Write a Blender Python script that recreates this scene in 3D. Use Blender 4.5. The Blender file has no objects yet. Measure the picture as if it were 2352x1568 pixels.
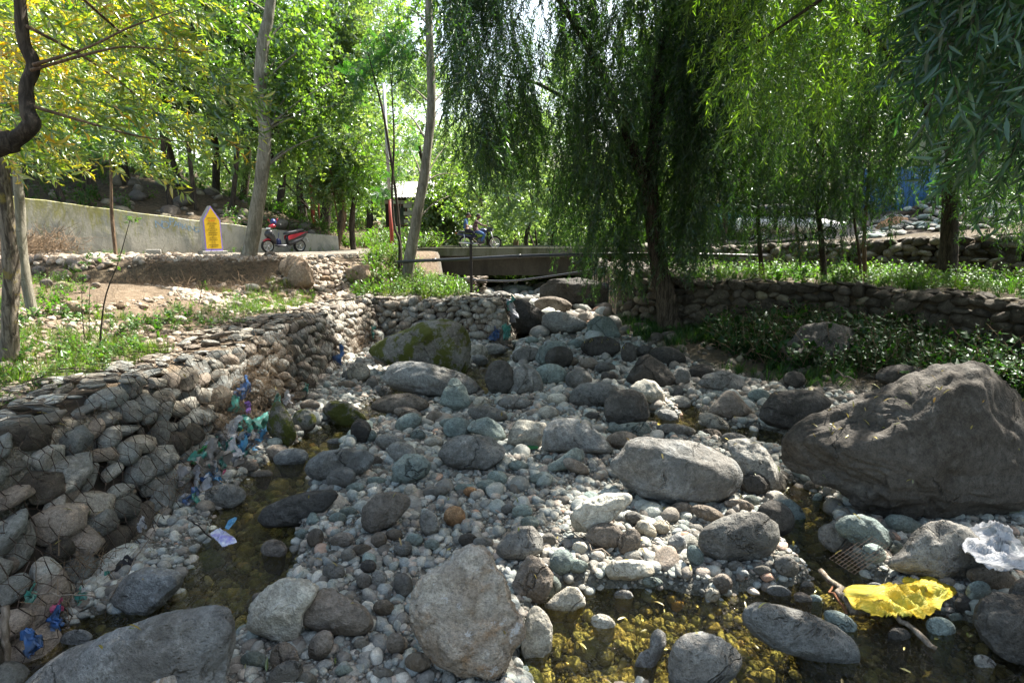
import bpy, bmesh, math, random
import numpy as np
from mathutils import Vector, Matrix, Euler
R = math.radians
random.seed(7)
rng = np.random.default_rng(7)
scn = bpy.context.scene
col = scn.collection

# ------------------------------------------------------------------ camera, light, exposure
PITCH = R(10.6)
EYE = Vector((0, 0, 2.8))
cam_data = bpy.data.cameras.new('camera')
cam_data.sensor_width = 36.0
cam_data.lens = 20.0
cam_data.clip_start = 0.05
cam_data.clip_end = 3000
cam = bpy.data.objects.new('camera', cam_data)
col.objects.link(cam)
cam.location = EYE
cam.rotation_euler = (math.pi / 2 - PITCH, 0, 0)
scn.camera = cam

SUN_AZ, SUN_EL = R(50), R(56)      # azimuth from +Y towards +X
SUN = Vector((math.sin(SUN_AZ) * math.cos(SUN_EL), math.cos(SUN_AZ) * math.cos(SUN_EL), math.sin(SUN_EL)))
world = bpy.data.worlds.new('World')
scn.world = world
world.use_nodes = True
wn = world.node_tree
sky = wn.nodes.new('ShaderNodeTexSky')
sky.sky_type = 'NISHITA'
sky.sun_disc = False
sky.sun_elevation = SUN_EL
sky.sun_rotation = SUN_AZ
sky.dust_density = 3.0
sky.air_density = 1.2
wm_ = wn.nodes.new('ShaderNodeMix'); wm_.data_type = 'RGBA'; wm_.blend_type = 'MULTIPLY'
wm_.inputs[0].default_value = 1.0; wm_.inputs[7].default_value = (1.08, 1.01, 0.885, 1)      # white balance for open shade
wn.links.new(sky.outputs[0], wm_.inputs[6])
wn.links.new(wm_.outputs[2], wn.nodes['Background'].inputs[0])
wn.nodes['Background'].inputs[1].default_value = 0.115
sd = bpy.data.lights.new('sun', 'SUN')
sd.energy = 5.0
sd.angle = R(0.55)
sd.color = (1.0, 0.95, 0.86)
sun = bpy.data.objects.new('sun', sd)
col.objects.link(sun)
sun.rotation_euler = SUN.to_track_quat('Z', 'Y').to_euler()
scn.view_settings.view_transform = 'Standard'
scn.view_settings.look = 'None'
scn.view_settings.gamma = 1.0
scn.view_settings.use_curve_mapping = False
scn.view_settings.exposure = 2.17
scn.cycles.max_bounces = 8
scn.cycles.diffuse_bounces = 4
scn.cycles.glossy_bounces = 3
scn.cycles.transparent_max_bounces = 12
scn.cycles.caustics_reflective = False
scn.cycles.caustics_refractive = False
scn.cycles.use_denoising = True

# ------------------------------------------------------------------ measuring helpers
FPX = 1307.0
SP, CP = math.sin(PITCH), math.cos(PITCH)

def ray(px, py):
    u = (px - 1176) / FPX
    v = -(py - 784) / FPX
    return np.array([u, CP + v * SP, -SP + v * CP])

def at(px, py, z):
    d = ray(px, py)
    t = (z - EYE.z) / d[2]
    return np.array([d[0] * t, d[1] * t])

def pt(px, py, Y):
    d = ray(px, py)
    t = Y / d[1]
    return Vector((d[0] * t, Y, EYE.z + d[2] * t))

# ------------------------------------------------------------------ noise
_perm = np.random.default_rng(3).random(4096)

def vnoise(p):
    p = np.asarray(p, float)
    i = np.floor(p).astype(np.int64)
    f = p - i
    f = f * f * (3 - 2 * f)
    def h(dx, dy, dz):
        return _perm[((i[..., 0] + dx) * 73 + (i[..., 1] + dy) * 179 + (i[..., 2] + dz) * 283 + ((i[..., 0] + dx) * (i[..., 1] + dy) * 7)) & 4095]
    x, y, z = f[..., 0], f[..., 1], f[..., 2]
    a = h(0, 0, 0) * (1 - x) + h(1, 0, 0) * x
    b = h(0, 1, 0) * (1 - x) + h(1, 1, 0) * x
    c = h(0, 0, 1) * (1 - x) + h(1, 0, 1) * x
    d = h(0, 1, 1) * (1 - x) + h(1, 1, 1) * x
    return ((a * (1 - y) + b * y) * (1 - z) + (c * (1 - y) + d * y) * z) * 2 - 1

def fbm(p, o=4):
    s = 0
    a = 0.5
    p = np.asarray(p, float)
    for k in range(o):
        s = s + a * vnoise(p + k * 17.3)
        p = p * 2.03
        a *= 0.5
    return s

def n2(x, y, s, k=0.0, o=3):
    x = np.asarray(x, float); y = np.asarray(y, float)
    return fbm(np.stack([x * s, y * s, np.full_like(x, k)], -1), o)

def sm(e0, e1, x):
    t = np.clip((x - e0) / (e1 - e0), 0, 1)
    return t * t * (3 - 2 * t)

# ------------------------------------------------------------------ object helpers
def mesh_obj(name, verts, faces, mat=None, parent=None, smooth=True, edges=()):
    me = bpy.data.meshes.new(name)
    me.from_pydata([tuple(v) for v in verts] if not isinstance(verts, list) else verts, list(edges), faces if isinstance(faces, list) else faces.tolist())
    if smooth and len(me.polygons):
        me.polygons.foreach_set('use_smooth', [True] * len(me.polygons))
    o = bpy.data.objects.new(name, me)
    col.objects.link(o)
    if mat is not None:
        for m in (mat if isinstance(mat, (list, tuple)) else [mat]):
            me.materials.append(m)
    if parent is not None:
        o.parent = parent
    return o

def tag(o, label=None, cat=None, group=None, kind=None):
    if label: o['label'] = label
    if cat: o['category'] = cat
    if group: o['group'] = group
    if kind: o['kind'] = kind
    return o

def empty(name, loc=(0, 0, 0), rz=0.0, label=None, cat=None, group=None):
    o = bpy.data.objects.new(name, None)
    col.objects.link(o)
    o.location = loc
    o.rotation_euler = (0, 0, rz)
    o.empty_display_size = 0.2
    return tag(o, label, cat, group)

class MB:
    """collects simple solids, built as one mesh"""
    def __init__(self):
        self.v = []; self.f = []; self.m = []
    def add(self, v, f, mi=0):
        n = len(self.v)
        self.v += [tuple(map(float, q)) for q in v]
        self.f += [tuple(int(i) + n for i in q) for q in f]
        self.m += [mi] * len(f)
        return self
    def box(self, c, s, rz=0.0, rx=0.0, ry=0.0, mi=0, top=1.0):
        M = Euler((rx, ry, rz)).to_matrix()
        v = []
        for k in (-1, 1):
            q = top if k > 0 else 1.0
            for a, b in ((-1, -1), (1, -1), (1, 1), (-1, 1)):
                v.append(M @ Vector((a * s[0] / 2 * q, b * s[1] / 2 * q, k * s[2] / 2)) + Vector(c))
        return self.add(v, [(3, 2, 1, 0), (4, 5, 6, 7), (0, 1, 5, 4), (1, 2, 6, 5), (2, 3, 7, 6), (3, 0, 4, 7)], mi)
    def tube(self, pts, rad, n=8, mi=0, cap=True):
        v, f = tube_arrays(pts, rad, n, cap)
        return self.add(v, f, mi)
    def cyl(self, a, b, r, n=12, mi=0, r2=None):
        return self.tube([a, b], [r, r if r2 is None else r2], n, mi)
    def ell(self, c, s, M=None, mi=0, sub=2):
        v, f = ICO(sub)
        w = v * np.array(s)
        if M is not None: w = w @ np.array(M).T
        return self.add(w + np.array(c), f, mi)
    def prism(self, outline, y0, y1, mi=0):
        """outline in x,z extruded along y"""
        n = len(outline)
        v = [(a, y0, b) for a, b in outline] + [(a, y1, b) for a, b in outline]
        f = [tuple(range(n)), tuple(range(2 * n - 1, n - 1, -1))]
        f += [(i, (i + n), (i + 1) % n + n, (i + 1) % n) for i in range(n)]
        return self.add(v, f, mi)
    def build(self, name, mat, parent=None, smooth=False, bevel=0.0, loc=None):
        o = mesh_obj(name, self.v, self.f, mat, parent, smooth)
        if any(self.m): o.data.polygons.foreach_set('material_index', self.m)
        if bevel:
            b = o.modifiers.new('bevel', 'BEVEL'); b.width = bevel; b.segments = 2; b.limit_method = 'ANGLE'
        if loc is not None: o.location = loc
        return o

def tube_arrays(pts, rad, n=8, cap=True, rough=0.0, seed=0.0):
    pts = np.array([tuple(p) for p in pts], float)
    if np.isscalar(rad): rad = [rad] * len(pts)
    V = []
    t = np.gradient(pts, axis=0)
    t /= np.linalg.norm(t, axis=1)[:, None] + 1e-9
    up = np.array([0, 0, 1.0]) if abs(t[0][2]) < 0.9 else np.array([1.0, 0, 0])
    a = np.cross(t[0], up); a /= np.linalg.norm(a)
    for i in range(len(pts)):
        a = a - t[i] * np.dot(a, t[i]); a /= np.linalg.norm(a) + 1e-9
        b = np.cross(t[i], a)
        for k in range(n):
            w = 2 * math.pi * k / n
            r = rad[i]
            if rough: r *= 1 + rough * float(vnoise([math.cos(w) * 1.6 + seed, math.sin(w) * 1.6, i * 0.45 + seed]))
            V.append(pts[i] + r * (math.cos(w) * a + math.sin(w) * b))
    F = []
    for i in range(len(pts) - 1):
        for k in range(n):
            F.append((i * n + k, i * n + (k + 1) % n, (i + 1) * n + (k + 1) % n, (i + 1) * n + k))
    if cap:
        F.append(tuple(range(n - 1, -1, -1)))
        F.append(tuple(range((len(pts) - 1) * n, len(pts) * n)))
    return np.array(V), F

_ico = {}
def ICO(s):
    if s not in _ico:
        bm = bmesh.new()
        bmesh.ops.create_icosphere(bm, subdivisions=s, radius=1.0)
        _ico[s] = (np.array([v.co[:] for v in bm.verts]), [tuple(v.index for v in f.verts) for f in bm.faces])
        bm.free()
    return _ico[s]

def spline(pts, n):
    """catmull-rom through control points"""
    P = np.array([tuple(p) for p in pts], float)
    P = np.vstack([2 * P[0] - P[1], P, 2 * P[-1] - P[-2]])
    out = []
    m = len(P) - 3
    for j in range(n):
        u = j / (n - 1) * m
        i = min(int(u), m - 1); t = u - i
        a, b, c, d = P[i:i + 4]
        out.append(0.5 * ((2 * b) + (c - a) * t + (2 * a - 5 * b + 4 * c - d) * t * t + (3 * b - a - 3 * c + d) * t ** 3))
    return np.array(out)

# ------------------------------------------------------------------ materials
def new_mat(name):
    m = bpy.data.materials.new(name)
    m.use_nodes = True
    nt = m.node_tree
    nt.nodes.clear()
    return m, nt

class N:
    def __init__(s, nt): s.nt = nt
    def n(s, t, **k):
        x = s.nt.nodes.new(t)
        for a, b in k.items(): setattr(x, a, b)
        return x
    def l(s, a, b): s.nt.links.new(a, b)
    def math(s, op, a, b=None, c=None, clamp=False):
        x = s.n('ShaderNodeMath', operation=op, use_clamp=clamp)
        for i, q in enumerate((a, b, c)):
            if q is None: continue
            if isinstance(q, (int, float)): x.inputs[i].default_value = q
            else: s.l(q, x.inputs[i])
        return x.outputs[0]
    def vmath(s, op, a, b):
        x = s.n('ShaderNodeVectorMath', operation=op)
        for i, q in enumerate((a, b)):
            if isinstance(q, (tuple, list)): x.inputs[i].default_value = q
            elif isinstance(q, (int, float)):
                x.inputs[3 if op == 'SCALE' else i].default_value = q if op == 'SCALE' else (q, q, q)
            else: s.l(q, x.inputs[i])
        return x.outputs[0]
    def noise(s, vec, scale, detail=4, rough=0.55, dist=0.0):
        x = s.n('ShaderNodeTexNoise')
        x.inputs['Scale'].default_value = scale; x.inputs['Detail'].default_value = detail
        x.inputs['Roughness'].default_value = rough; x.inputs['Distortion'].default_value = dist
        s.l(vec, x.inputs['Vector'])
        return x.outputs['Fac'], x.outputs['Color']
    def voro(s, vec, scale, feature='F1'):
        x = s.n('ShaderNodeTexVoronoi', feature=feature)
        x.inputs['Scale'].default_value = scale
        s.l(vec, x.inputs['Vector'])
        return x.outputs['Distance']
    def ramp(s, fac, stops, mode='LINEAR'):
        x = s.n('ShaderNodeValToRGB')
        cr = x.color_ramp; cr.interpolation = mode
        while len(cr.elements) > 1: cr.elements.remove(cr.elements[-1])
        for i, (p, c) in enumerate(stops):
            c = (c, c, c, 1) if isinstance(c, (int, float)) else (*c, 1)
            if i == 0: cr.elements[0].position = p; cr.elements[0].color = c
            else: cr.elements.new(p).color = c
        s.l(fac, x.inputs[0])
        return x.outputs[0]
    def mix(s, fac, a, b, mode='MIX'):
        x = s.n('ShaderNodeMix', data_type='RGBA', blend_type=mode)
        for i, q in ((0, fac), (6, a), (7, b)):
            if isinstance(q, (int, float)): x.inputs[i].default_value = q if i == 0 else (q, q, q, 1)
            elif isinstance(q, tuple): x.inputs[i].default_value = (*q, 1)
            else: s.l(q, x.inputs[i])
        return x.outputs[2]
    def step(s, v, a, b):
        x = s.n('ShaderNodeMapRange', interpolation_type='SMOOTHSTEP')
        s.l(v, x.inputs[0])
        x.inputs[1].default_value = a; x.inputs[2].default_value = b
        return x.outputs[0]
    def bump(s, h, strength=0.5, dist=0.02):
        x = s.n('ShaderNodeBump')
        x.inputs['Strength'].default_value = strength; x.inputs['Distance'].default_value = dist
        s.l(h, x.inputs['Height'])
        return x.outputs[0]
    def out(s, sh):
        o = s.n('ShaderNodeOutputMaterial'); s.l(sh, o.inputs[0])
    def pbsdf(s, colr, rough=0.8, spec=0.3, normal=None, metal=0.0):
        p = s.n('ShaderNodeBsdfPrincipled')
        if isinstance(colr, tuple): p.inputs['Base Color'].default_value = (*colr, 1)
        else: s.l(colr, p.inputs['Base Color'])
        if isinstance(rough, (int, float)): p.inputs['Roughness'].default_value = rough
        else: s.l(rough, p.inputs['Roughness'])
        p.inputs['Specular IOR Level'].default_value = spec
        p.inputs['Metallic'].default_value = metal
        if normal is not None: s.l(normal, p.inputs['Normal'])
        return p.outputs[0]

def rock_mat(name, c1, c2, c3, s=1.0, pores=0.5, moss=0.0, crack=1.0, rough=0.85, pale=0.25, var=0.25, bump=1.0):
    m, nt = new_mat(name); g = N(nt)
    tc = g.n('ShaderNodeTexCoord'); oi = g.n('ShaderNodeObjectInfo')
    off = g.math('MULTIPLY', oi.outputs['Random'], 37.0)
    vec = g.vmath('ADD', tc.outputs['Object'], off)
    if s != 1.0: vec = g.vmath('SCALE', vec, s)
    nA, nAc = g.noise(vec, 1.7, 5, 0.6, 0.4)
    nB, _ = g.noise(vec, 7.0, 5, 0.65)
    nC, _ = g.noise(vec, 70.0, 3, 0.7)
    warp = g.vmath('ADD', vec, g.vmath('SCALE', nAc, 0.45))
    c = g.mix(g.step(nA, 0.38, 0.62), c1, c2)
    c = g.mix(g.math('MULTIPLY', g.step(nB, 0.5, 0.72), 0.75), c, c3)
    pale_c = tuple(min(0.6, q * 1.7 + 0.04) for q in c1)
    nP, _ = g.noise(warp, 3.1, 6, 0.75)
    c = g.mix(g.math('MULTIPLY', g.step(nP, 0.56, 0.7), pale), c, pale_c)
    nE, _ = g.noise(vec, 21.0, 5, 0.75)
    c = g.mix(1.0, c, g.ramp(nE, [(0.34, 0.62), (0.5, 1.0), (0.66, 1.32)]), 'MULTIPLY')
    c = g.mix(1.0, c, g.ramp(nC, [(0.25, 0.55), (0.5, 1.0), (0.8, 1.3)]), 'MULTIPLY')
    pd = g.voro(warp, 26.0)
    pmask = g.step(nB, 0.40, 0.55)
    pore = g.math('MULTIPLY', g.math('SUBTRACT', 1.0, g.step(pd, 0.08, 0.26)), pmask)
    pore = g.math('MULTIPLY', pore, pores)
    c = g.mix(g.math('MULTIPLY', pore, 0.7), c, tuple(q * 0.3 for q in c1))
    ce = g.voro(g.vmath('ADD', vec, g.vmath('SCALE', nAc, 0.9)), 0.85, 'DISTANCE_TO_EDGE')
    cr = g.math('MULTIPLY', g.math('SUBTRACT', 1.0, g.step(ce, 0.0, 0.016)), g.step(nA, 0.45, 0.6))
    cr = g.math('MULTIPLY', cr, crack)
    c = g.mix(g.math('MULTIPLY', cr, 0.55), c, tuple(q * 0.35 for q in c2))
    if s == 1.0:
        # mineral film and silt left by high water round the foot of the stone
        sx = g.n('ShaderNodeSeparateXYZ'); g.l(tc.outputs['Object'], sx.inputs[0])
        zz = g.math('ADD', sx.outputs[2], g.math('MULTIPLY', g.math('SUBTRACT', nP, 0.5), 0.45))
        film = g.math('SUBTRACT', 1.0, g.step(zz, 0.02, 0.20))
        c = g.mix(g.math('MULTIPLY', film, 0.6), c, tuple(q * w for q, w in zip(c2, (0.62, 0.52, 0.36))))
        # crust of pale lichen and dust in blotches
        nL, _ = g.noise(warp, 5.5, 6, 0.8)
        c = g.mix(g.math('MULTIPLY', g.step(nL, 0.585, 0.64), pale * 1.3), c, tuple(min(0.55, q * 1.9 + 0.05) for q in c1))
        nD, _ = g.noise(vec, 1.1, 5, 0.7, 0.8)
        c = g.mix(g.math('MULTIPLY', g.step(nD, 0.53, 0.62), 0.5), c, tuple(q * 0.55 for q in c2))
    if moss:
        geo = g.n('ShaderNodeNewGeometry')
        nM, _ = g.noise(vec, 2.6, 6, 0.7)
        mm = g.step(nM, 0.60 - 0.14 * moss, 0.66 - 0.12 * moss)
        c = g.mix(mm, c, g.mix(nC, (0.035, 0.05, 0.008), (0.10, 0.10, 0.02)))
    if var:
        c = g.mix(1.0, c, g.ramp(oi.outputs['Random'], [(0, 1 - var), (1, 1 + var)]), 'MULTIPLY')
    h = g.math('ADD', g.math('MULTIPLY', nB, 1.0), g.math('MULTIPLY', nC, 0.22))
    h = g.math('ADD', h, g.math('MULTIPLY', nP, 0.8))
    h = g.math('ADD', h, g.math('MULTIPLY', nE, 0.55))
    h = g.math('SUBTRACT', h, g.math('MULTIPLY', pore, 0.5))
    h = g.math('SUBTRACT', h, g.math('MULTIPLY', cr, 0.8))
    nrm = g.bump(h, 1.0 * bump, 0.05 / max(s, 0.001) if s == 1.0 else 0.03)
    g.out(g.pbsdf(c, rough, 0.25, nrm))
    return m

ROCK = {
    'grey':  rock_mat('rock_grey', (0.20, 0.205, 0.20), (0.145, 0.138, 0.125), (0.235, 0.235, 0.22)),
    'brown': rock_mat('rock_brown', (0.215, 0.185, 0.155), (0.15, 0.125, 0.10), (0.26, 0.23, 0.195), pores=0.4),
    'teal':  rock_mat('rock_teal', (0.215, 0.265, 0.25), (0.175, 0.205, 0.19), (0.27, 0.295, 0.27), pores=0.2, crack=1.2),
    'pale':  rock_mat('rock_pale', (0.44, 0.42, 0.36), (0.33, 0.305, 0.25), (0.52, 0.50, 0.43), pores=0.25),
    'dark':  rock_mat('rock_dark', (0.085, 0.08, 0.073), (0.058, 0.053, 0.047), (0.115, 0.108, 0.095), pores=0.5),
    'speck': rock_mat('rock_speckled', (0.22, 0.215, 0.195), (0.16, 0.15, 0.135), (0.26, 0.25, 0.22), pores=1.0),
    'tan':   rock_mat('rock_tan', (0.33, 0.25, 0.175), (0.25, 0.18, 0.12), (0.38, 0.30, 0.21), pores=0.2),
    'moss':  rock_mat('rock_mossy', (0.17, 0.17, 0.155), (0.125, 0.115, 0.10), (0.2, 0.19, 0.17), moss=1.0),
    'rust':  rock_mat('rock_rust', (0.42, 0.385, 0.33), (0.27, 0.215, 0.16), (0.30, 0.18, 0.09), pores=0.3, pale=0.55),
    'orange': rock_mat('rock_orange', (0.36, 0.22, 0.12), (0.26, 0.14, 0.07), (0.42, 0.32, 0.22), pores=0.2),
    'giant': rock_mat('rock_giant', (0.075, 0.068, 0.060), (0.05, 0.043, 0.035), (0.105, 0.10, 0.09), pores=0.3, crack=1.5, var=0, s=0.8, pale=0.3),
}
COB = rock_mat('cobble_rock', (0.27, 0.285, 0.265), (0.24, 0.215, 0.18), (0.32, 0.33, 0.31), s=0.35, pores=0.5, crack=0.4, var=0.4)
COBP = rock_mat('cobble_pale', (0.34, 0.34, 0.31), (0.28, 0.27, 0.23), (0.38, 0.38, 0.34), s=0.35, pores=0.5, crack=0.3, var=0.3)
COBB = rock_mat('cobble_brown', (0.23, 0.195, 0.16), (0.18, 0.15, 0.12), (0.27, 0.21, 0.16), s=0.35, pores=0.5, crack=0.3, var=0.35)
COBT = rock_mat('cobble_teal', (0.24, 0.30, 0.28), (0.20, 0.24, 0.22), (0.30, 0.33, 0.30), s=0.35, pores=0.2, crack=0.3, var=0.3)
WALLST = rock_mat('wall_stone', (0.24, 0.22, 0.18), (0.17, 0.145, 0.115), (0.29, 0.27, 0.23), s=0.35, pores=0.3, crack=0.6, var=0.4)
WALLGR = rock_mat('wall_stone_grey', (0.18, 0.19, 0.18), (0.13, 0.125, 0.11), (0.24, 0.245, 0.23), s=0.35, pores=0.7, crack=0.5, var=0.4)

def pebble_mat(name, stops, rough=0.75, var=True):
    m, nt = new_mat(name); g = N(nt)
    at_ = g.n('ShaderNodeAttribute', attribute_type='INSTANCER', attribute_name='tint')
    tc = g.n('ShaderNodeTexCoord')
    vec = g.vmath('ADD', tc.outputs['Object'], g.math('MULTIPLY', at_.outputs['Fac'], 50.0))
    nB, _ = g.noise(vec, 1.6, 4, 0.6)
    nC, _ = g.noise(vec, 9.0, 3, 0.7)
    c = g.ramp(at_.outputs['Fac'], stops)
    c = g.mix(1.0, c, g.ramp(nB, [(0.3, 0.72), (0.7, 1.25)]), 'MULTIPLY')
    c = g.mix(1.0, c, g.ramp(nC, [(0.3, 0.75), (0.7, 1.2)]), 'MULTIPLY')
    g.out(g.pbsdf(c, rough, 0.3, g.bump(g.math('ADD', nB, g.math('MULTIPLY', nC, 0.3)), 0.6, 0.05)))
    return m
PEB = pebble_mat('pebble', [(0.0, (0.12, 0.11, 0.095)), (0.10, (0.24, 0.21, 0.175)), (0.20, (0.28, 0.30, 0.275)), (0.30, (0.18, 0.17, 0.15)), (0.40, (0.39, 0.375, 0.325)), (0.50, (0.23, 0.26, 0.24)),
                            (0.60, (0.45, 0.44, 0.39)), (0.70, (0.28, 0.305, 0.295)), (0.80, (0.20, 0.19, 0.17)), (0.90, (0.36, 0.30, 0.245)), (0.96, (0.55, 0.54, 0.48)), (1.0, (0.38, 0.24, 0.17))])
PEBL = pebble_mat('bank_pebble', [(0.0, (0.16, 0.12, 0.09)), (0.4, (0.27, 0.22, 0.165)), (0.7, (0.33, 0.28, 0.22)), (1.0, (0.40, 0.36, 0.30))])

def plain(name, c, rough=0.6, spec=0.4, metal=0.0, noise=0.0, nscale=8.0, bump=0.0):
    m, nt = new_mat(name); g = N(nt)
    if noise or bump:
        tc = g.n('ShaderNodeTexCoord')
        f, _ = g.noise(tc.outputs['Object'], nscale, 5, 0.65)
        cc = g.mix(1.0, c, g.ramp(f, [(0.3, 1 - noise), (0.7, 1 + noise)]), 'MULTIPLY')
        g.out(g.pbsdf(cc, rough, spec, g.bump(f, bump, 0.02) if bump else None, metal))
    else:
        g.out(g.pbsdf(c, rough, spec, None, metal))
    return m

def leaf_mat(name, stops, tmul=(1.7, 2.3, 0.45), trans=0.5, gloss=0.06):
    m, nt = new_mat(name); g = N(nt)
    a = g.n('ShaderNodeAttribute', attribute_type='INSTANCER', attribute_name='tint')
    u = g.n('ShaderNodeAttribute', attribute_type='GEOMETRY', attribute_name='leafv')
    f = g.math('ADD', a.outputs['Fac'], g.math('MULTIPLY', g.math('SUBTRACT', u.outputs['Fac'], 0.5), 0.5), None, True)
    c = g.ramp(f, stops)
    d = g.n('ShaderNodeBsdfDiffuse'); g.l(c, d.inputs[0])
    t = g.n('ShaderNodeBsdfTranslucent'); g.l(g.mix(1.0, c, tmul, 'MULTIPLY'), t.inputs[0])
    x = g.n('ShaderNodeMixShader'); x.inputs[0].default_value = trans
    g.l(d.outputs[0], x.inputs[1]); g.l(t.outputs[0], x.inputs[2])
    gl = g.n('ShaderNodeBsdfGlossy'); gl.inputs['Roughness'].default_value = 0.35
    gl.inputs[0].default_value = (0.85, 0.95, 0.9, 1)
    y = g.n('ShaderNodeMixShader'); y.inputs[0].default_value = gloss
    g.l(x.outputs[0], y.inputs[1]); g.l(gl.outputs[0], y.inputs[2])
    g.out(y.outputs[0])
    return m
LEAF = {
    'willow': leaf_mat('leaf_willow', [(0.0, (0.014, 0.030, 0.016)), (0.5, (0.028, 0.058, 0.022)), (1.0, (0.07, 0.115, 0.025))], gloss=0.05),
    'blue': leaf_mat('leaf_blue_willow', [(0.0, (0.014, 0.038, 0.02)), (0.6, (0.027, 0.070, 0.032)), (1.0, (0.06, 0.11, 0.03))], trans=0.4, gloss=0.05),
    'yellow': leaf_mat('leaf_yellow_willow', [(0.0, (0.035, 0.08, 0.02)), (0.3, (0.10, 0.17, 0.03)), (0.55, (0.21, 0.25, 0.05)), (0.78, (0.40, 0.32, 0.04)), (1.0, (0.42, 0.22, 0.01))], tmul=(1.7, 1.9, 0.4), gloss=0.09),
    'poplar': leaf_mat('leaf_poplar', [(0.0, (0.032, 0.07, 0.024)), (0.5, (0.078, 0.135, 0.034)), (1.0, (0.15, 0.20, 0.05))], tmul=(2.1, 2.4, 0.6), trans=0.55),
    'far': leaf_mat('leaf_far', [(0.0, (0.035, 0.07, 0.026)), (0.5, (0.098, 0.145, 0.055)), (1.0, (0.19, 0.225, 0.095))], tmul=(1.8, 2.1, 0.65), trans=0.5),
    'lime': leaf_mat('leaf_lime_willow', [(0.0, (0.03, 0.07, 0.02)), (0.5, (0.07, 0.13, 0.025)), (1.0, (0.13, 0.19, 0.03))], tmul=(2.0, 2.4, 0.4), trans=0.55),
    'hazy': leaf_mat('leaf_far_haze_tint', [(0.0, (0.09, 0.14, 0.06)), (0.5, (0.15, 0.21, 0.09)), (1.0, (0.24, 0.29, 0.14))], tmul=(1.6, 1.9, 0.7), trans=0.55, gloss=0.08),  # paler far leaf; background glow and haze are put into its colour
    'locust': leaf_mat('leaf_locust', [(0.0, (0.025, 0.075, 0.03)), (0.6, (0.04, 0.11, 0.035)), (1.0, (0.08, 0.15, 0.03))], trans=0.5),
    'weed': leaf_mat('leaf_weed', [(0.0, (0.03, 0.075, 0.02)), (0.5, (0.06, 0.12, 0.025)), (1.0, (0.12, 0.17, 0.04))], trans=0.45, gloss=0.03),
    'shade': leaf_mat('leaf_weed_shade_tint', [(0.0, (0.012, 0.032, 0.012)), (0.5, (0.025, 0.06, 0.018)), (1.0, (0.06, 0.10, 0.03))], trans=0.4, gloss=0.025),  # darkened weed leaf; the right bank's shade is put into its colour
    'grass': leaf_mat('grass_blade', [(0.0, (0.04, 0.075, 0.018)), (0.6, (0.075, 0.12, 0.025)), (1.0, (0.16, 0.16, 0.06))], trans=0.4, gloss=0.02),
    'dry': plain('dry_twig', (0.16, 0.115, 0.075), 0.9, 0.1),
}

def bark_mat(name, c1, c2, rings=0.0, s=1.0, moss=0.0):
    m, nt = new_mat(name); g = N(nt)
    tc = g.n('ShaderNodeTexCoord')
    st = g.vmath('MULTIPLY', tc.outputs['Object'], (9 * s, 9 * s, 1.6 * s))
    a, ac = g.noise(st, 2.2, 6, 0.7, 0.6)
    b, _ = g.noise(tc.outputs['Object'], 2.0, 4, 0.6)
    c = g.mix(g.step(a, 0.4, 0.62), c2, c1)
    c = g.mix(1.0, c, g.ramp(b, [(0.3, 0.75), (0.7, 1.2)]), 'MULTIPLY')
    if rings:
        rv = g.vmath('MULTIPLY', tc.outputs['Object'], (3.5, 3.5, 16.0))
        r, _ = g.noise(rv, 1.6, 4, 0.7)
        c = g.mix(g.math('MULTIPLY', g.step(r, 0.62, 0.68), rings), c, (0.045, 0.04, 0.03))
    if moss:
        k, _ = g.noise(tc.outputs['Object'], 5.0, 5, 0.7)
        c = g.mix(g.math('MULTIPLY', g.step(k, 0.55, 0.65), moss), c, (0.20, 0.16, 0.04))
    g.out(g.pbsdf(c, 0.9, 0.15, g.bump(a, 0.9, 0.03)))
    return m
BARK = {
    'poplar': bark_mat('bark_poplar', (0.25, 0.235, 0.19), (0.14, 0.13, 0.10), rings=0.85, s=0.7),
    'willow': bark_mat('bark_willow', (0.10, 0.08, 0.06), (0.03, 0.024, 0.018)),
    'dark': bark_mat('bark_dark', (0.08, 0.065, 0.05), (0.03, 0.025, 0.02)),
    'lichen': bark_mat('bark_lichen', (0.22, 0.19, 0.15), (0.06, 0.05, 0.04), moss=0.7),
    'tan': bark_mat('bark_tan', (0.20, 0.14, 0.09), (0.09, 0.06, 0.04)),
}
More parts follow.
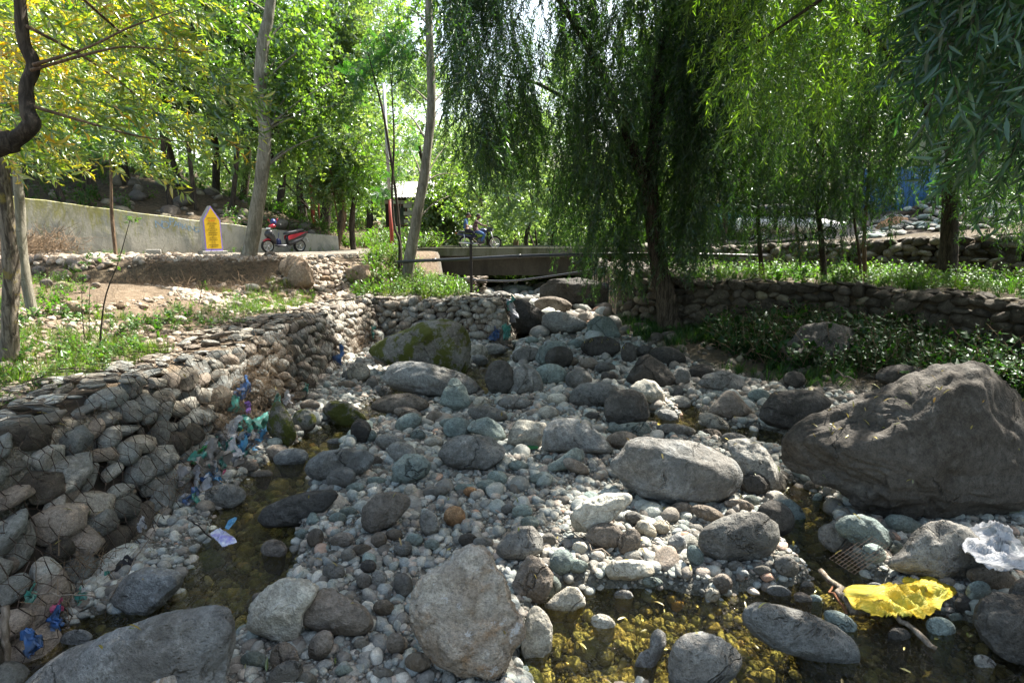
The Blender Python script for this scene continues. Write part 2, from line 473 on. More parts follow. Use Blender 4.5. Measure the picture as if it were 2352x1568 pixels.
# ------------------------------------------------------------------ self-contained geometry-node scatter
# one mesh holds K small variants (int attribute variant = 0..K-1) and loose points (variant = -1) that they are set on
K = 6
def scatter_group():
    ng = bpy.data.node_groups.new('scatter', 'GeometryNodeTree')
    ng.interface.new_socket('Geometry', in_out='INPUT', socket_type='NodeSocketGeometry')
    ng.interface.new_socket('Geometry', in_out='OUTPUT', socket_type='NodeSocketGeometry')
    n = ng.nodes; l = ng.links
    gi = n.new('NodeGroupInput'); go = n.new('NodeGroupOutput')
    def attr(name, t):
        a = n.new('GeometryNodeInputNamedAttribute'); a.data_type = t
        a.inputs['Name'].default_value = name
        return a.outputs['Attribute']
    var = attr('variant', 'INT')
    def sel(k):
        c = n.new('FunctionNodeCompare'); c.data_type = 'INT'; c.operation = 'EQUAL'
        l.new(var, c.inputs[2]); c.inputs[3].default_value = k
        s = n.new('GeometryNodeSeparateGeometry'); s.domain = 'POINT'
        l.new(gi.outputs[0], s.inputs['Geometry']); l.new(c.outputs[0], s.inputs['Selection'])
        return s.outputs[0]
    g2i = n.new('GeometryNodeGeometryToInstance')
    for k in range(K): l.new(sel(k), g2i.inputs[0])
    iop = n.new('GeometryNodeInstanceOnPoints')
    l.new(sel(-1), iop.inputs['Points']); l.new(g2i.outputs[0], iop.inputs['Instance'])
    iop.inputs['Pick Instance'].default_value = True
    l.new(attr('pick', 'INT'), iop.inputs['Instance Index'])
    e = n.new('FunctionNodeEulerToRotation'); l.new(attr('rot', 'FLOAT_VECTOR'), e.inputs[0])
    l.new(e.outputs[0], iop.inputs['Rotation']); l.new(attr('scl', 'FLOAT_VECTOR'), iop.inputs['Scale'])
    l.new(iop.outputs[0], go.inputs[0])
    return ng
SCATTER = scatter_group()

def scatter(name, variants, P, rot, scl, tint, mats, parent=None):
    """variants: list of K (verts, faces, material index per face, leafv per vertex)"""
    V = []; F = []; MI = []; VA = []; LV = []
    for k, (v, f, mi, lv) in enumerate(variants):
        o = len(V)
        V += [tuple(q) for q in v]; F += [tuple(i + o for i in q) for q in f]
        MI += list(mi); VA += [k] * len(v); LV += list(lv)
    nb = len(V)
    P = np.asarray(P, float)
    org = P.mean(axis=0) if parent is None else np.zeros(3)
    V += [tuple(q) for q in (P - org)]
    n = len(P)
    me = bpy.data.meshes.new(name)
    me.from_pydata(V, [], F)
    me.polygons.foreach_set('use_smooth', [True] * len(F))
    for m in mats: me.materials.append(m)
    me.polygons.foreach_set('material_index', MI)
    def put(nm, t, arr, key='value'):
        a = me.attributes.new(nm, t, 'POINT'); a.data.foreach_set(key, arr)
    put('variant', 'INT', np.array(VA + [-1] * n, np.int32))
    put('leafv', 'FLOAT', np.array(LV + [0.0] * n, np.float32))
    put('pick', 'INT', np.concatenate([np.zeros(nb), rng.integers(0, K, n)]).astype(np.int32))
    put('tint', 'FLOAT', np.concatenate([np.zeros(nb), np.broadcast_to(tint, n)]).astype(np.float32))
    s = np.asarray(scl, float)
    if s.ndim == 1: s = np.repeat(s[:, None], 3, 1)
    put('scl', 'FLOAT_VECTOR', np.concatenate([np.zeros((nb, 3)), s]).astype(np.float32).ravel(), 'vector')
    put('rot', 'FLOAT_VECTOR', np.concatenate([np.zeros((nb, 3)), rot]).astype(np.float32).ravel(), 'vector')
    o = bpy.data.objects.new(name, me)
    col.objects.link(o)
    o.location = org
    if parent is not None: o.parent = parent
    md = o.modifiers.new('scatter', 'NODES'); md.node_group = SCATTER
    return o

def euler_from_dir(D, roll):
    D = D / (np.linalg.norm(D, axis=1)[:, None] + 1e-9)
    return np.stack([roll, -np.arcsin(np.clip(D[:, 2], -1, 1)), np.arctan2(D[:, 1], D[:, 0])], 1)

# stone variants -------------------------------------------------------------
def stone_shape(sub, seed, ang=0.4, rough=0.10):
    r = np.random.default_rng(seed)
    v, f = ICO(sub)
    n = v.copy()
    p = v * np.array([1.0, r.uniform(0.62, 0.92), r.uniform(0.48, 0.78)])
    p = p * (1 + 0.26 * fbm(n * 0.9 + seed * 3.1, 2)[:, None])
    for k in range(int(3 + 7 * ang)):
        m = r.normal(size=3); m /= np.linalg.norm(m)
        s = p @ m
        lim = s.max() * r.uniform(0.66, 0.9)
        ov = np.maximum(s - lim, 0)
        p = p - m * (ov * (0.75 + 0.2 * ang))[:, None]
    p = p * (1 + rough * fbm(n * 3.0 + seed, 3)[:, None])
    p = p / np.abs(p[:, 0]).max()
    return p, f
STV = []
for k in range(K):
    p, f = stone_shape(2, 40 + k, 0.45 + 0.16 * k, 0.08)
    STV.append((p, f, [0] * len(f), [0] * len(p)))
STM = []          # shared meshes for single stones
for k in range(16):
    p, f = stone_shape(3, 70 + k, 0.25 + (k % 5) / 4.0, 0.09)
    me = bpy.data.meshes.new('stone_shape')
    me.from_pydata([tuple(q) for q in p], [], f)
    me.polygons.foreach_set('use_smooth', [True] * len(f))
    STM.append(me)
_stm_mat = {}
def stone_mesh(k, mat):
    if (k, mat.name) not in _stm_mat:
        me = STM[k].copy(); me.materials.append(mat)
        _stm_mat[(k, mat.name)] = me
    return _stm_mat[(k, mat.name)]

# leaf variants --------------------------------------------------------------
def leaf(v, f, mi, lv, base, d, side, L, W, rs, kind='lance', mat=0):
    """one folded leaf blade"""
    b = len(v)
    up = np.cross(d, side)
    fold = rs.uniform(0.1, 0.35)
    q = rs.random()
    if kind == 'lance':
        pts = [base, base + d * L * 0.45 + side * W / 2 + up * W * fold, base + d * L * 0.98 - up * L * 0.1, base + d * L * 0.42 - side * W / 2 + up * W * fold, base + d * L * 0.5]
        v += pts; f += [(b, b + 1, b + 4), (b + 1, b + 2, b + 4), (b + 2, b + 3, b + 4), (b + 3, b, b + 4)]
    elif kind == 'long':
        pts = [base, base + d * L * 0.3 + side * W / 2 + up * W * fold, base + d * L * 0.7 + side * W * 0.38 + up * (W * fold - L * 0.03), base + d * L - up * L * 0.16,
               base + d * L * 0.7 - side * W * 0.38 + up * (W * fold - L * 0.03), base + d * L * 0.3 - side * W / 2 + up * W * fold, base + d * L * 0.35, base + d * L * 0.7 - up * L * 0.04]
        v += pts; f += [(b, b + 1, b + 6), (b + 1, b + 2, b + 7, b + 6), (b + 2, b + 3, b + 7), (b + 3, b + 4, b + 7), (b + 4, b + 5, b + 6, b + 7), (b + 5, b, b + 6)]
    else:   # broad heart-shaped leaf
        pts = [base, base + d * L * 0.28 + side * W * 0.5 + up * W * fold, base + d * L * 0.68 + side * W * 0.3 + up * W * fold * 0.6, base + d * L,
               base + d * L * 0.68 - side * W * 0.3 + up * W * fold * 0.6, base + d * L * 0.28 - side * W * 0.5 + up * W * fold]
        v += pts; f += [(b, b + 1, b + 2, b + 3), (b, b + 3, b + 4, b + 5)]
    k = len(f) - len(mi)
    mi += [mat] * k
    lv += [q] * (len(v) - b)

def stem(v, f, mi, lv, pts, r, mat=1):
    tv, tf = tube_arrays(pts, np.linspace(r, r * 0.4, len(pts)), 3, False)
    b = len(v)
    v += list(tv); f += [tuple(i + b for i in q) for q in tf]; mi += [mat] * len(tf); lv += [0.3] * len(tv)

def unit(a): return a / (np.linalg.norm(a) + 1e-9)

def twig(seed, length=0.5, n=20, L=0.10, W=0.018, ang=38, kind='lance', jit=0.35, stem_r=0.0022, droop=0.0):
    rs = np.random.default_rng(seed)
    v = []; f = []; mi = []; lv = []
    u = np.linspace(0, 1, 5)
    bend = rs.uniform(-0.12, 0.12, 2)
    cpts = np.stack([u * length, bend[0] * length * u ** 2, bend[1] * length * u ** 2 - droop * length * u ** 2], 1)
    stem(v, f, mi, lv, cpts, stem_r)
    for i in range(n):
        t = (i + rs.uniform(0.2, 0.8)) / n
        base = np.array([np.interp(t, u, cpts[:, a]) for a in range(3)])
        phi = i * 2.4 + rs.uniform(-0.5, 0.5)
        a = R(ang) * rs.uniform(0.6, 1.35)
        rad = np.array([0, math.cos(phi), math.sin(phi)])
        d = unit(np.array([math.cos(a), 0, 0]) + rad * math.sin(a) + rs.normal(size=3) * jit * 0.4)
        side = unit(np.cross(d, rs.normal(size=3)))
        s = rs.uniform(0.65, 1.15) * (1 - 0.35 * max(0, t - 0.75) * 4 * 0.5)
        leaf(v, f, mi, lv, base, d, side, L * s, W * s, rs, kind)
    return v, f, mi, lv

def pinnate(seed, length=0.3, n=9, L=0.045, W=0.02, fronds=4):
    rs = np.random.default_rng(seed)
    v = []; f = []; mi = []; lv = []
    for q in range(fronds):
        ax = unit(np.array([1, rs.normal() * 0.7, rs.normal() * 0.6]))
        sd = unit(np.cross(ax, [0, 0, 1.0]) + rs.normal(size=3) * 0.2)
        for i in range(n):
            base = ax * length * (0.15 + 0.85 * i / n)
            for s in (-1, 1):
                d = unit(ax * 0.5 + sd * s)
                leaf(v, f, mi, lv, base, d, unit(np.cross(d, np.cross(ax, sd))), L, W, rs, 'lance')
    return v, f, mi, lv

def weed(seed, h=0.35, n=14, L=0.09, W=0.035, kind='lance'):
    rs = np.random.default_rng(seed)
    v = []; f = []; mi = []; lv = []
    for s in range(3):
        tip = np.array([rs.normal() * 0.1, rs.normal() * 0.1, h * rs.uniform(0.6, 1.0)])
        stem(v, f, mi, lv, [np.zeros(3), tip * [0.4, 0.4, 0.5], tip], 0.003, 1)
        for i in range(n):
            t = 0.15 + 0.85 * i / n
            base = tip * [t * t, t * t, t]
            phi = rs.uniform(0, 6.28)
            d = unit(np.array([math.cos(phi), math.sin(phi), rs.uniform(-0.1, 0.7)]))
            leaf(v, f, mi, lv, base, d, unit(np.cross(d, [0, 0, 1.0])), L * rs.uniform(0.6, 1.2) * (1.2 - 0.6 * t), W * rs.uniform(0.7, 1.1), rs, kind)
    return v, f, mi, lv

def tuft(seed, n=16, h=0.22):
    rs = np.random.default_rng(seed)
    v = []; f = []; mi = []; lv = []
    for i in range(n):
        phi = rs.uniform(0, 6.28); r = rs.uniform(0, 0.07)
        b = np.array([r * math.cos(phi), r * math.sin(phi), 0])
        o = np.array([math.cos(phi), math.sin(phi), 0]) * rs.uniform(0.1, 0.6)
        hh = h * rs.uniform(0.5, 1.1)
        side = np.array([-math.sin(phi), math.cos(phi), 0]) * 0.004
        k = len(v)
        m = b + o * hh * 0.35 + [0, 0, hh * 0.6]; t = b + o * hh * 1.0 + [0, 0, hh * 0.95]
        v += [b - side, b + side, m + side * 0.8, m - side * 0.8, t]
        f += [(k, k + 1, k + 2, k + 3), (k + 3, k + 2, k + 4)]; mi += [0, 0]; lv += [rs.random()] * 5
    return v, f, mi, lv

def broad(seed, length=0.45, n=12, L=0.10, W=0.085):
    return twig(seed, length, n, L, W, 70, 'broad', 0.9, 0.003)

def debris(seed, n=9, L=0.3):
    rs = np.random.default_rng(seed)
    v = []; f = []; mi = []; lv = []
    for i in range(n):
        a = rs.normal(size=3) * 0.08
        d = unit(rs.normal(size=3)) * L * rs.uniform(0.3, 1)
        stem(v, f, mi, lv, [a, a + d * 0.5 + rs.normal(size=3) * 0.03, a + d], 0.0035, 0)
    return v, f, mi, lv

TW = {
    'willow': [twig(100 + k, 0.5, 22, 0.115, 0.022, 36) for k in range(K)],
    'willow_near': [twig(120 + k, 0.42, 14, 0.125, 0.021, 38, 'long', 0.5) for k in range(K)],
    'willow_far': [twig(140 + k, 0.9, 26, 0.20, 0.045, 42) for k in range(K)],
    'poplar': [broad(160 + k) for k in range(K)],
    'far': [twig(180 + k, 0.8, 22, 0.17, 0.085, 60, 'lance', 0.9) for k in range(K)],
    'locust': [pinnate(200 + k) for k in range(K)],
    'yellow_near': [twig(320 + k, 0.42, 15, 0.12, 0.027, 42, 'long', 0.6) for k in range(K)],
    'weed': [weed(220 + k, 0.35, 9, 0.085, 0.032) for k in range(K)],
    'weed_broad': [weed(240 + k, 0.28, 5, 0.10, 0.06, 'broad') for k in range(K)],
    'grass': [tuft(260 + k) for k in range(K)],
    'debris': [debris(280 + k) for k in range(K)],
}

# ------------------------------------------------------------------ terrain
def seg_dist(X, Y, poly):
    d = np.full(np.shape(X), 1e9)
    for (ax, ay), (bx, by) in zip(poly[:-1], poly[1:]):
        vx, vy = bx - ax, by - ay
        t = np.clip(((X - ax) * vx + (Y - ay) * vy) / (vx * vx + vy * vy), 0, 1)
        d = np.minimum(d, np.hypot(X - ax - t * vx, Y - ay - t * vy))
    return d

def inside(X, Y, poly):
    c = np.zeros(np.shape(X), bool)
    n = len(poly)
    for i in range(n):
        ax, ay = poly[i]; bx, by = poly[(i + 1) % n]
        hit = ((ay > Y) != (by > Y)) & (X < (bx - ax) * (Y - ay) / (by - ay + 1e-12) + ax)
        c ^= hit
    return c

def sdist(X, Y, line, closure):
    d = seg_dist(X, Y, line)
    return np.where(inside(X, Y, line + closure), d, -d)

FOOT = [(-2.9, 1.0), (-3.3, 3.3), (-3.4, 5.3), (-3.48, 7.5), (-3.55, 10.0), (-3.6, 12.5), (-3.35, 14.3), (-1.9, 14.3), (-0.1, 13.75), (0.05, 15.0)]
TOPF = [(-4.1, 1.0), (-4.25, 3.3), (-4.25, 5.3), (-4.18, 7.5), (-4.10, 10.0), (-4.05, 12.7), (-3.7, 14.75), (-2.1, 14.8), (-0.35, 14.3), (-0.3, 15.0)]
BANKL = [(-3.4, -12), (-3.4, 1), (-3.8, 3.3), (-3.9, 7.5), (-3.95, 12.7), (-3.6, 14.7), (-2.0, 14.7), (-0.35, 14.2), (-0.35, 15.3), (-0.9, 17.5), (-2.0, 20.5), (-3.0, 24), (-3.4, 30), (-5, 60)]
BANKR = [(7.6, -12), (7.4, 5), (7.0, 8.6), (5.2, 9.5), (3.9, 10.6), (3.2, 12.6), (2.9, 15.2), (2.7, 19), (2.9, 24), (3.4, 30), (6, 60)]
WALL1 = [(3.3, 17.6), (4.3, 14.9), (7.5, 13.4), (9.0, 10.6), (9.6, 7), (10, -12)]
WALL2 = [(5.2, 22.6), (8, 20.8), (11, 18.8), (14.3, 16.0), (16.5, 12), (17, -12)]
PW = [(-15.6, 16.4), (-14.9, 17.5), (-11.2, 20.8), (-7.1, 23.6)]      # plastered wall line

def zb(y): return 0.010 * (np.clip(y, -5, 60) - 3)

CH = [  # water channels: pixel polyline, half width, depth
    ([(1120, 905), (1095, 860)], 0.45, 0.20),
    ([(1215, 775), (1170, 790), (1130, 840), (1110, 900)], 0.4, 0.18),
    ([(960, 880), (900, 925), (860, 950), (760, 1000), (705, 1050)], 0.36, 0.26),
    ([(705, 1050), (650, 1090), (610, 1130), (580, 1200), (560, 1300), (500, 1370)], 0.42, 0.30),
    ([(560, 1300), (470, 1400), (330, 1440), (150, 1500)], 0.42, 0.32),
    ([(1470, 960), (1580, 985), (1680, 1000), (1760, 1010)], 0.38, 0.26),
    ([(1560, 915), (1590, 960)], 0.2, 0.2),
    ([(1830, 1130), (1860, 1180), (1850, 1240), (1900, 1290), (1960, 1350)], 0.26, 0.24),
    ([(1310, 1400), (1420, 1400), (1540, 1400), (1640, 1420)], 0.30, 0.24),
    ([(1300, 1520), (1440, 1480), (1600, 1520), (1750, 1540)], 0.34, 0.34),
    ([(1660, 1430), (1760, 1400), (1900, 1380), (2020, 1440)], 0.30, 0.30),
    ([(1750, 1540), (1900, 1560), (2080, 1530), (2230, 1500), (2250, 1560)], 0.42, 0.42),
]
CHW = [([tuple(at(px, py, 0.0)) for px, py in p], w, dp) for p, w, dp in CH]

def bed(X, Y):
    z = zb(Y) + 0.035 + 0.05 * n2(X, Y, 0.7, 1.0) + 0.02 * n2(X, Y, 3.0, 4.0)
    z = z + 0.10 * np.exp(-((X - 0.3 - 0.1 * (Y - 6)) / 1.6) ** 2) * sm(3.3, 5.0, Y)
    dep = np.zeros(np.shape(X))
    for p, w, dp in CHW:
        d = seg_dist(X, Y, p) + 0.10 * n2(X, Y, 2.2, 9.0)
        dep = np.maximum(dep, dp * (1 - sm(0.45 * w, 1.35 * w, d)))
    zc = zb(Y) + 0.02 - dep
    return np.where(dep > 0, np.minimum(z, np.where(dep > 0.02, z * (1 - sm(0, 0.12, dep)) + zc * sm(0, 0.12, dep), z)), z)

def terr(X, Y):
    X = np.asarray(X, float); Y = np.asarray(Y, float)
    z = bed(X, Y)
    # left bank
    dl = sdist(X, Y, BANKL, [(-90, 60), (-90, -12)])
    yl = np.interp(X, [-15, -12, -9.7, -6.5, -4.2, -3.2, -2.4], [14.6, 14.9, 15.3, 15.6, 17.6, 20.5, 24.0])
    low = 1.08 + 0.35 * sm(0.8, 5.0, dl) + 0.10 * n2(X, Y, 0.5, 2.0) + 0.05 * n2(X, Y, 2.0, 5.0)
    low = low + 0.25 * sm(-6, -9, X) * sm(8, 13, Y)
    low = low - 0.25 * np.exp(-((X + 8.5) / 2.0) ** 2 - ((Y - 14.6) / 0.7) ** 2)
    road_z = 2.15 + 0.03 * n2(X, Y, 0.8, 3.0)
    dy = Y - yl + 0.35 * n2(X, Y, 0.9, 6.0)
    kk = sm(-0.9, 0.25, dy) * np.where(X > -6.3, 1, 1)
    soft = sm(-2.6, 0.4, dy)
    w = sm(-7.4, -6.2, X)
    kk = kk * (1 - w) + soft * w
    zl = low * (1 - kk) + road_z * kk
    # wooded slope behind the plastered wall
    pl = [(-60, -12), (-17.5, 13.0)] + PW + [(-7.6, 26.5), (-12, 34), (-20, 60)]
    dh = sdist(X, Y, pl, [(-90, 60), (-90, -12)])
    zl = zl + np.where(dh > 0, sm(0.0, 0.5, dh) * 0.55 + 0.42 * np.clip(dh - 0.3, 0, 22) ** 0.95 + 0.35 * n2(X, Y, 0.5, 8.0) * sm(0, 2, dh), 0)
    zl = zl + 0.05 * np.maximum(Y - 30, 0)
    kl = sm(0.0, 0.35, dl)
    z = z * (1 - kl) + zl * kl
    # right bank
    dr = sdist(X, Y, BANKR, [(90, 60), (90, -12)])
    zr = zb(Y) + 0.10 + 0.13 * np.minimum(np.maximum(dr, 0), 3.2) + 0.08 * n2(X, Y, 0.8, 11.0) + 0.03 * n2(X, Y, 3.0, 12.0)
    d1 = sdist(X, Y, WALL1 , [(90, -12), (90, 60), (3.5, 60)])
    k1 = sm(0.0, 0.25, d1)
    zr = zr * (1 - k1) + (1.58 + 0.05 * n2(X, Y, 0.9, 14.0)) * k1
    d2 = sdist(X, Y, WALL2, [(90, -12), (90, 60), (5.4, 60)])
    k2 = sm(0.0, 0.25, d2)
    zu = np.interp(X, [4, 7, 11, 16, 40], [2.16, 2.3, 2.55, 2.95, 5.0]) + 0.03 * n2(X, Y, 0.8, 15.0)
    zu = zu + 0.22 * np.clip(d2 - 5.5, 0, 14) * sm(9, 15, X)
    zr = zr * (1 - k2) + zu * k2
    zr = zr + 0.06 * np.maximum(Y - 30, 0)
    kr = sm(0.0, 0.45, dr)
    z = z * (1 - kr) + zr * kr
    z = z + 0.16 * np.maximum(Y - 55, 0)
    return z


def axis(a0, a1, step, lo, hi, grow=1.12):
    m = list(np.arange(a0, a1, step))
    s = step; x = a1
    r = []
    while x < hi: r.append(x); s *= grow; x += s
    r.append(hi)
    s = step; x = a0 - step
    q = []
    while x > lo: q.append(x); s *= grow; x -= s
    q.append(lo)
    return np.array(q[::-1] + m + r)
gx = axis(-8.5, 9.5, 0.075, -120, 120)
gy = axis(2.2, 22.0, 0.085, -30, 400)
GX, GY = np.meshgrid(gx, gy)
GZ = terr(GX, GY)
nx, ny = len(gx), len(gy)
idx = np.arange(nx * ny).reshape(ny, nx)
def T(x, y):
    i = min(max(int(np.searchsorted(gx, x)) - 1, 0), nx - 2); j = min(max(int(np.searchsorted(gy, y)) - 1, 0), ny - 2)
    u = (x - gx[i]) / (gx[i + 1] - gx[i]); v = (y - gy[j]) / (gy[j + 1] - gy[j])
    return float((GZ[j, i] * (1 - u) + GZ[j, i + 1] * u) * (1 - v) + (GZ[j + 1, i] * (1 - u) + GZ[j + 1, i + 1] * u) * v)
quads = np.stack([idx[:-1, :-1], idx[:-1, 1:], idx[1:, 1:], idx[1:, :-1]], -1).reshape(-1, 4)

def ground_mat():
    m, nt = new_mat('ground'); g = N(nt)
    tc = g.n('ShaderNodeTexCoord'); v = tc.outputs['Object']
    zo = g.n('ShaderNodeAttribute', attribute_type='GEOMETRY', attribute_name='zone').outputs['Color']
    sep = g.n('ShaderNodeSeparateColor'); g.l(zo, sep.inputs[0])
    a, _ = g.noise(v, 1.2, 5, 0.6)
    b, _ = g.noise(v, 9.0, 5, 0.7)
    vo = g.n('ShaderNodeTexVoronoi'); vo.inputs['Scale'].default_value = 34.0; g.l(v, vo.inputs['Vector'])
    vo2 = g.n('ShaderNodeTexVoronoi'); vo2.inputs['Scale'].default_value = 80.0; g.l(v, vo2.inputs['Vector'])
    grit = g.ramp(g.math('FRACT', g.math('MULTIPLY', vo.outputs['Color'], 3.7)), [(0, (0.075, 0.068, 0.056)), (0.4, (0.15, 0.145, 0.125)), (0.7, (0.11, 0.11, 0.098)), (1, (0.24, 0.23, 0.20))])
    soil = g.mix(g.step(b, 0.4, 0.65), (0.105, 0.078, 0.052), (0.175, 0.135, 0.095))
    litter = g.mix(g.step(b, 0.42, 0.6), (0.05, 0.04, 0.025), (0.10, 0.075, 0.045))
    c = g.mix(sep.outputs[0], grit, soil)           # R: dry earth
    c = g.mix(g.math('MULTIPLY', sep.outputs[1], 0.9), c, litter)     # G: leaf litter and roots
    wet = g.mix(g.step(a, 0.4, 0.6), (0.055, 0.052, 0.018), (0.10, 0.085, 0.03))
    c = g.mix(sep.outputs[2], c, g.mix(0.5, wet, grit, 'MIX'))  # B: silt under the water
    c = g.mix(1.0, c, g.ramp(a, [(0.3, 0.8), (0.7, 1.15)]), 'MULTIPLY')
    h = g.math('ADD', g.math('MULTIPLY', b, 0.8), g.math('MULTIPLY', g.math('SUBTRACT', 1.0, vo.outputs['Distance']), 0.9))
    h = g.math('ADD', h, g.math('MULTIPLY', vo2.outputs['Distance'], -0.35))
    g.out(g.pbsdf(c, 0.92, 0.2, g.bump(h, 0.9, 0.03)))
    return m
GROUND = ground_mat()
ground = mesh_obj('ground', np.stack([GX, GY, GZ], -1).reshape(-1, 3).tolist(), quads, GROUND)
tag(ground, kind='structure')
dlg = sdist(GX, GY, BANKL, [(-90, 60), (-90, -12)]); drg = sdist(GX, GY, BANKR, [(90, 60), (90, -12)])
wetg = np.clip((zb(GY) - 0.0 - GZ) / 0.10, 0, 1) * (dlg < 0.2) * (drg < 0.2)
earth = sm(0.2, 0.6, dlg)
lit = np.maximum(sm(1.45, 1.6, GZ) * (1 - sm(2.02, 2.1, GZ)) * (GX < -5.8) * (GX > -14) * (GY > 13.5) * (GY < 17), np.maximum(sm(0.0, 0.6, drg), sm(0.3, 1.0, sdist(GX, GY, [(-60, -12), (-17.5, 13.0)] + PW + [(-7.6, 26.5), (-12, 34), (-20, 60)], [(-90, 60), (-90, -12)]))))
ca = ground.data.color_attributes.new('zone', 'FLOAT_COLOR', 'POINT')
ca.data.foreach_set('color', np.stack([earth, lit, wetg, np.ones_like(earth)], -1).astype(np.float32).ravel())

# water ----------------------------------------------------------------------
def water_mat():
    m, nt = new_mat('water'); g = N(nt)
    tc = g.n('ShaderNodeTexCoord'); v = tc.outputs['Object']
    st = g.vmath('MULTIPLY', v, (1.0, 0.6, 1.0))
    a, _ = g.noise(st, 6.5, 3, 0.6, 1.4)
    b, _ = g.noise(v, 22.0, 3, 0.6, 0.5)
    nr = g.bump(g.math('ADD', a, g.math('MULTIPLY', b, 0.35)), 0.9, 0.16)
    fr = g.n('ShaderNodeFresnel'); fr.inputs[0].default_value = 1.33; g.l(nr, fr.inputs[1])
    tr = g.n('ShaderNodeBsdfTransparent'); tr.inputs[0].default_value = (0.80, 0.73, 0.36, 1)
    gl = g.n('ShaderNodeBsdfGlossy'); gl.inputs['Roughness'].default_value = 0.02; g.l(nr, gl.inputs['Normal'])
    x = g.n('ShaderNodeMixShader'); g.l(g.math('MULTIPLY', fr.outputs[0], 1.15, None, True), x.inputs[0])
    g.l(tr.outputs[0], x.inputs[1]); g.l(gl.outputs[0], x.inputs[2])
    g.out(x.outputs[0])
    return m
WATER = water_mat()
WLEV = -0.045
wv = []; wf = []
ys = np.linspace(0.5, 40, 80)
for i, y in enumerate(ys):
    for x in np.linspace(-4.2, 7.6, 12): wv.append((x, y, zb(y) + WLEV))
for i in range(79):
    for j in range(11): wf.append((i * 12 + j, i * 12 + j + 1, (i + 1) * 12 + j + 1, (i + 1) * 12 + j))
tag(mesh_obj('stream_water', wv, wf, WATER), kind='structure')
# ------------------------------------------------------------------ boulders
STONES = []      # (x, y, radius, short name) used to keep cobbles clear and to describe them

def outline_radius(poly):
    P = np.array(poly, float)
    x, y = P[:, 0], P[:, 1]
    x2, y2 = np.roll(x, -1), np.roll(y, -1)
    cr = x * y2 - x2 * y
    A = cr.sum() / 2
    c = np.array([((x + x2) * cr).sum(), ((y + y2) * cr).sum()]) / (6 * A)
    th = np.linspace(0, 2 * math.pi, 97)[:-1]
    D = np.stack([np.cos(th), -np.sin(th)], 1)
    rr = np.zeros(96)
    Q = P - c
    for i in range(96):
        best = 0
        for j in range(len(Q)):
            a, b = Q[j], Q[(j + 1) % len(Q)]
            e = b - a
            den = D[i, 0] * e[1] - D[i, 1] * e[0]
            if abs(den) < 1e-9: continue
            t = (a[0] * e[1] - a[1] * e[0]) / den
            s = (a[0] * D[i, 1] - a[1] * D[i, 0]) / den
            if t > 0 and -1e-6 <= s <= 1 + 1e-6: best = max(best, t)
        rr[i] = best if best > 0 else rr[i - 1]
    k = np.array([0.5, 2, 4, 2, 0.5]); k /= k.sum()
    rr = sum(np.roll(rr, s - 2) * k[s] for s in range(5)) * 1.02
    return c, rr

def ellipse(cx, cy, rx, ry, rot=0):
    a = R(rot)
    o = []
    for i in range(20):
        w = 2 * math.pi * i / 20
        x, y = rx * math.cos(w), ry * math.sin(w)
        o.append((cx + x * math.cos(a) - y * math.sin(a), cy + x * math.sin(a) + y * math.cos(a)))
    return o

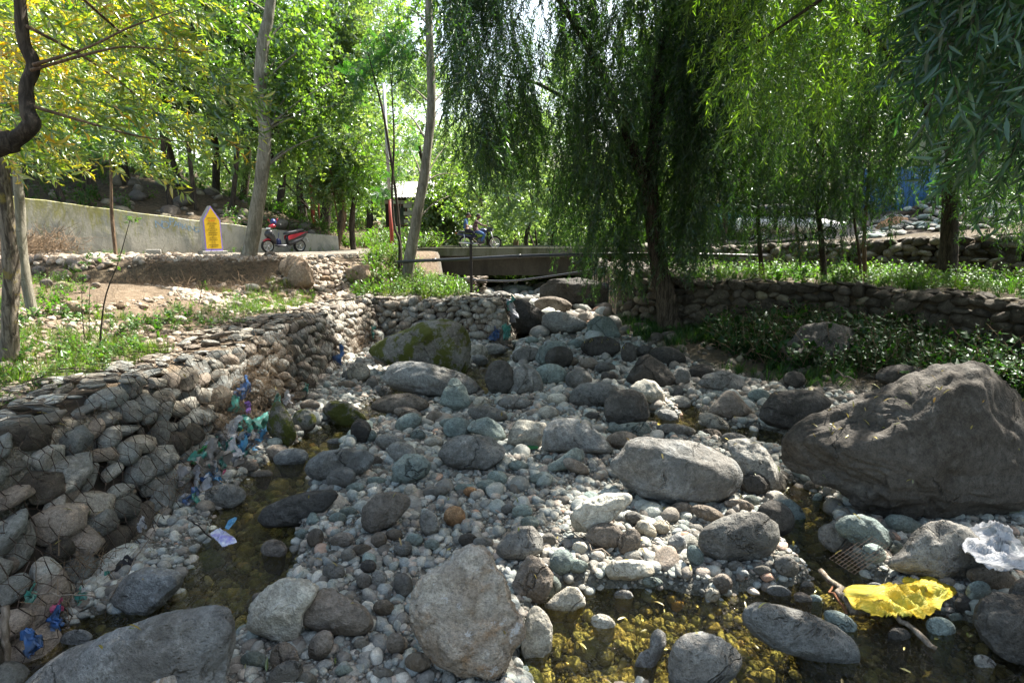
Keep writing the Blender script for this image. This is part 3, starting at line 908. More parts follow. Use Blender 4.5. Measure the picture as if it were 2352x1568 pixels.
def boulder(poly, mat, label=None, short=None, depth=0.8, ang=0.3, ground_z=None, sub=None, sink=0.10, group=None, cat='boulder', name='boulder', seed=None):
    global _bs
    c, rr = outline_radius(poly)
    size_px = rr.mean()
    seed = seed if seed is not None else int(c[0] * 7 + c[1] * 13) % 9973
    r = np.random.default_rng(seed)
    if sub is None: sub = 6 if size_px > 130 else 5 if size_px > 48 else 4 if size_px > 18 else 3
    n, f = ICO(sub)
    rho = np.hypot(n[:, 0], n[:, 1])
    phi = np.arctan2(n[:, 1], n[:, 0]) % (2 * math.pi)
    Rr = np.interp(phi, np.linspace(0, 2 * math.pi, 97), np.append(rr, rr[0]))
    rad = Rr * rho ** 0.85
    ex, ey = rad * np.cos(phi), rad * np.sin(phi)
    dz = n[:, 2] * (1 - 0.15 * n[:, 2] ** 2) * size_px * depth
    p = np.stack([ex, ey, dz], 1)
    # flat chips and broad facets, kept inside the outline
    for k in range(int(4 + 12 * ang)):
        m = r.normal(size=3); m[2] = m[2] * 1.1 + 0.5; m[:2] *= 0.8; m /= np.linalg.norm(m)
        s = p @ m
        lim = s.max() * r.uniform(0.74, 0.93)
        p = p - m * (np.maximum(s - lim, 0) * (0.55 + 0.4 * ang))[:, None]
    inner = (1 - 0.6 * sm(0.75, 1.0, rho))
    p = p * (1 + (0.26 * fbm(n * 1.3 + seed, 3) * inner + (0.07 + 0.08 * ang) * fbm(n * 3.6 + seed, 5))[:, None])
    if sub >= 5:
        # a few deep weathered creases
        cre = np.abs(fbm(n * 1.6 + seed * 1.7, 3))
        p = p * (1 - (0.03 + 0.035 * ang) * (1 - sm(0.0, 0.045, cre)))[:, None]
        step_ = fbm(n * 1.9 + seed * 0.7, 3)
        p = p * (1 + (0.05 * ang) * (sm(0.0, 0.05, step_) - 0.5) * inner)[:, None]
    # keep the silhouette: nothing may bulge beyond the outline
    nb_ = 48 if len(n) > 600 else 24
    for _pass in (0, 1):
        ph2 = np.arctan2(p[:, 1], p[:, 0]) % (2 * math.pi)
        r2 = np.hypot(p[:, 0], p[:, 1]) + 1e-6
        bi = (ph2 / (2 * math.pi) * nb_).astype(int) % nb_
        mx_ = np.zeros(nb_)
        np.maximum.at(mx_, bi, r2)
        mx_ = np.where(mx_ == 0, mx_.mean(), mx_)
        an = (np.arange(nb_) + 0.5) / nb_ * 2 * math.pi
        want = np.interp(an, np.linspace(0, 2 * math.pi, 97), np.append(rr, rr[0]))
        ra = want / mx_
        ra = (np.roll(ra, 1) + 2 * ra + np.roll(ra, -1)) / 4
        kx = np.interp(ph2, np.concatenate([an - 2 * math.pi, an, an + 2 * math.pi]), np.tile(ra, 3))
        p[:, :2] *= kx[:, None]
    rd = ray(*c); rh = rd / np.linalg.norm(rd)
    U = np.array([0, SP, CP]); X = np.array([1.0, 0, 0])
    off = (p[:, 0:1] * X + p[:, 1:2] * U - p[:, 2:3] * rh) / FPX
    E0 = np.array(EYE)
    lo, hi = 1.5, 60.0
    hz = off[:, 2].max() - off[:, 2].min()
    for _ in range(26):
        t = (lo + hi) / 2
        q = E0 + rd * t
        gz = ground_z if ground_z is not None else max(T(q[0], q[1]), zb(q[1]) + WLEV - 0.05)
        zmin = q[2] + off[:, 2].min() * t
        if zmin > gz - sink * hz * t: lo = t
        else: hi = t
    V = E0 + rd * t + off * t
    qz = E0 + rd * t
    wl = zb(qz[1]) + WLEV; bedz = T(qz[0], qz[1])
    if ground_z is None and bedz < wl - 0.06 and qz[1] < 20:
        # standing in water: the foot of the stone reaches down to the bed
        zm = V[:, 2].min()
        V[:, 2] = np.where(V[:, 2] < wl, wl - (wl - V[:, 2]) * (wl - bedz + 0.03) / max(wl - zm, 0.02), V[:, 2])
    org = np.array([V[:, 0].mean(), V[:, 1].mean(), V[:, 2].min()])
    me = bpy.data.meshes.new(name)
    me.from_pydata((V - org).tolist(), [], f)
    me.polygons.foreach_set('use_smooth', [True] * len(f))
    me.materials.append(ROCK[mat])
    o = bpy.data.objects.new(name, me); col.objects.link(o); o.location = org
    tag(o, label, cat, group)
    rw = size_px * t / FPX
    STONES.append((org[0], org[1], rw * 0.95, short or None, float(c[0]), float(c[1]), float(size_px)))
    return o

B = boulder
el = ellipse
# foreground
B([(50,1568),(92,1518),(166,1480),(268,1448),(376,1402),(456,1388),(510,1389),(539,1410),(542,1456),(532,1523),(505,1610),(400,1660),(200,1660),(40,1640)], 'grey', 'long smooth grey boulder lying across the bottom left corner', 'long bottom left boulder', 0.55, 0.15)
B([(285,1620),(300,1560),(322,1526),(376,1503),(411,1510),(443,1545),(475,1590),(470,1650),(380,1680),(300,1660)], 'rust', 'rough pinkish boulder rising in front of the long bottom left boulder', 'pinkish corner boulder', 0.7, 0.5, ground_z=0.0)
B([(285,1322),(335,1301),(403,1306),(426,1330),(414,1351),(376,1389),(330,1421),(290,1410),(254,1384),(264,1358)], 'grey', 'blocky grey boulder standing in the dark pool by the wire wall', 'blocky pool boulder', 0.8, 0.5)
B([(563,1445),(574,1386),(614,1346),(654,1324),(708,1330),(738,1346),(724,1378),(700,1410),(690,1456),(660,1483),(625,1470),(585,1455)], 'pale', 'pinkish white boulder beside the left pool, behind the brown dome', 'pinkish white boulder', 0.75, 0.5)
B([(691,1402),(708,1370),(740,1351),(767,1351),(802,1375),(837,1389),(858,1418),(856,1442),(832,1461),(775,1459),(722,1450),(693,1434)], 'brown', 'smooth dome shaped brown boulder in the gravel bar foreground', 'brown dome boulder', 0.8, 0.15)
B([(942,1389),(955,1346),(977,1314),(1014,1298),(1047,1260),(1084,1248),(1127,1263),(1141,1298),(1165,1335),(1176,1378),(1205,1432),(1203,1464),(1173,1502),(1165,1545),(1133,1561),(1071,1558),(1017,1537),(985,1510),(961,1470),(945,1443)], 'rust', 'largest foreground boulder, blocky with pale top and rusty lower side', 'big rusty foreground boulder', 0.75, 0.75)
B([(829,1195),(832,1165),(865,1133),(905,1127),(940,1138),(943,1162),(905,1203),(862,1226),(833,1221)], 'brown', 'tilted brown boulder on the pebbles in mid gravel bar', 'tilted brown boulder', 0.8, 0.45)
B([(588,1190),(610,1160),(660,1140),(720,1124),(770,1122),(778,1142),(745,1180),(685,1208),(610,1216)], 'dark', 'long dark pitted slab between the left pool and the pebbles', 'dark pitted slab', 0.7, 0.2)
B([(1138,1268),(1150,1240),(1190,1208),(1223,1207),(1246,1235),(1246,1268),(1205,1286),(1155,1284)], 'speck', 'sandy brown half buried boulder behind the big rusty boulder', 'sandy half buried boulder', 0.8, 0.35)
B([(1175,1345),(1190,1308),(1213,1272),(1243,1283),(1272,1318),(1268,1348),(1250,1384),(1210,1384),(1182,1370)], 'brown', 'upright brown pear shaped boulder right of the big rusty one', 'pear shaped boulder', 0.75, 0.4)
B([(1248,1395),(1272,1368),(1303,1346),(1327,1348),(1344,1374),(1345,1392),(1312,1408),(1265,1408)], 'pale', 'pale wedge boulder at the upper edge of the sunlit pool', 'pale pool edge wedge', 0.85, 0.4)
B([(1196,1500),(1200,1448),(1212,1402),(1232,1388),(1258,1410),(1270,1440),(1267,1492),(1240,1528),(1204,1520)], 'pale', 'upright whitish boulder between the big rusty boulder and the sunlit pool', 'upright whitish boulder', 0.8, 0.4)
B([(1386,1308),(1400,1287),(1450,1284),(1495,1288),(1507,1308),(1497,1325),(1450,1333),(1400,1331)], 'pale', 'oblong cream slab along the upper edge of the sunlit pool', 'oblong cream slab', 0.9, 0.2)
B([(1456,1528),(1468,1500),(1493,1486),(1491,1458),(1508,1442),(1528,1453),(1531,1480),(1515,1512),(1500,1541),(1474,1545)], 'grey', 'narrow waisted grey boulder standing out of the pool water', 'narrow waisted pool boulder', 0.8, 0.2)
B([(1535,1565),(1536,1508),(1552,1472),(1580,1453),(1615,1450),(1660,1466),(1696,1492),(1706,1520),(1692,1552),(1645,1590),(1570,1605)], 'grey', 'broad rounded grey boulder in the dark water at the bottom', 'broad bottom pool boulder', 0.7, 0.2)
B([(1704,1422),(1712,1395),(1737,1378),(1785,1384),(1860,1408),(1932,1440),(1968,1475),(1977,1507),(1958,1536),(1918,1534),(1850,1514),(1770,1488),(1720,1456)], 'grey', 'long smooth oval boulder lying slanted in the lower right pool', 'long oval pool boulder', 0.7, 0.05)
B(el(1932,1430,46,22,32), 'teal', 'greenish slab partly under the long oval pool boulder', 'greenish pool slab', 0.8)
B(el(1927,1238,52,33,25), 'speck', 'round pitted brown boulder left of the rusty wire grid', 'round boulder by the grid', 0.8, 0.2)
B([(1915,1203),(1940,1183),(1978,1180),(2012,1192),(2040,1218),(2054,1256),(2030,1272),(1970,1255),(1930,1230)], 'teal', 'flat green grey boulder behind the rusty wire grid', 'green grey boulder behind the grid', 0.8, 0.2)
B(el(2077,1205,47,21,18), 'teal', 'smooth teal slab at the foot of the giant boulder', 'teal slab under the giant boulder', 0.8, 0.3)
B([(2033,1300),(2040,1280),(2070,1265),(2095,1225),(2130,1200),(2170,1193),(2222,1210),(2262,1240),(2270,1290),(2232,1332),(2150,1328),(2080,1322)], 'speck', 'sloping brown pitted boulder below the giant boulder, left of the white sack', 'sloping brown boulder', 0.75, 0.25)
B(el(2178,1306,35,24), 'speck', 'round pitted stone in front of the sloping brown boulder', 'round pitted stone', 0.9)
B(el(2280,1329,62,26,12), 'brown', 'long loaf shaped brown boulder under the white sack', 'loaf shaped boulder', 0.8, 0.15)
B(el(2248,1360,30,27), 'teal', 'round blue grey stone right of the yellow sack', 'blue grey stone by the yellow sack', 0.9)
B([(2232,1425),(2245,1378),(2290,1358),(2350,1368),(2410,1400),(2410,1530),(2350,1530),(2290,1503),(2250,1463)], 'dark', 'large dark craggy boulder filling the lower right corner', 'dark corner boulder', 0.8, 0.6)
B(el(2374,1368,58,48), 'dark', 'dark rounded boulder cut by the right edge above the craggy corner boulder', 'dark edge boulder', 0.8, ground_z=0.18)
B(el(2007,1272,30,23,25), 'teal', 'pale teal stone lying under the rusty wire grid', 'teal stone under the grid', 0.9)
B(el(1806,1300,31,23,30), 'speck', 'egg shaped grey stone on the pebble spit by the right stream', 'egg shaped stone', 0.9, 0.1)
B(el(2161,1441,36,24,20), 'teal', 'green grey stone in the water below the yellow sack', 'stone below the yellow sack', 0.8)
B(el(2066,1460,27,20,10), 'dark', 'dark wet stone in the shallow water below the yellow sack', 'dark wet stone', 0.8)
B(el(2263,1523,30,17,32), 'speck', 'small whitish stone alone in the dark water at lower right', 'small whitish water stone', 0.8)
B([(1602,1245),(1612,1215),(1650,1190),(1700,1176),(1752,1177),(1786,1203),(1791,1240),(1775,1270),(1740,1290),(1660,1290),(1615,1272)], 'speck', 'broad speckled boulder dappled with sun, right of the gravel bar', 'broad speckled boulder', 0.8, 0.1)
B(el(1782,1190,46,38,35), 'dark', 'dark brown boulder wedged behind the broad speckled boulder', 'dark wedged boulder', 0.8)
B([(1786,1150),(1815,1144),(1840,1165),(1853,1190),(1836,1206),(1808,1192)], 'teal', 'tilted pale teal slab beside the right trickle', 'tilted teal slab', 0.6, 0.6)
B([(1310,1195),(1318,1168),(1345,1148),(1392,1131),(1442,1130),(1457,1140),(1445,1162),(1414,1188),(1385,1212),(1350,1225),(1320,1219)], 'pale', 'cream white sunlit slab resting on a darker stone in mid gravel bar', 'sunlit cream slab', 0.7, 0.15, ground_z=0.24)
B(el(1388,1232,42,32), 'brown', 'brown stone propping up the sunlit cream slab', 'propping stone', 0.7, 0.5)
B(el(1446,1246,25,34,20), 'brown', 'upright brown stone right of the one propping the cream slab', 'upright brown stone', 0.7, 0.6)
B([(1394,1066),(1430,1036),(1444,1008),(1470,997),(1524,1008),(1592,1012),(1645,1030),(1688,1055),(1706,1085),(1702,1118),(1668,1148),(1626,1160),(1551,1156),(1484,1146),(1438,1122),(1416,1090)], 'grey', 'very large cracked grey boulder with sun patches in the stream centre', 'large cracked boulder', 0.8, 0.25)
B([(1664,1015),(1690,1006),(1725,1006),(1760,1030),(1778,1060),(1802,1090),(1813,1118),(1790,1136),(1750,1122),(1702,1090),(1680,1050)], 'speck', 'long brown boulder leaning between the cracked boulder and the giant one', 'leaning brown boulder', 0.8, 0.35)
B([(1244,1020),(1250,985),(1268,964),(1300,960),(1332,962),(1362,982),(1390,1004),(1413,1038),(1396,1046),(1340,1042),(1290,1042),(1252,1038)], 'grey', 'domed warm grey boulder left of the large cracked boulder', 'domed warm grey boulder', 0.85, 0.15)
B([(1163,1026),(1170,990),(1190,962),(1215,966),(1257,972),(1250,1000),(1240,1026),(1200,1034)], 'pale', 'white green angular boulder left of the domed warm grey boulder', 'white green angular boulder', 0.8, 0.6)
B([(1238,1082),(1288,1050),(1318,1026),(1340,1033),(1343,1056),(1302,1077),(1260,1088)], 'teal', 'pale teal ramp shaped stone on the pebbles', 'teal ramp stone', 0.8, 0.5)
B(el(1323,1072,34,15,30), 'brown', 'thin reddish brown slab in front of the teal ramp stone', 'thin reddish slab', 0.8, 0.6)
B([(1387,950),(1390,920),(1412,896),(1450,893),(1480,905),(1490,935),(1493,960),(1470,976),(1420,979),(1395,970)], 'dark', 'dark squarish boulder in the centre of the stream bed', 'dark squarish boulder', 0.8, 0.5)
B([(1444,892),(1460,878),(1480,870),(1505,876),(1525,900),(1529,925),(1505,932),(1470,915)], 'pale', 'tan boulder with sun patch behind the dark squarish boulder', 'tan sun patch boulder', 0.8, 0.2)
B([(1303,928),(1315,895),(1335,880),(1380,875),(1415,885),(1428,902),(1405,930),(1360,938),(1320,934)], 'grey', 'blue grey speckled boulder left of the dark squarish one', 'blue grey speckled boulder', 0.8, 0.2)
B(el(1329,872,31,25), 'grey', 'rounded grey boulder behind the blue grey speckled boulder', 'rounded grey boulder', 0.8)
B([(1436,875),(1450,850),(1470,820),(1490,812),(1515,830),(1535,845),(1552,868),(1545,892),(1500,894),(1460,888)], 'dark', 'peaked dark grey boulder at the stream bend', 'peaked dark boulder', 0.8, 0.7)
B(el(1534,819,43,23,12), 'dark', 'dark lens shaped boulder at the edge of the grass', 'lens shaped grass edge boulder', 0.8, 0.3)
B(el(1482,808,24,15), 'dark', 'small dark boulder left of the lens shaped one', 'small dark boulder', 0.8, 0.4)
B(el(1444,812,18,26), 'dark', 'narrow upright dark boulder in the shade', 'narrow dark boulder', 0.8, 0.5)
B(el(1380,797,46,25), 'dark', 'wide dark boulder with fallen leaves in the shade', 'wide dark boulder', 0.8, 0.3)
B([(1346,772),(1350,740),(1370,726),(1400,727),(1415,745),(1428,775),(1400,782),(1365,780)], 'teal', 'green grey boulder near the foot of the big willow', 'green grey willow boulder', 0.8, 0.3)
B(el(1284,822,33,27,-15), 'dark', 'dark angular boulder leaning on the pale teal one', 'dark angular boulder', 0.8, 0.7)
B([(1228,825),(1240,795),(1265,782),(1295,785),(1305,800),(1280,835),(1250,842)], 'teal', 'pale teal boulder behind the dark angular one', 'pale teal boulder', 0.8, 0.4)
B(el(1209,816,34,20,-10), 'grey', 'grey block shaped boulder in the upper stream bed', 'upper block boulder', 0.8, 0.5)
B([(1163,902),(1165,870),(1185,845),(1210,833),(1235,855),(1250,885),(1240,904),(1200,908)], 'grey', 'rough grey peaked boulder behind the tied white bundle', 'rough peaked boulder', 0.8, 0.6)
B(el(1264,862,39,27), 'teal', 'smooth green grey boulder right of the rough peaked one', 'smooth green grey boulder', 0.8, 0.2)
B(el(1148,869,34,43), 'dark', 'tall dark brown boulder left of the tied white bundle', 'tall dark brown boulder', 0.8, 0.5)
B([(1624,952),(1640,925),(1665,898),(1687,898),(1712,925),(1733,952),(1700,962),(1650,962)], 'brown', 'pyramid shaped brown boulder in the right shallows', 'pyramid boulder', 0.8, 0.5)
B([(1598,882),(1618,860),(1660,850),(1700,862),(1716,885),(1692,902),(1640,899)], 'grey', 'low wide grey boulder at the grass edge', 'low wide boulder', 0.8, 0.2)
B(el(1611,855,29,19), 'dark', 'dark stone behind the low wide boulder', 'dark stone by the grass', 0.8, 0.5)
B(el(1565,866,22,22), 'grey', 'grey lumpy stone right of the peaked dark boulder', 'grey lumpy stone', 0.8, 0.5)
B(el(1640,970,38,18,25), 'pale', 'pale tan slab sloping into the right shallows', 'pale tan slab', 0.8, 0.4)
B(el(1630,999,28,15), 'brown', 'brown rounded stone at the edge of the right shallows', 'brown shallows stone', 0.8)
B(el(1690,1010,34,16,12), 'speck', 'sunlit flat stone between the cracked and leaning boulders', 'sunlit flat stone', 0.8)
B(el(1561,925,27,17), 'speck', 'pitted pale stone in the middle shallows', 'pitted pale stone', 0.8)
B(el(1551,900,21,16), 'grey', 'small grey stone behind the pitted pale stone', 'small grey stone', 0.8)
B(el(1553,987,46,14,6), 'speck', 'flat stone lying in the amber shallows', 'flat amber shallows stone', 0.8)
B([(1390,990),(1402,976),(1450,970),(1485,968),(1496,985),(1488,1004),(1440,1003)], 'teal', 'pale green slab behind the large cracked boulder', 'pale green slab', 0.8, 0.4)
B(el(1430,1012,38,22), 'brown', 'brown stone tucked against the large cracked boulder', 'tucked brown stone', 0.8)
B(el(1533,955,24,16,15), 'grey', 'angular grey stone at the middle shallows', 'angular shallows stone', 0.8, 0.7)
B(el(1182,926,40,16), 'grey', 'flat cracked slab below the tied white bundle', 'flat cracked slab', 0.8, 0.5)
B(el(1735,1112,34,26,10), 'dark', 'dark rounded stone right of the large cracked boulder', 'dark rounded stone', 0.8)
B([(1760,1015),(1782,996),(1838,972),(1884,945),(1964,905),(2031,892),(2099,859),(2152,843),(2206,834),(2246,838),(2281,859),(2322,892),(2360,929),(2420,980),(2470,1070),(2440,1150),(2340,1190),(2230,1200),(2120,1203),(2030,1192),(1975,1168),(1945,1143),(1900,1122),(1838,1108),(1788,1062)], 'giant', 'giant dark boulder filling the right side of the stream bed', 'giant boulder', 0.75, 0.55, sink=0.08)
B([(1743,960),(1750,932),(1775,900),(1830,894),(1882,896),(1915,925),(1885,965),(1820,990),(1765,978)], 'dark', 'dark boulder tucked behind the left shoulder of the giant boulder', 'shoulder boulder', 0.8, 0.4)
B(el(2070,864,60,27), 'dark', 'dark mossy boulder behind the ridge of the giant boulder', 'ridge boulder', 0.8, 0.3)
B(el(1824,872,26,20), 'dark', 'round dark stone at the edge of the weeds on the right', 'round dark weed stone', 0.8)
B([(1775,850),(1785,800),(1820,778),(1840,748),(1900,738),(1960,752),(1968,790),(1930,832),(1850,860),(1800,868)], 'dark', 'large dark mossy boulder overgrown by weeds below the lower wall', 'overgrown boulder', 0.8, 0.5, sink=0.3)
B(el(2335,1150,48,40), 'teal', 'blue grey boulder at the right edge below the giant boulder', 'right edge boulder', 0.8, 0.3)
B([(843,814),(852,795),(878,775),(930,757),(970,740),(1010,731),(1052,738),(1076,760),(1081,790),(1079,830),(1068,862),(1020,870),(960,860),(890,840)], 'moss', 'large mossy boulder at the bend of the wire wall', 'large mossy boulder', 0.8, 0.35)
B(el(933,809,47,25,5), 'grey', 'rounded grey boulder in front of the large mossy boulder', 'rounded boulder before the mossy one', 0.8, 0.3)
B(el(885,823,26,17,-20), 'brown', 'yellow brown stone in front of the large mossy boulder, left side', 'yellow brown stone', 0.8, 0.3)
B([(878,880),(885,848),(905,830),(940,826),(1000,838),(1060,853),(1098,878),(1112,898),(1085,918),(1030,915),(975,908),(915,900)], 'grey', 'long hollowed blue grey boulder in the middle of the stream bed', 'long hollowed boulder', 0.8, 0.2)
B([(1008,925),(1020,895),(1035,870),(1050,867),(1070,890),(1082,925),(1075,946),(1040,948)], 'teal', 'upright teal fin shaped boulder before the long hollowed one', 'teal fin boulder', 0.7, 0.4)
B([(849,940),(862,915),(900,905),(940,902),(975,915),(990,932),(960,950),(900,954)], 'brown', 'low brown boulder beside the left channel', 'low brown boulder', 0.8, 0.15)
B(el(936,949,33,14,10), 'brown', 'small brown slab left of the pale folded stone', 'small brown slab', 0.8)
B(el(938,970,33,20,-22), 'teal', 'pale folded stone on the gravel by the left channel', 'pale folded stone', 0.8, 0.4)
B(el(829,990,24,28), 'dark', 'upright porous dark stone at the left channel', 'upright porous stone', 0.8, 0.4)
B([(738,942),(760,918),(800,923),(830,948),(848,968),(815,982),(770,976)], 'moss', 'mossy brown boulder in the left channel', 'mossy channel boulder', 0.8, 0.3)
B(el(897,1016,36,20,8), 'speck', 'pitted grey green stone behind the low broad boulder', 'pitted grey green stone', 0.8)
B(el(925,1040,36,25,20), 'speck', 'second pitted stone overlapping the pitted grey green one', 'second pitted stone', 0.8)
B([(699,1085),(706,1058),(740,1035),(800,1029),(850,1033),(860,1052),(850,1078),(815,1095),(765,1110),(722,1104)], 'grey', 'low broad grey boulder at the edge of the left channel', 'low broad boulder', 0.8, 0.15)
B(el(783,1097,35,24,-20), 'grey', 'grey stone leaning against the low broad boulder', 'leaning grey stone', 0.8)
B([(899,1112),(903,1066),(930,1042),(965,1042),(992,1065),(982,1092),(942,1114)], 'teal', 'two toned stone in front of the second pitted stone', 'two toned stone', 0.8, 0.3)
B([(1005,1047),(1020,1015),(1050,1000),(1090,997),(1130,1004),(1160,1030),(1157,1056),(1122,1080),(1080,1084),(1030,1072)], 'grey', 'oval grey boulder with fine cracks in the centre of the bed', 'oval centre boulder', 0.8, 0.1)
B(el(1051,985,33,27), 'teal', 'smooth teal boulder behind the oval centre boulder', 'smooth teal boulder', 0.8, 0.15)
B([(1070,988),(1085,965),(1120,957),(1150,975),(1166,1008),(1145,1020),(1100,1000)], 'teal', 'light teal boulder with green string on it', 'green string boulder', 0.8, 0.2)
B(el(1120,952,47,20,10), 'speck', 'wide pitted boulder behind the green string boulder', 'wide pitted boulder', 0.8)
B(el(823,855,27,23), 'pale', 'round sunlit pale boulder below the bend of the wire wall', 'round sunlit pale boulder', 0.9, 0.15)
B(el(1098,809,23,18), 'pale', 'pale rounded stone right of the large mossy boulder', 'pale rounded stone', 0.8)
B(el(1100,829,21,15), 'grey', 'grey round stone in front of the pale rounded stone', 'grey round stone', 0.8)
B(el(1134,803,28,15), 'speck', 'light creased stone right of the pale rounded stone', 'light creased stone', 0.8, 0.4)
B([(612,985),(620,945),(632,918),(650,928),(672,965),(682,1000),(666,1026),(630,1012)], 'moss', 'tall narrow boulder at the foot of the wire wall', 'tall narrow boulder', 0.8, 0.4)
B(el(699,966,28,27,20), 'moss', 'moss capped stone standing in the left channel', 'moss capped stone', 0.8)
B(el(668,1051,41,22,-8), 'grey', 'oval grey stone in the left channel, moss on one end', 'oval channel stone', 0.8, 0.1)
B(el(636,1041,28,20), 'brown', 'wet brown stone behind the oval channel stone', 'wet brown stone', 0.8)
B(el(513,1141,53,30,-8), 'speck', 'pitted mossy boulder below the heap of plastic bags', 'boulder below the bags', 0.8, 0.2)
B([(1153,742),(1156,700),(1176,683),(1200,686),(1240,710),(1258,724),(1252,746),(1242,766),(1200,774),(1165,770)], 'dark', 'big dark sided boulder at the end of the wire wall', 'dark sided boulder', 0.8, 0.35)
B([(1244,746),(1248,722),(1270,714),(1302,718),(1352,742),(1340,760),(1300,768),(1260,767)], 'grey', 'smooth grey boulder right of the dark sided one', 'smooth upstream boulder', 0.8, 0.2)
B(el(1270,700,44,19,5), 'brown', 'brown boulder behind the smooth upstream boulder', 'brown upstream boulder', 0.8)
B([(1238,692),(1242,655),(1262,640),(1330,638),(1400,650),(1432,682),(1400,716),(1320,714)], 'dark', 'huge dark conglomerate rock at the right bank under the bridge', 'conglomerate rock', 0.8, 0.6)
B(el(1190,664,38,11), 'teal', 'long pale slab upstream near the bridge', 'long upstream slab', 0.8, 0.3)
B(el(1148,679,24,11), 'grey', 'grey slab upstream left of the dark sided boulder', 'grey upstream slab', 0.8)
B([(638,622),(645,598),(665,588),(690,590),(705,602),(700,625),(660,642)], 'tan', 'tan boulder resting behind the leaning sunlit one on the left bank', 'rear bank boulder', 0.8, 0.2)
B([(657,645),(665,620),(680,600),(705,602),(719,630),(721,655),(701,668),(673,662)], 'tan', 'leaning sunlit tan boulder on the left bank', 'leaning sunlit boulder', 0.8, 0.15)
B([(796,645),(794,617),(812,607),(847,608),(851,635),(840,652),(812,652)], 'tan', 'square tan boulder on the bank left of the second poplar', 'square tan boulder', 0.8, 0.5)
B(el(873,650,24,14), 'tan', 'low tan boulder between the square one and the poplar', 'low tan boulder', 0.8)
B(el(915,658,20,12), 'tan', 'small tan block at the foot of the second poplar', 'small tan block', 0.8, 0.5)
B(el(996,676,17,11), 'dark', 'dark round stone in the bush on the wire wall', 'dark bush stone', 0.8)
B(el(769,547,25,12), 'grey', 'smooth grey rock beyond the end of the plastered wall', 'far smooth rock', 0.8, ground_z=2.1)
B(el(140,632,26,15), 'tan', 'round tan boulder in the weeds of the left bank', 'weeds boulder', 0.8)
B(el(106,651,16,11), 'brown', 'brown stone left of the flat one in the bank weeds', 'brown weeds stone', 0.8)
B(el(142,656,21,10), 'tan', 'flat stone below the round tan boulder in the weeds', 'flat weeds stone', 0.8)
B(el(167,606,21,10), 'brown', 'flat brown stone on the earth mound below the plastered wall', 'mound stone', 0.8, 0.5)
B(el(125,583,24,10), 'brown', 'slab on top of the earth mound by the plastered wall', 'mound top slab', 0.8, 0.5)
B(el(166,709,29,18), 'tan', 'flat reddish tan boulder wrapped by roots on the left bank', 'root wrapped boulder', 0.8, 0.3)
B([(2008,532),(2018,512),(2045,499),(2072,497),(2096,505),(2103,525),(2082,537),(2040,537)], 'orange', 'orange brown boulder on the right bank road edge', 'orange road boulder', 0.7, 0.2)

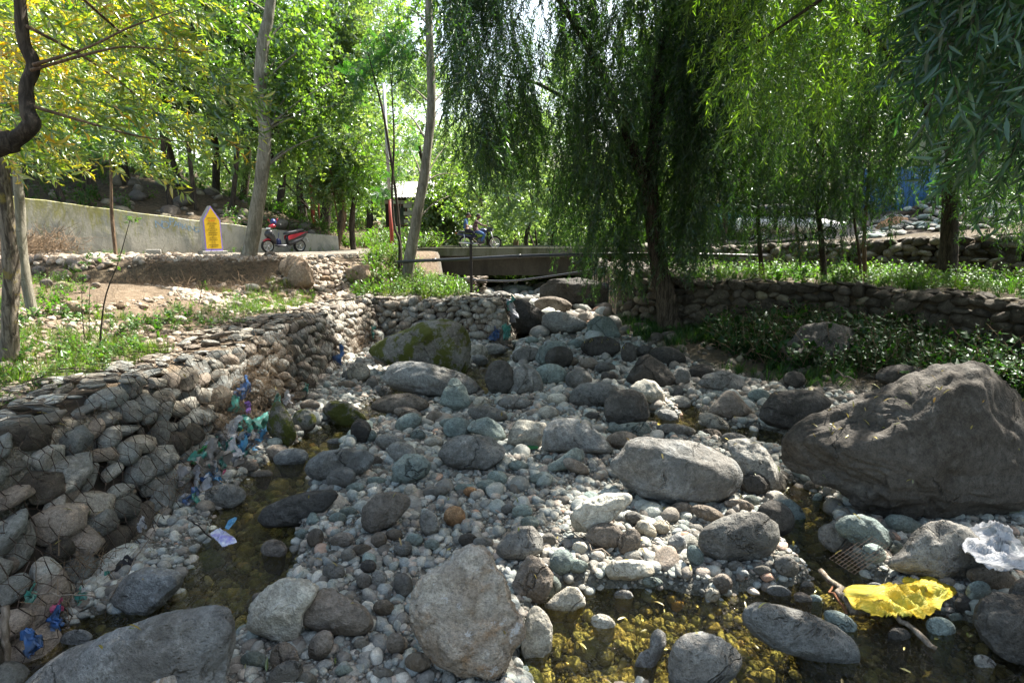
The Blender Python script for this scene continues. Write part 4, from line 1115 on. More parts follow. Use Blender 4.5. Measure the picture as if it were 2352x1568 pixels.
# smaller stones: centre, radii, tilt, material; described by what lies next to them
SMALL = [(926,1343,22,29,-10,'grey'),(737,1482,26,39,30,'brown'),(653,1512,33,38,0,'brown'),(655,1548,46,27,-32,'grey'),(584,1516,32,21,0,'teal'),(619,1444,25,22,0,'teal'),
 (766,1314,26,22,0,'speck'),(629,1262,30,24,0,'brown'),(986,1203,22,33,-10,'speck'),(1044,1186,25,25,0,'orange'),(1385,1430,29,20,20,'pale'),(1498,1337,26,13,8,'teal'),(1432,1368,22,15,0,'speck'),
 (175,1467,38,22,-8,'grey'),(600,1376,22,16,10,'brown'),(846,1300,19,16,0,'dark'),(871,1330,18,22,10,'speck'),(836,1335,18,20,0,'speck'),(881,1395,24,19,0,'brown'),(909,1478,22,26,0,'brown'),
 (960,1520,30,24,0,'brown'),(830,1478,18,14,0,'speck'),(880,1548,24,15,0,'speck'),(700,1560,28,18,0,'grey'),(790,1540,22,14,0,'teal'),(1259,1345,30,26,0,'teal'),(1290,1290,28,30,10,'teal'),
 (1260,1240,18,16,0,'speck'),(1332,1258,18,15,0,'pale'),(1325,1300,26,16,0,'teal'),(1456,1190,22,16,20,'speck'),(1485,1215,27,17,40,'pale'),(1520,1210,20,17,0,'pale'),(1555,1248,21,22,0,'grey'),
 (1597,1277,18,28,-25,'teal'),(1568,1170,27,18,10,'brown'),(1626,1180,40,18,20,'brown'),(1660,1340,22,24,-30,'brown'),(1637,1365,18,17,20,'pale'),(1688,1300,20,13,0,'grey'),(1750,1310,22,12,0,'grey'),
 (1240,1100,26,14,0,'teal'),(1190,1070,24,13,5,'teal'),(1118,1115,25,15,0,'teal'),(1142,1098,24,18,10,'teal'),(1082,1130,18,12,10,'orange'),(1060,1122,16,12,0,'teal'),(1000,1130,34,13,-8,'grey'),
 (1170,1170,20,14,0,'grey'),(1200,1175,24,18,0,'teal'),(1217,1200,22,16,0,'teal'),(862,1058,17,12,0,'brown'),(865,1104,24,10,0,'teal'),(815,1120,22,12,-10,'teal'),(945,1130,18,16,20,'pale'),
 (800,1175,22,12,0,'teal'),(775,1190,20,14,-10,'teal'),(724,1235,19,23,20,'brown'),(786,1240,28,18,-12,'brown'),(693,1225,17,12,0,'teal'),(905,1228,20,14,0,'brown'),(952,1240,21,16,0,'teal'),
 (992,1252,18,15,0,'teal'),(870,1240,20,18,-50,'brown'),(925,1260,22,18,-20,'grey'),(830,1262,24,13,-10,'brown'),(800,1275,17,17,0,'speck'),(1075,1240,22,16,0,'dark'),(1110,1245,24,14,0,'grey'),
 (1105,925,19,15,0,'pale'),(1106,948,24,14,0,'teal'),(1259,948,24,16,0,'pale'),(1279,917,25,14,0,'pale'),(1000,958,22,14,0,'brown'),(1030,972,22,12,0,'teal'),(960,1000,18,14,0,'teal'),(995,1015,22,14,0,'pale'),
 (850,1000,16,14,0,'teal'),(797,884,22,10,0,'brown'),(877,900,22,16,10,'grey'),(800,862,16,12,0,'grey'),(855,880,14,13,0,'grey'),(573,1071,23,13,0,'brown'),(600,1090,28,11,-8,'brown'),(774,1015,26,9,0,'grey'),(712,930,24,12,0,'brown'),
 (1743,908,26,15,0,'teal'),(1690,940,14,10,0,'grey'),(1625,1035,16,10,0,'grey'),(1670,1140,22,14,0,'brown'),(1698,1160,36,14,10,'brown'),(1725,1150,20,14,0,'teal'),(1864,1117,19,14,0,'speck'),(1878,1145,11,14,20,'teal'),
 (1765,1298,14,12,0,'grey'),(1740,1255,14,12,0,'teal'),(1822,1265,15,16,0,'teal'),(1990,1145,20,12,0,'teal'),(2125,1360,20,14,0,'brown'),(2215,1388,22,20,20,'dark'),(2195,1420,18,14,0,'teal'),(2300,1300,22,12,0,'grey'),
 (2045,1235,12,16,-20,'grey'),(2060,1260,18,14,0,'teal'),(2010,1355,24,18,10,'grey'),(1855,1345,16,12,0,'grey'),(1845,1375,24,14,25,'brown'),(1875,1378,18,12,30,'teal'),(1790,1360,30,16,15,'grey'),(1980,1060,16,12,0,'grey'),
 (1250,668,18,10,0,'grey'),(1215,690,18,11,0,'grey'),(1300,745,20,11,0,'grey'),(1225,735,18,12,0,'teal'),(1180,790,26,9,0,'teal'),(1222,782,16,9,0,'teal'),(1150,788,15,8,0,'pale'),(1325,790,22,12,0,'teal'),
 (1310,830,20,12,0,'brown'),(1352,835,22,14,0,'brown'),(1390,845,24,14,0,'grey'),(1400,865,20,13,0,'dark'),(1440,915,18,14,0,'grey'),(1360,955,18,10,0,'grey'),(1340,985,16,10,0,'teal'),(1290,1055,18,12,0,'grey'),
 (275,703,15,7,0,'tan'),(330,705,12,6,0,'tan'),(250,725,14,7,0,'pale'),(300,745,18,9,0,'tan'),(410,735,22,10,0,'pale'),(480,690,16,9,0,'pale'),(540,700,18,9,0,'pale'),(600,690,20,10,0,'tan'),(580,660,18,9,0,'pale'),
 (645,680,14,8,0,'tan'),(700,685,16,7,0,'tan'),(747,640,12,7,0,'tan'),(760,590,12,6,0,'grey'),(620,585,14,8,0,'brown'),(735,590,10,6,0,'grey'),(90,620,18,10,0,'brown'),(195,640,16,9,0,'brown'),(60,600,18,9,0,'brown'),(220,655,12,7,0,'brown')]
SNAMES = {'grey': 'grey', 'brown': 'brown', 'teal': 'greenish grey', 'pale': 'pale cream', 'speck': 'pitted', 'orange': 'orange', 'dark': 'dark', 'tan': 'tan'}
MAJOR = [s for s in STONES if s[3]]
_used = {}
def describe(px, py, size_word, colour, noun):
    d = sorted(MAJOR, key=lambda s: math.hypot(s[4] - px, (s[5] - py) * 1.6))
    def side(s):
        dx, dy = px - s[4], py - s[5]
        if abs(dx) > abs(dy) * 1.3: return 'right of' if dx > 0 else 'left of'
        return 'in front of' if dy > 0 else 'just behind'
    for k in range(1, 14):
        l = f'{size_word} {colour} {noun} {side(d[0])} the {d[0][3]}' if k == 1 else f'{size_word} {colour} {noun} between the {d[0][3]} and the {d[k][3]}'
        if l not in _used and len(l.split()) <= 16:
            _used[l] = 1
            return l
    return l
for cx, cy, rx, ry, rot, mt in SMALL:
    w = 'larger' if rx * ry > 700 else 'mid-sized' if rx * ry > 330 else 'smaller'
    if cy < 745 and cx < 800: g_, noun = 'stones scattered on the left bank', 'bank stone'
    else: g_, noun = 'loose stones lying in the stream bed', 'stone'
    B(el(cx, cy, rx, ry, rot), mt, describe(cx, cy, w, SNAMES[mt], noun), None, 0.85, 0.15 + 0.5 * ((cx * 7) % 10) / 10, group=g_, cat='stone', name='river_stone')

# ------------------------------------------------------------------ cobbles: single stones copied from shared shapes
SX = np.array([s[0] for s in STONES]); SY = np.array([s[1] for s in STONES]); SR = np.array([s[2] for s in STONES])
def clear(x, y, r, k=0.75): return bool(np.all(np.hypot(SX - x, SY - y) > SR * k + r * 0.8))
def project(x, y, z):
    dy, dz = y, z - EYE.z
    fw = dy * CP - dz * SP; up = dy * SP + dz * CP
    return 1176 + FPX * x / fw, 784 - FPX * up / fw
def in_bed(x, y):
    return sdist(np.array([x]), np.array([y]), BANKL, [(-90, 60), (-90, -12)])[0] < -0.05 and sdist(np.array([x]), np.array([y]), BANKR, [(90, 60), (90, -12)])[0] < 0.1
cob_pts = []
tries = 0
rc = random.Random(11)
CW = {'speckled grey': COB, 'pale': COBP, 'brown': COBB, 'greenish': COBT}
while len(cob_pts) < 118 and tries < 6000:
    tries += 1
    y = 3.0 + 9.5 * rc.random() ** 1.5
    x = rc.uniform(-3.3, 6.5)
    r = rc.choice([0.05, 0.06, 0.07, 0.08, 0.10, 0.12]) * (1 + 0.04 * y)
    if not in_bed(x, y) or not clear(x, y, r) or any(math.hypot(x - a, y - b) < (r + c) * 0.9 for a, b, c in cob_pts): continue
    px, py = project(x, y, zb(y))
    if not (-30 < px < 2380 and py < 1580): continue
    cob_pts.append((x, y, r))
    k = rc.choice(list(CW))
    o = bpy.data.objects.new('cobble', stone_mesh(rc.randrange(16), CW[k]))
    col.objects.link(o)
    o.location = (x, y, T(x, y) + r * 0.22)
    o.rotation_euler = (rc.uniform(-0.25, 0.25), rc.uniform(-0.25, 0.25), rc.uniform(0, 6.28))
    o.scale = (r, r, r * rc.uniform(0.85, 1.15))
    px, py = project(x, y, zb(y))
    tag(o, describe(px, py, 'fist-sized' if r < 0.09 else 'head-sized', k, 'cobble'), 'cobble', 'cobbles on the gravel of the stream bed')

# pebbles: nobody could count them
def scatter_stones(name, n, area, zf, sizes, lift, mat, ok, seed, flat=1.0, kind='stuff', lodens=None):
    rs = np.random.default_rng(seed)
    x = rs.uniform(area[0], area[1], n); y = area[2] + (area[3] - area[2]) * rs.random(n) ** (lodens or 1.0)
    m = ok(x, y)
    x, y = x[m], y[m]
    s = sizes[0] * (sizes[1] / sizes[0]) ** (rs.random(len(x)) ** 1.8)
    z = zf(x, y) + s * lift
    rot = np.stack([rs.uniform(-0.5, 0.5, len(x)), rs.uniform(-0.5, 0.5, len(x)), rs.uniform(0, 6.28, len(x))], 1)
    sc = np.stack([s, s * rs.uniform(0.8, 1.1, len(x)), s * rs.uniform(0.8, 1.3, len(x)) * flat], 1)
    o = scatter(name, STV, np.stack([x, y, z], 1), rot, sc, rs.random(len(x)), [mat])
    return tag(o, kind=kind)
def okbed(x, y):
    m = (sdist(x, y, BANKL, [(-90, 60), (-90, -12)]) < 0.1) & (sdist(x, y, BANKR, [(90, 60), (90, -12)]) < 0.25)
    return m
scatter_stones('pebbles', 56000, (-3.7, 7.4, 2.2, 14), terr, (0.015, 0.08), 0.14, PEB, okbed, 21, lodens=1.6)
scatter_stones('gravel', 34000, (-3.7, 7.4, 2.2, 8), terr, (0.008, 0.022), 0.3, PEB, okbed, 22, lodens=1.4)
scatter_stones('pebbles', 6000, (-3.7, 7.4, 5, 24), terr, (0.05, 0.14), 0.2, PEB, okbed, 23)
scatter_stones('far_stream_stones', 900, (-4, 5, 14, 34), terr, (0.10, 0.38), 0.2, PEB, lambda x, y: okbed(x, y) & (np.hypot(x - 0.9, y - 16) > 1.4), 24)
# ------------------------------------------------------------------ stone walls
def poly_at(P, u):
    n = len(P) - 1
    i = min(int(u * n), n - 1); t = u * n - i
    return np.array(P[i]) * (1 - t) + np.array(P[i + 1]) * t
def poly_at_len(P, s):
    for a, b in zip(P[:-1], P[1:]):
        L = math.dist(a, b)
        if s <= L: return np.array(a) + (np.array(b) - np.array(a)) * (s / L)
        s -= L
    return np.array(P[-1])
def poly_len(P): return sum(math.dist(a, b) for a, b in zip(P[:-1], P[1:]))

def lay_stones(root, spots, mats, rest_mat, rest_tint=(0, 1), limit=298, stone_name='stone'):
    """spots: (pos, tangent angle, tilt, (sx,sy,sz)); nearest ones single, the rest one mass"""
    spots = sorted(spots, key=lambda s: -max(s[3]) / max(1.0, np.linalg.norm(np.array(s[0]) - np.array(EYE))))
    rs = random.Random(5)
    base = np.array(root.location)
    for q_ in spots[:limit]:
        p, a, tl, sc = q_[:4]; ro = q_[4] if len(q_) > 4 else 0.0
        o = bpy.data.objects.new(stone_name, stone_mesh(rs.randrange(16), rs.choice(mats)))
        col.objects.link(o); o.parent = root
        o.location = np.array(p) - base; o.scale = sc
        o.rotation_euler = (tl + rs.uniform(-0.3, 0.3), ro + rs.uniform(-0.25, 0.25), a + rs.uniform(-0.3, 0.3))
    rest = spots[limit:]
    if rest:
        P = np.array([s[0] for s in rest]) - base
        rot = np.array([(s[2], s[4] if len(s) > 4 else 0, s[1]) for s in rest]) + rng.uniform(-0.28, 0.28, (len(rest), 3))
        o = scatter('stone_fill', STV, P, rot, np.array([s[3] for s in rest]), rng.uniform(rest_tint[0], rest_tint[1], len(rest)), [rest_mat], root)
        tag(o, kind='stuff')

WALLP = pebble_mat('wall_pebble', [(0.0, (0.13, 0.11, 0.09)), (0.3, (0.22, 0.19, 0.15)), (0.55, (0.20, 0.205, 0.19)), (0.8, (0.28, 0.255, 0.21)), (1.0, (0.34, 0.31, 0.26))])
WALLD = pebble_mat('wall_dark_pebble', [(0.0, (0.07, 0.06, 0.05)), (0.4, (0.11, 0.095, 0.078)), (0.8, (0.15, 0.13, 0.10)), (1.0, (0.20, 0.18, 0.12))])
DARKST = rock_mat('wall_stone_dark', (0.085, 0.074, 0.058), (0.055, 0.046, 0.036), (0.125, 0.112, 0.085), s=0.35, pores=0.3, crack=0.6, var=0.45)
EARTHC = plain('wall_core_earth', (0.05, 0.042, 0.034), 0.95, 0.1)

def gab_top(u): return 1.13 + 0.04 * math.sin(u * 31) + 0.03 * math.sin(u * 77 + 1)
def gab_face(u, h):
    a = poly_at(FOOT, u); b = poly_at(TOPF, u)
    xy = a * (1 - h) + b * h
    z0 = 0.01 * (a[1] - 3) - 0.12
    return np.array([xy[0], xy[1], z0 * (1 - h) + gab_top(u) * h])
def gab_normal(u):
    a = poly_at(FOOT, max(0, u - 0.01)); b = poly_at(FOOT, min(1, u + 0.01))
    t = (b - a) / np.linalg.norm(b - a)
    return t, np.array([t[1], -t[0]])
gw = empty('gabion_wall', (-3.8, 7.0, 0.0), 0, 'long wire-caged wall of rounded river stones along the left side of the stream', 'stone wall')
gb = np.array(gw.location)
# core behind the stones
core_v = []; core_f = []
NU = 70
for i in range(NU + 1):
    u = i / NU
    t, n = gab_normal(u)
    for h in (0, 0.5, 0.98):
        p = gab_face(u, h) - np.array([n[0], n[1], 0]) * 0.10 - np.array([0, 0, 0.06])
        core_v.append(p - gb)
    p = gab_face(u, 0.98); core_v.append(p - np.array([n[0] * 1.2, n[1] * 1.2, 0.06]) - gb)
for i in range(NU):
    for j in range(3): core_f.append((i * 4 + j, i * 4 + j + 1, i * 4 + j + 5, i * 4 + j + 4))
mesh_obj('core', core_v, core_f, EARTHC, gw)
rs = random.Random(3)
spots = []
Lg = poly_len(FOOT)
u = 0.0
rows = 8
for r_ in range(rows):
    s = rs.uniform(0, 0.1)
    while s < 1.0:
        y_here = poly_at(FOOT, min(1, s))[1]
        near = max(0, min(1, (8.5 - y_here) / 4.5))
        big = rs.uniform(0.75, 1.25) * (1.0 + 0.30 * near * (1 - r_ / rows))
        wdt = 0.27 * big * rs.choice([0.75, 1.0, 1.0, 1.3])
        h = (r_ + 0.5 + rs.uniform(-0.25, 0.25)) / rows
        t, n = gab_normal(min(1, s))
        p = gab_face(min(1, s), h) + np.array([n[0], n[1], 0]) * rs.uniform(-0.06, 0.03)
        spots.append((tuple(p), math.atan2(t[1], t[0]), rs.uniform(-0.3, 0.6), (wdt * 0.62, 0.15 * big, 0.135 * big * rs.uniform(0.75, 1.4)), rs.uniform(-0.55, 0.55) - 0.25 * near))
        if rs.random() < 0.5:
            p2 = gab_face(min(1, s + 0.5 * wdt / Lg), min(1, h + rs.uniform(-0.08, 0.1))) + np.array([n[0], n[1], 0]) * rs.uniform(-0.06, 0.02)
            q2 = rs.uniform(0.05, 0.085)
            spots.append((tuple(p2), rs.uniform(0, 3), 0.2, (q2, q2 * 0.9, q2), rs.uniform(-1, 1)))
        s += wdt / Lg * rs.uniform(0.85, 1.02)
# flat stones on top
for k in range(620):
    u = rs.random() ** 1.15
    t, n = gab_normal(u)
    b = gab_face(u, 1.0)
    q = rs.uniform(-0.02, 1.12)
    p = b - np.array([n[0], n[1], 0]) * q
    sz = rs.choice([0.07, 0.09, 0.12, 0.16, 0.2]) * rs.uniform(0.8, 1.1)
    p[2] = gab_top(u) + 0.02 + 0.03 * rs.random() - 0.02 * q
    spots.append((tuple(p), rs.uniform(0, 3.14), rs.uniform(-0.2, 0.2), (sz, sz * 0.7, sz * rs.uniform(0.25, 0.55))))
lay_stones(gw, spots, [WALLGR, WALLGR, WALLGR, WALLST, COB, DARKST, COBB], WALLP)
# hexagonal wire netting over face and top
WIRE = plain('rusty_wire', (0.045, 0.03, 0.022), 0.6, 0.4, 0.3)
def net_point(a, b):
    """a: metres along the wall, b: metres up the face and over the top"""
    u = min(max(a / Lg, 0), 1)
    t, n = gab_normal(u)
    nn = np.array([n[0], n[1], 0.5]); nn /= np.linalg.norm(nn)
    fh = 1.42
    w = 0.05 * float(vnoise([a * 3.1, b * 3.3, 1.0])) + 0.035 * float(vnoise([a * 7.1, b * 7.3, 4.0]))
    if b < fh:
        p = gab_face(u, b / fh) + nn * (0.125 + w)
    else:
        p = gab_face(u, 1.0) - np.array([n[0], n[1], 0]) * (b - fh) + np.array([0, 0, 0.125 + w * 0.9]) + np.array([n[0], n[1], 0]) * 0.1
    jt = 0.018
    p = p + np.array([vnoise([a * 9, b * 9, 8.0]), vnoise([a * 9, b * 9, 18.0]), vnoise([a * 9, b * 9, 28.0])]) * jt
    return p - gb
wm = MB()
cw, ch = 0.125, 0.155
j = 0
bb = 0.05
netv = {}
while bb < 2.45:
    na = int(Lg / cw)
    for i in range(na):
        a0 = (i + 0.5 * (j % 2)) * cw
        if a0 > 10.5 and bb > 1.9: continue
        A = net_point(a0, bb); B_ = net_point(a0 + cw * 0.5, bb + ch * 0.36); C_ = net_point(a0 - cw * 0.5, bb + ch * 0.36)
        D_ = net_point(a0 + cw * 0.5, bb + ch)
        for P_, Q_ in ((A, B_), (A, C_)):
            wm.tube([P_, (P_ + Q_) / 2 + rng.normal(size=3) * 0.004, Q_], 0.0028, 3, cap=False)
        wm.tube([B_, D_], 0.0045, 3, cap=False)
    bb += ch; j += 1
wire = wm.build('wire_netting', WIRE, gw)
tag(wire, kind='stuff')

# lower and upper dry stone walls on the right -------------------------------
def dry_wall(name, label, line, s0, s1, ztop, zfoot, mats, rest, size, group=None, batter=0.18, cap=True):
    L = poly_len(line)
    root = empty(name, (*poly_at_len(line, (s0 + s1) / 2), zfoot((s0 + s1) / 2)), 0, label, 'stone wall', group)
    base = np.array(root.location)
    spots = []; cv = []; cf = []
    n = int((s1 - s0) / 0.25)
    for i in range(n + 1):
        s = s0 + (s1 - s0) * i / n
        a = poly_at_len(line, s); b = poly_at_len(line, s + 0.05); t = (b - a) / np.linalg.norm(b - a)
        nr = np.array([t[1], -t[0]])
        for z, o in ((zfoot(s) - 0.3, -0.12), (ztop(s) - 0.06, -0.12 - batter), (ztop(s) - 0.06, -0.75)):
            cv.append(np.array([*(a + (-nr) * -o * 1.0), z]) - base)
    for i in range(n):
        for k in range(2): cf.append((i * 3 + k, i * 3 + k + 1, i * 3 + k + 4, i * 3 + k + 3))
    mesh_obj('core', cv, cf, EARTHC, root)
    s = s0
    hmax = max(ztop(s0) - zfoot(s0), ztop(s1) - zfoot(s1), ztop((s0 + s1) / 2) - zfoot((s0 + s1) / 2)) + 0.15
    rows = max(3, int(hmax / (size * 0.72)))
    for r_ in range(rows + 1):
        s = s0 + rs.uniform(0, size)
        while s < s1:
            z0, z1 = zfoot(s) - 0.12, ztop(s)
            hh = z1 - z0
            big = rs.uniform(0.75, 1.2)
            w = size * big * rs.choice([0.8, 1.0, 1.3])
            a = poly_at_len(line, s); b = poly_at_len(line, s + 0.05); t = (b - a) / (np.linalg.norm(b - a) + 1e-9)
            nr = np.array([t[1], -t[0]])
            h = min(1, (r_ + rs.uniform(0.3, 0.7)) / (rows + 1))
            q = a - nr * (batter * h) + nr * rs.uniform(-0.02, 0.07)
            spots.append(((q[0], q[1], z0 + hh * h), math.atan2(t[1], t[0]), rs.uniform(-0.2, 0.2), (w * 0.58, size * 0.5, size * 0.56 * big * rs.uniform(0.8, 1.3)), rs.uniform(-0.3, 0.3)))
            s += w * 0.92
    if cap:
        s = s0
        while s < s1:
            a = poly_at_len(line, s); b = poly_at_len(line, s + 0.05); t = (b - a) / (np.linalg.norm(b - a) + 1e-9); nr = np.array([t[1], -t[0]])
            for _ in range(2):
                q = a - nr * rs.uniform(0.1, 0.6)
                z = rs.uniform(0.12, 0.24)
                spots.append(((q[0], q[1], ztop(s) + 0.01), rs.uniform(0, 3), rs.uniform(-0.15, 0.15), (z, z * 0.75, z * 0.35)))
            s += 0.3
    lay_stones(root, spots, mats, rest)
    return root
W1R = WALL1[::-1][1:]       # from the right towards the far end
def flip(line): return line
# face normal must point to the stream: walk each line from far end to near end
def zt1(s): return 1.63 + 0.03 * math.sin(s * 3.0)
def zf1(s):
    a = poly_at_len(WALL1, s)
    return 0.0 + min(0.75, 0.55 + 0.0 * a[0])
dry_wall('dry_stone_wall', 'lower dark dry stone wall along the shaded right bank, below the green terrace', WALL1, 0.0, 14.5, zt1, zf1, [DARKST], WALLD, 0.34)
def zt2(s):
    a = poly_at_len(WALL2, s)
    return float(np.interp(a[0], [4, 7, 11, 16, 40], [2.16, 2.3, 2.55, 2.95, 5.0])) + 0.02
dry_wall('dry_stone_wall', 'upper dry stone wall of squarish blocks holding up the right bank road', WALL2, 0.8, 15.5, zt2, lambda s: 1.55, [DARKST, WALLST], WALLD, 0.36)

# plastered retaining wall ----------------------------------------------------
def plaster_mat():
    m, nt = new_mat('stained_dappled_plaster'); g = N(nt)
    tc = g.n('ShaderNodeTexCoord'); v = tc.outputs['Object']
    a, _ = g.noise(g.vmath('MULTIPLY', v, (1, 1, 0.55)), 0.9, 6, 0.65, 0.4)
    b, _ = g.noise(g.vmath('MULTIPLY', v, (5, 5, 1.2)), 1.6, 6, 0.7)
    p, _ = g.noise(v, 14.0, 5, 0.7)
    c = g.mix(g.step(a, 0.42, 0.6), (0.36, 0.345, 0.29), (0.20, 0.205, 0.18))  # broad light and dark blotches: dappled light painted into the weathered plaster
    c = g.mix(g.math('MULTIPLY', g.step(b, 0.5, 0.68), 0.6), c, (0.17, 0.18, 0.11))
    zz = g.n('ShaderNodeSeparateXYZ'); g.l(v, zz.inputs[0])
    m1 = g.math('ADD', g.math('MULTIPLY', zz.outputs[2], 0.38), g.math('MULTIPLY', g.math('SUBTRACT', b, 0.5), 1.6))
    c = g.mix(g.math('MULTIPLY', g.step(m1, 0.25, 0.75), 0.75), c, (0.23, 0.22, 0.06))
    c = g.mix(g.step(p, 0.66, 0.72), c, (0.12, 0.115, 0.10))
    g.out(g.pbsdf(c, 0.9, 0.15, g.bump(g.math('ADD', p, g.math('MULTIPLY', b, 0.6)), 0.7, 0.02)))
    return m
PLASTER = plaster_mat()
PTOP = [3.98, 3.94, 3.30, 2.74]; PBASE = 2.0
pwv = []; pwf = []
seg = []
for i in range(3):
    for j in range(14 if i < 2 else 15):
        t = j / 14
        seg.append(((1 - t) * np.array(PW[i]) + t * np.array(PW[i + 1]), (1 - t) * PTOP[i] + t * PTOP[i + 1]))
root = empty('retaining_wall', (-11.2, 20.8, 2.1), 0, 'plastered concrete retaining wall with yellow green stains behind the yellow milestone', 'wall')
rb = np.array(root.location)
for q, zt in seg:
    i = 0
    nrm = np.array([0.58, -0.81]) if q[0] < -11 else np.array([0.57, -0.82])
    bul = 0.02 * float(vnoise([q[0] * 1.3, q[1] * 1.3, 0.0]))
    zt = zt + 0.02 * float(vnoise([q[0] * 3, q[1] * 3, 5.0]))
    for z, o in ((PBASE - 0.3, 0.03), ((PBASE + zt) / 2, 0.02 + bul), (zt - 0.02, 0.0), (zt, -0.03), (zt, -0.27), (PBASE - 0.3, -0.30)):
        pwv.append(np.array([q[0] + nrm[0] * o, q[1] + nrm[1] * o, z]) - rb)
for i in range(len(seg) - 1):
    for k in range(5): pwf.append((i * 6 + k, i * 6 + 6 + k, i * 6 + 7 + k, i * 6 + 1 + k))
pwf.append((0, 1, 2, 3, 4, 5)); e_ = (len(seg) - 1) * 6; pwf.append((e_ + 5, e_ + 4, e_ + 3, e_ + 2, e_ + 1, e_))
mesh_obj('plaster_face', pwv, pwf, PLASTER, root, smooth=False)
def text_obj(name, body, size, M, mat, parent, extrude=0.001, align='CENTER', bold=0.0, sx=1.0):
    cu = bpy.data.curves.new(name, 'FONT'); cu.body = body; cu.size = size; cu.extrude = extrude; cu.align_x = align; cu.offset = bold
    cu.materials.append(mat)
    o = bpy.data.objects.new(name, cu); col.objects.link(o)
    bpy.context.view_layer.update()
    me_ = bpy.data.meshes.new_from_object(o.evaluated_get(bpy.context.evaluated_depsgraph_get()))
    bpy.data.objects.remove(o)
    o = bpy.data.objects.new(name, me_); col.objects.link(o); o.parent = parent
    o.matrix_local = M @ Matrix.Diagonal((sx, 1, 1, 1))
    return o
BLUEP = plain('faded_blue_paint', (0.20, 0.29, 0.38), 0.8, 0.2, 0, 0.6, 12)
ang = math.atan2(PW[2][1] - PW[1][1], PW[2][0] - PW[1][0])
def on_wall(px, py, off=0.045):
    # point where the view ray meets the wall's front plane
    a = np.array(PW[1]); d = np.array(PW[2]) - a; nn = np.array([d[1], -d[0]]) / np.linalg.norm(d)
    r_ = ray(px, py); t = ((a + nn * off) @ nn) / (r_[:2] @ nn)
    return Vector((r_[0] * t, r_[1] * t, EYE.z + r_[2] * t))
for ch_, px, py in (('N', 366, 523), ('O', 380, 525), ('P', 395, 517), ('A', 405, 521), ('R', 414, 524), ('K', 424, 527), ('I', 433, 530), ('N', 442, 531), ('G', 452, 534)):
    p = on_wall(px, py) - Vector(rb)
    Mx = Matrix.Translation(p) @ Euler((math.pi / 2, 0, ang)).to_matrix().to_4x4()
    text_obj('painted_letter', ch_, 0.36 if px < 400 else 0.28, Mx, BLUEP, root, 0.0015)
# ------------------------------------------------------------------ trees
def rough_tube(name, pts, rad, mat, parent, n=10, seg=None, seed=0.0):
    seg = seg or max(6, 3 * len(pts))
    P = spline(pts, seg)
    r = np.interp(np.linspace(0, 1, seg), np.linspace(0, 1, len(rad)), rad)
    v, f = tube_arrays(P, r, n, True, 0.16, seed)
    return mesh_obj(name, v.tolist(), f, mat, parent)

def clump_points(clumps, out=0.6, droop=0.35, seed=0, shell=0.35):
    """clumps: (centre, radii, count)"""
    rs = np.random.default_rng(seed)
    P = []; D = []; TT = []
    for c, r, n in clumps:
        c = np.array(tuple(c)); r = np.array(r if not np.isscalar(r) else (r, r, r))
        q = rs.normal(size=(n, 3)); q /= np.linalg.norm(q, axis=1)[:, None]
        rad = rs.uniform(shell, 1.0, n) ** 0.6
        rad = rad * (1 + 0.35 * vnoise(q * 2.2 + c * 0.7))
        P.append(c + q * rad[:, None] * r)
        d = q * out + rs.normal(size=(n, 3)) * 0.45
        d[:, 2] -= droop
        D.append(d); TT.append(np.clip(rs.normal(0.5, 0.2, n) + 0.15 * vnoise(P[-1] * 0.8), 0, 1))
    return np.vstack(P), np.vstack(D), np.concatenate(TT)

# openings in the canopy through which the sun reaches the stream bed: (pixel, height, radius)
GAPS = [(1560, 1060, .6, .40), (1645, 1050, .5, .22), (1385, 1165, .35, .32), (1290, 1375, .1, .30), (1340, 1420, .05, .30), (1235, 1440, .15, .20), (1740, 1215, .3, .18), (1660, 1200, .3, .16), (1225, 1010, .3, .22), (1445, 1300, .1, .24),
        (1520, 1225, .1, .30), (1700, 1010, .3, .2), (1495, 890, .4, .3), (823, 850, .2, .25), (930, 800, .5, .35), (1385, 1430, .0, .25), (2150, 930, 1.2, .14), (2050, 1010, 1.1, .16), (1850, 985, .8, .14), (2200, 1010, 1.1, .12), (1300, 1000, .3, .15), (1480, 1205, .1, .2), (1620, 1370, .0, .2)]
# the sunny part of the left bank, the wire wall bend, the plastered wall and the terrace
GAPS += [(600, 640, 1.5, .7), (680, 620, 1.8, .8), (760, 650, 1.5, .7), (840, 640, 1.5, .6), (560, 700, 1.3, .6), (660, 700, 1.2, .8), (760, 700, 1.2, .7), (860, 690, 1.1, .5), (700, 760, .7, .45), (790, 760, .7, .5), (480, 660, 1.5, .5), (400, 690, 1.4, .4),
         (300, 800, 1.3, .35), (180, 740, 1.3, .35), (120, 850, 1.2, .3), (420, 770, 1.2, .3), (330, 590, 2.1, .8), (240, 600, 2.1, .6), (120, 540, 2.8, .9), (200, 530, 2.8, .5), (700, 585, 2.2, .8), (1030, 640, 1.6, .6), (960, 620, 1.6, .5), (1850, 635, 1.7, .9), (2000, 640, 1.7, .5), (2280, 655, 1.7, .5), (1760, 630, 1.7, .5)]
GP = np.array([[*at(px, py, z), z, r] for px, py, z, r in GAPS])
GP = np.vstack([GP, [[-1.5, 39, 4, 2.2], [1.5, 33, 4, 2.0], [3.0, 35, 5, 2.0], [-5.5, 33.5, 3, 1.6], [0.5, 42, 6, 2.5], [-2.0, 26, 3.2, 0.8]]])
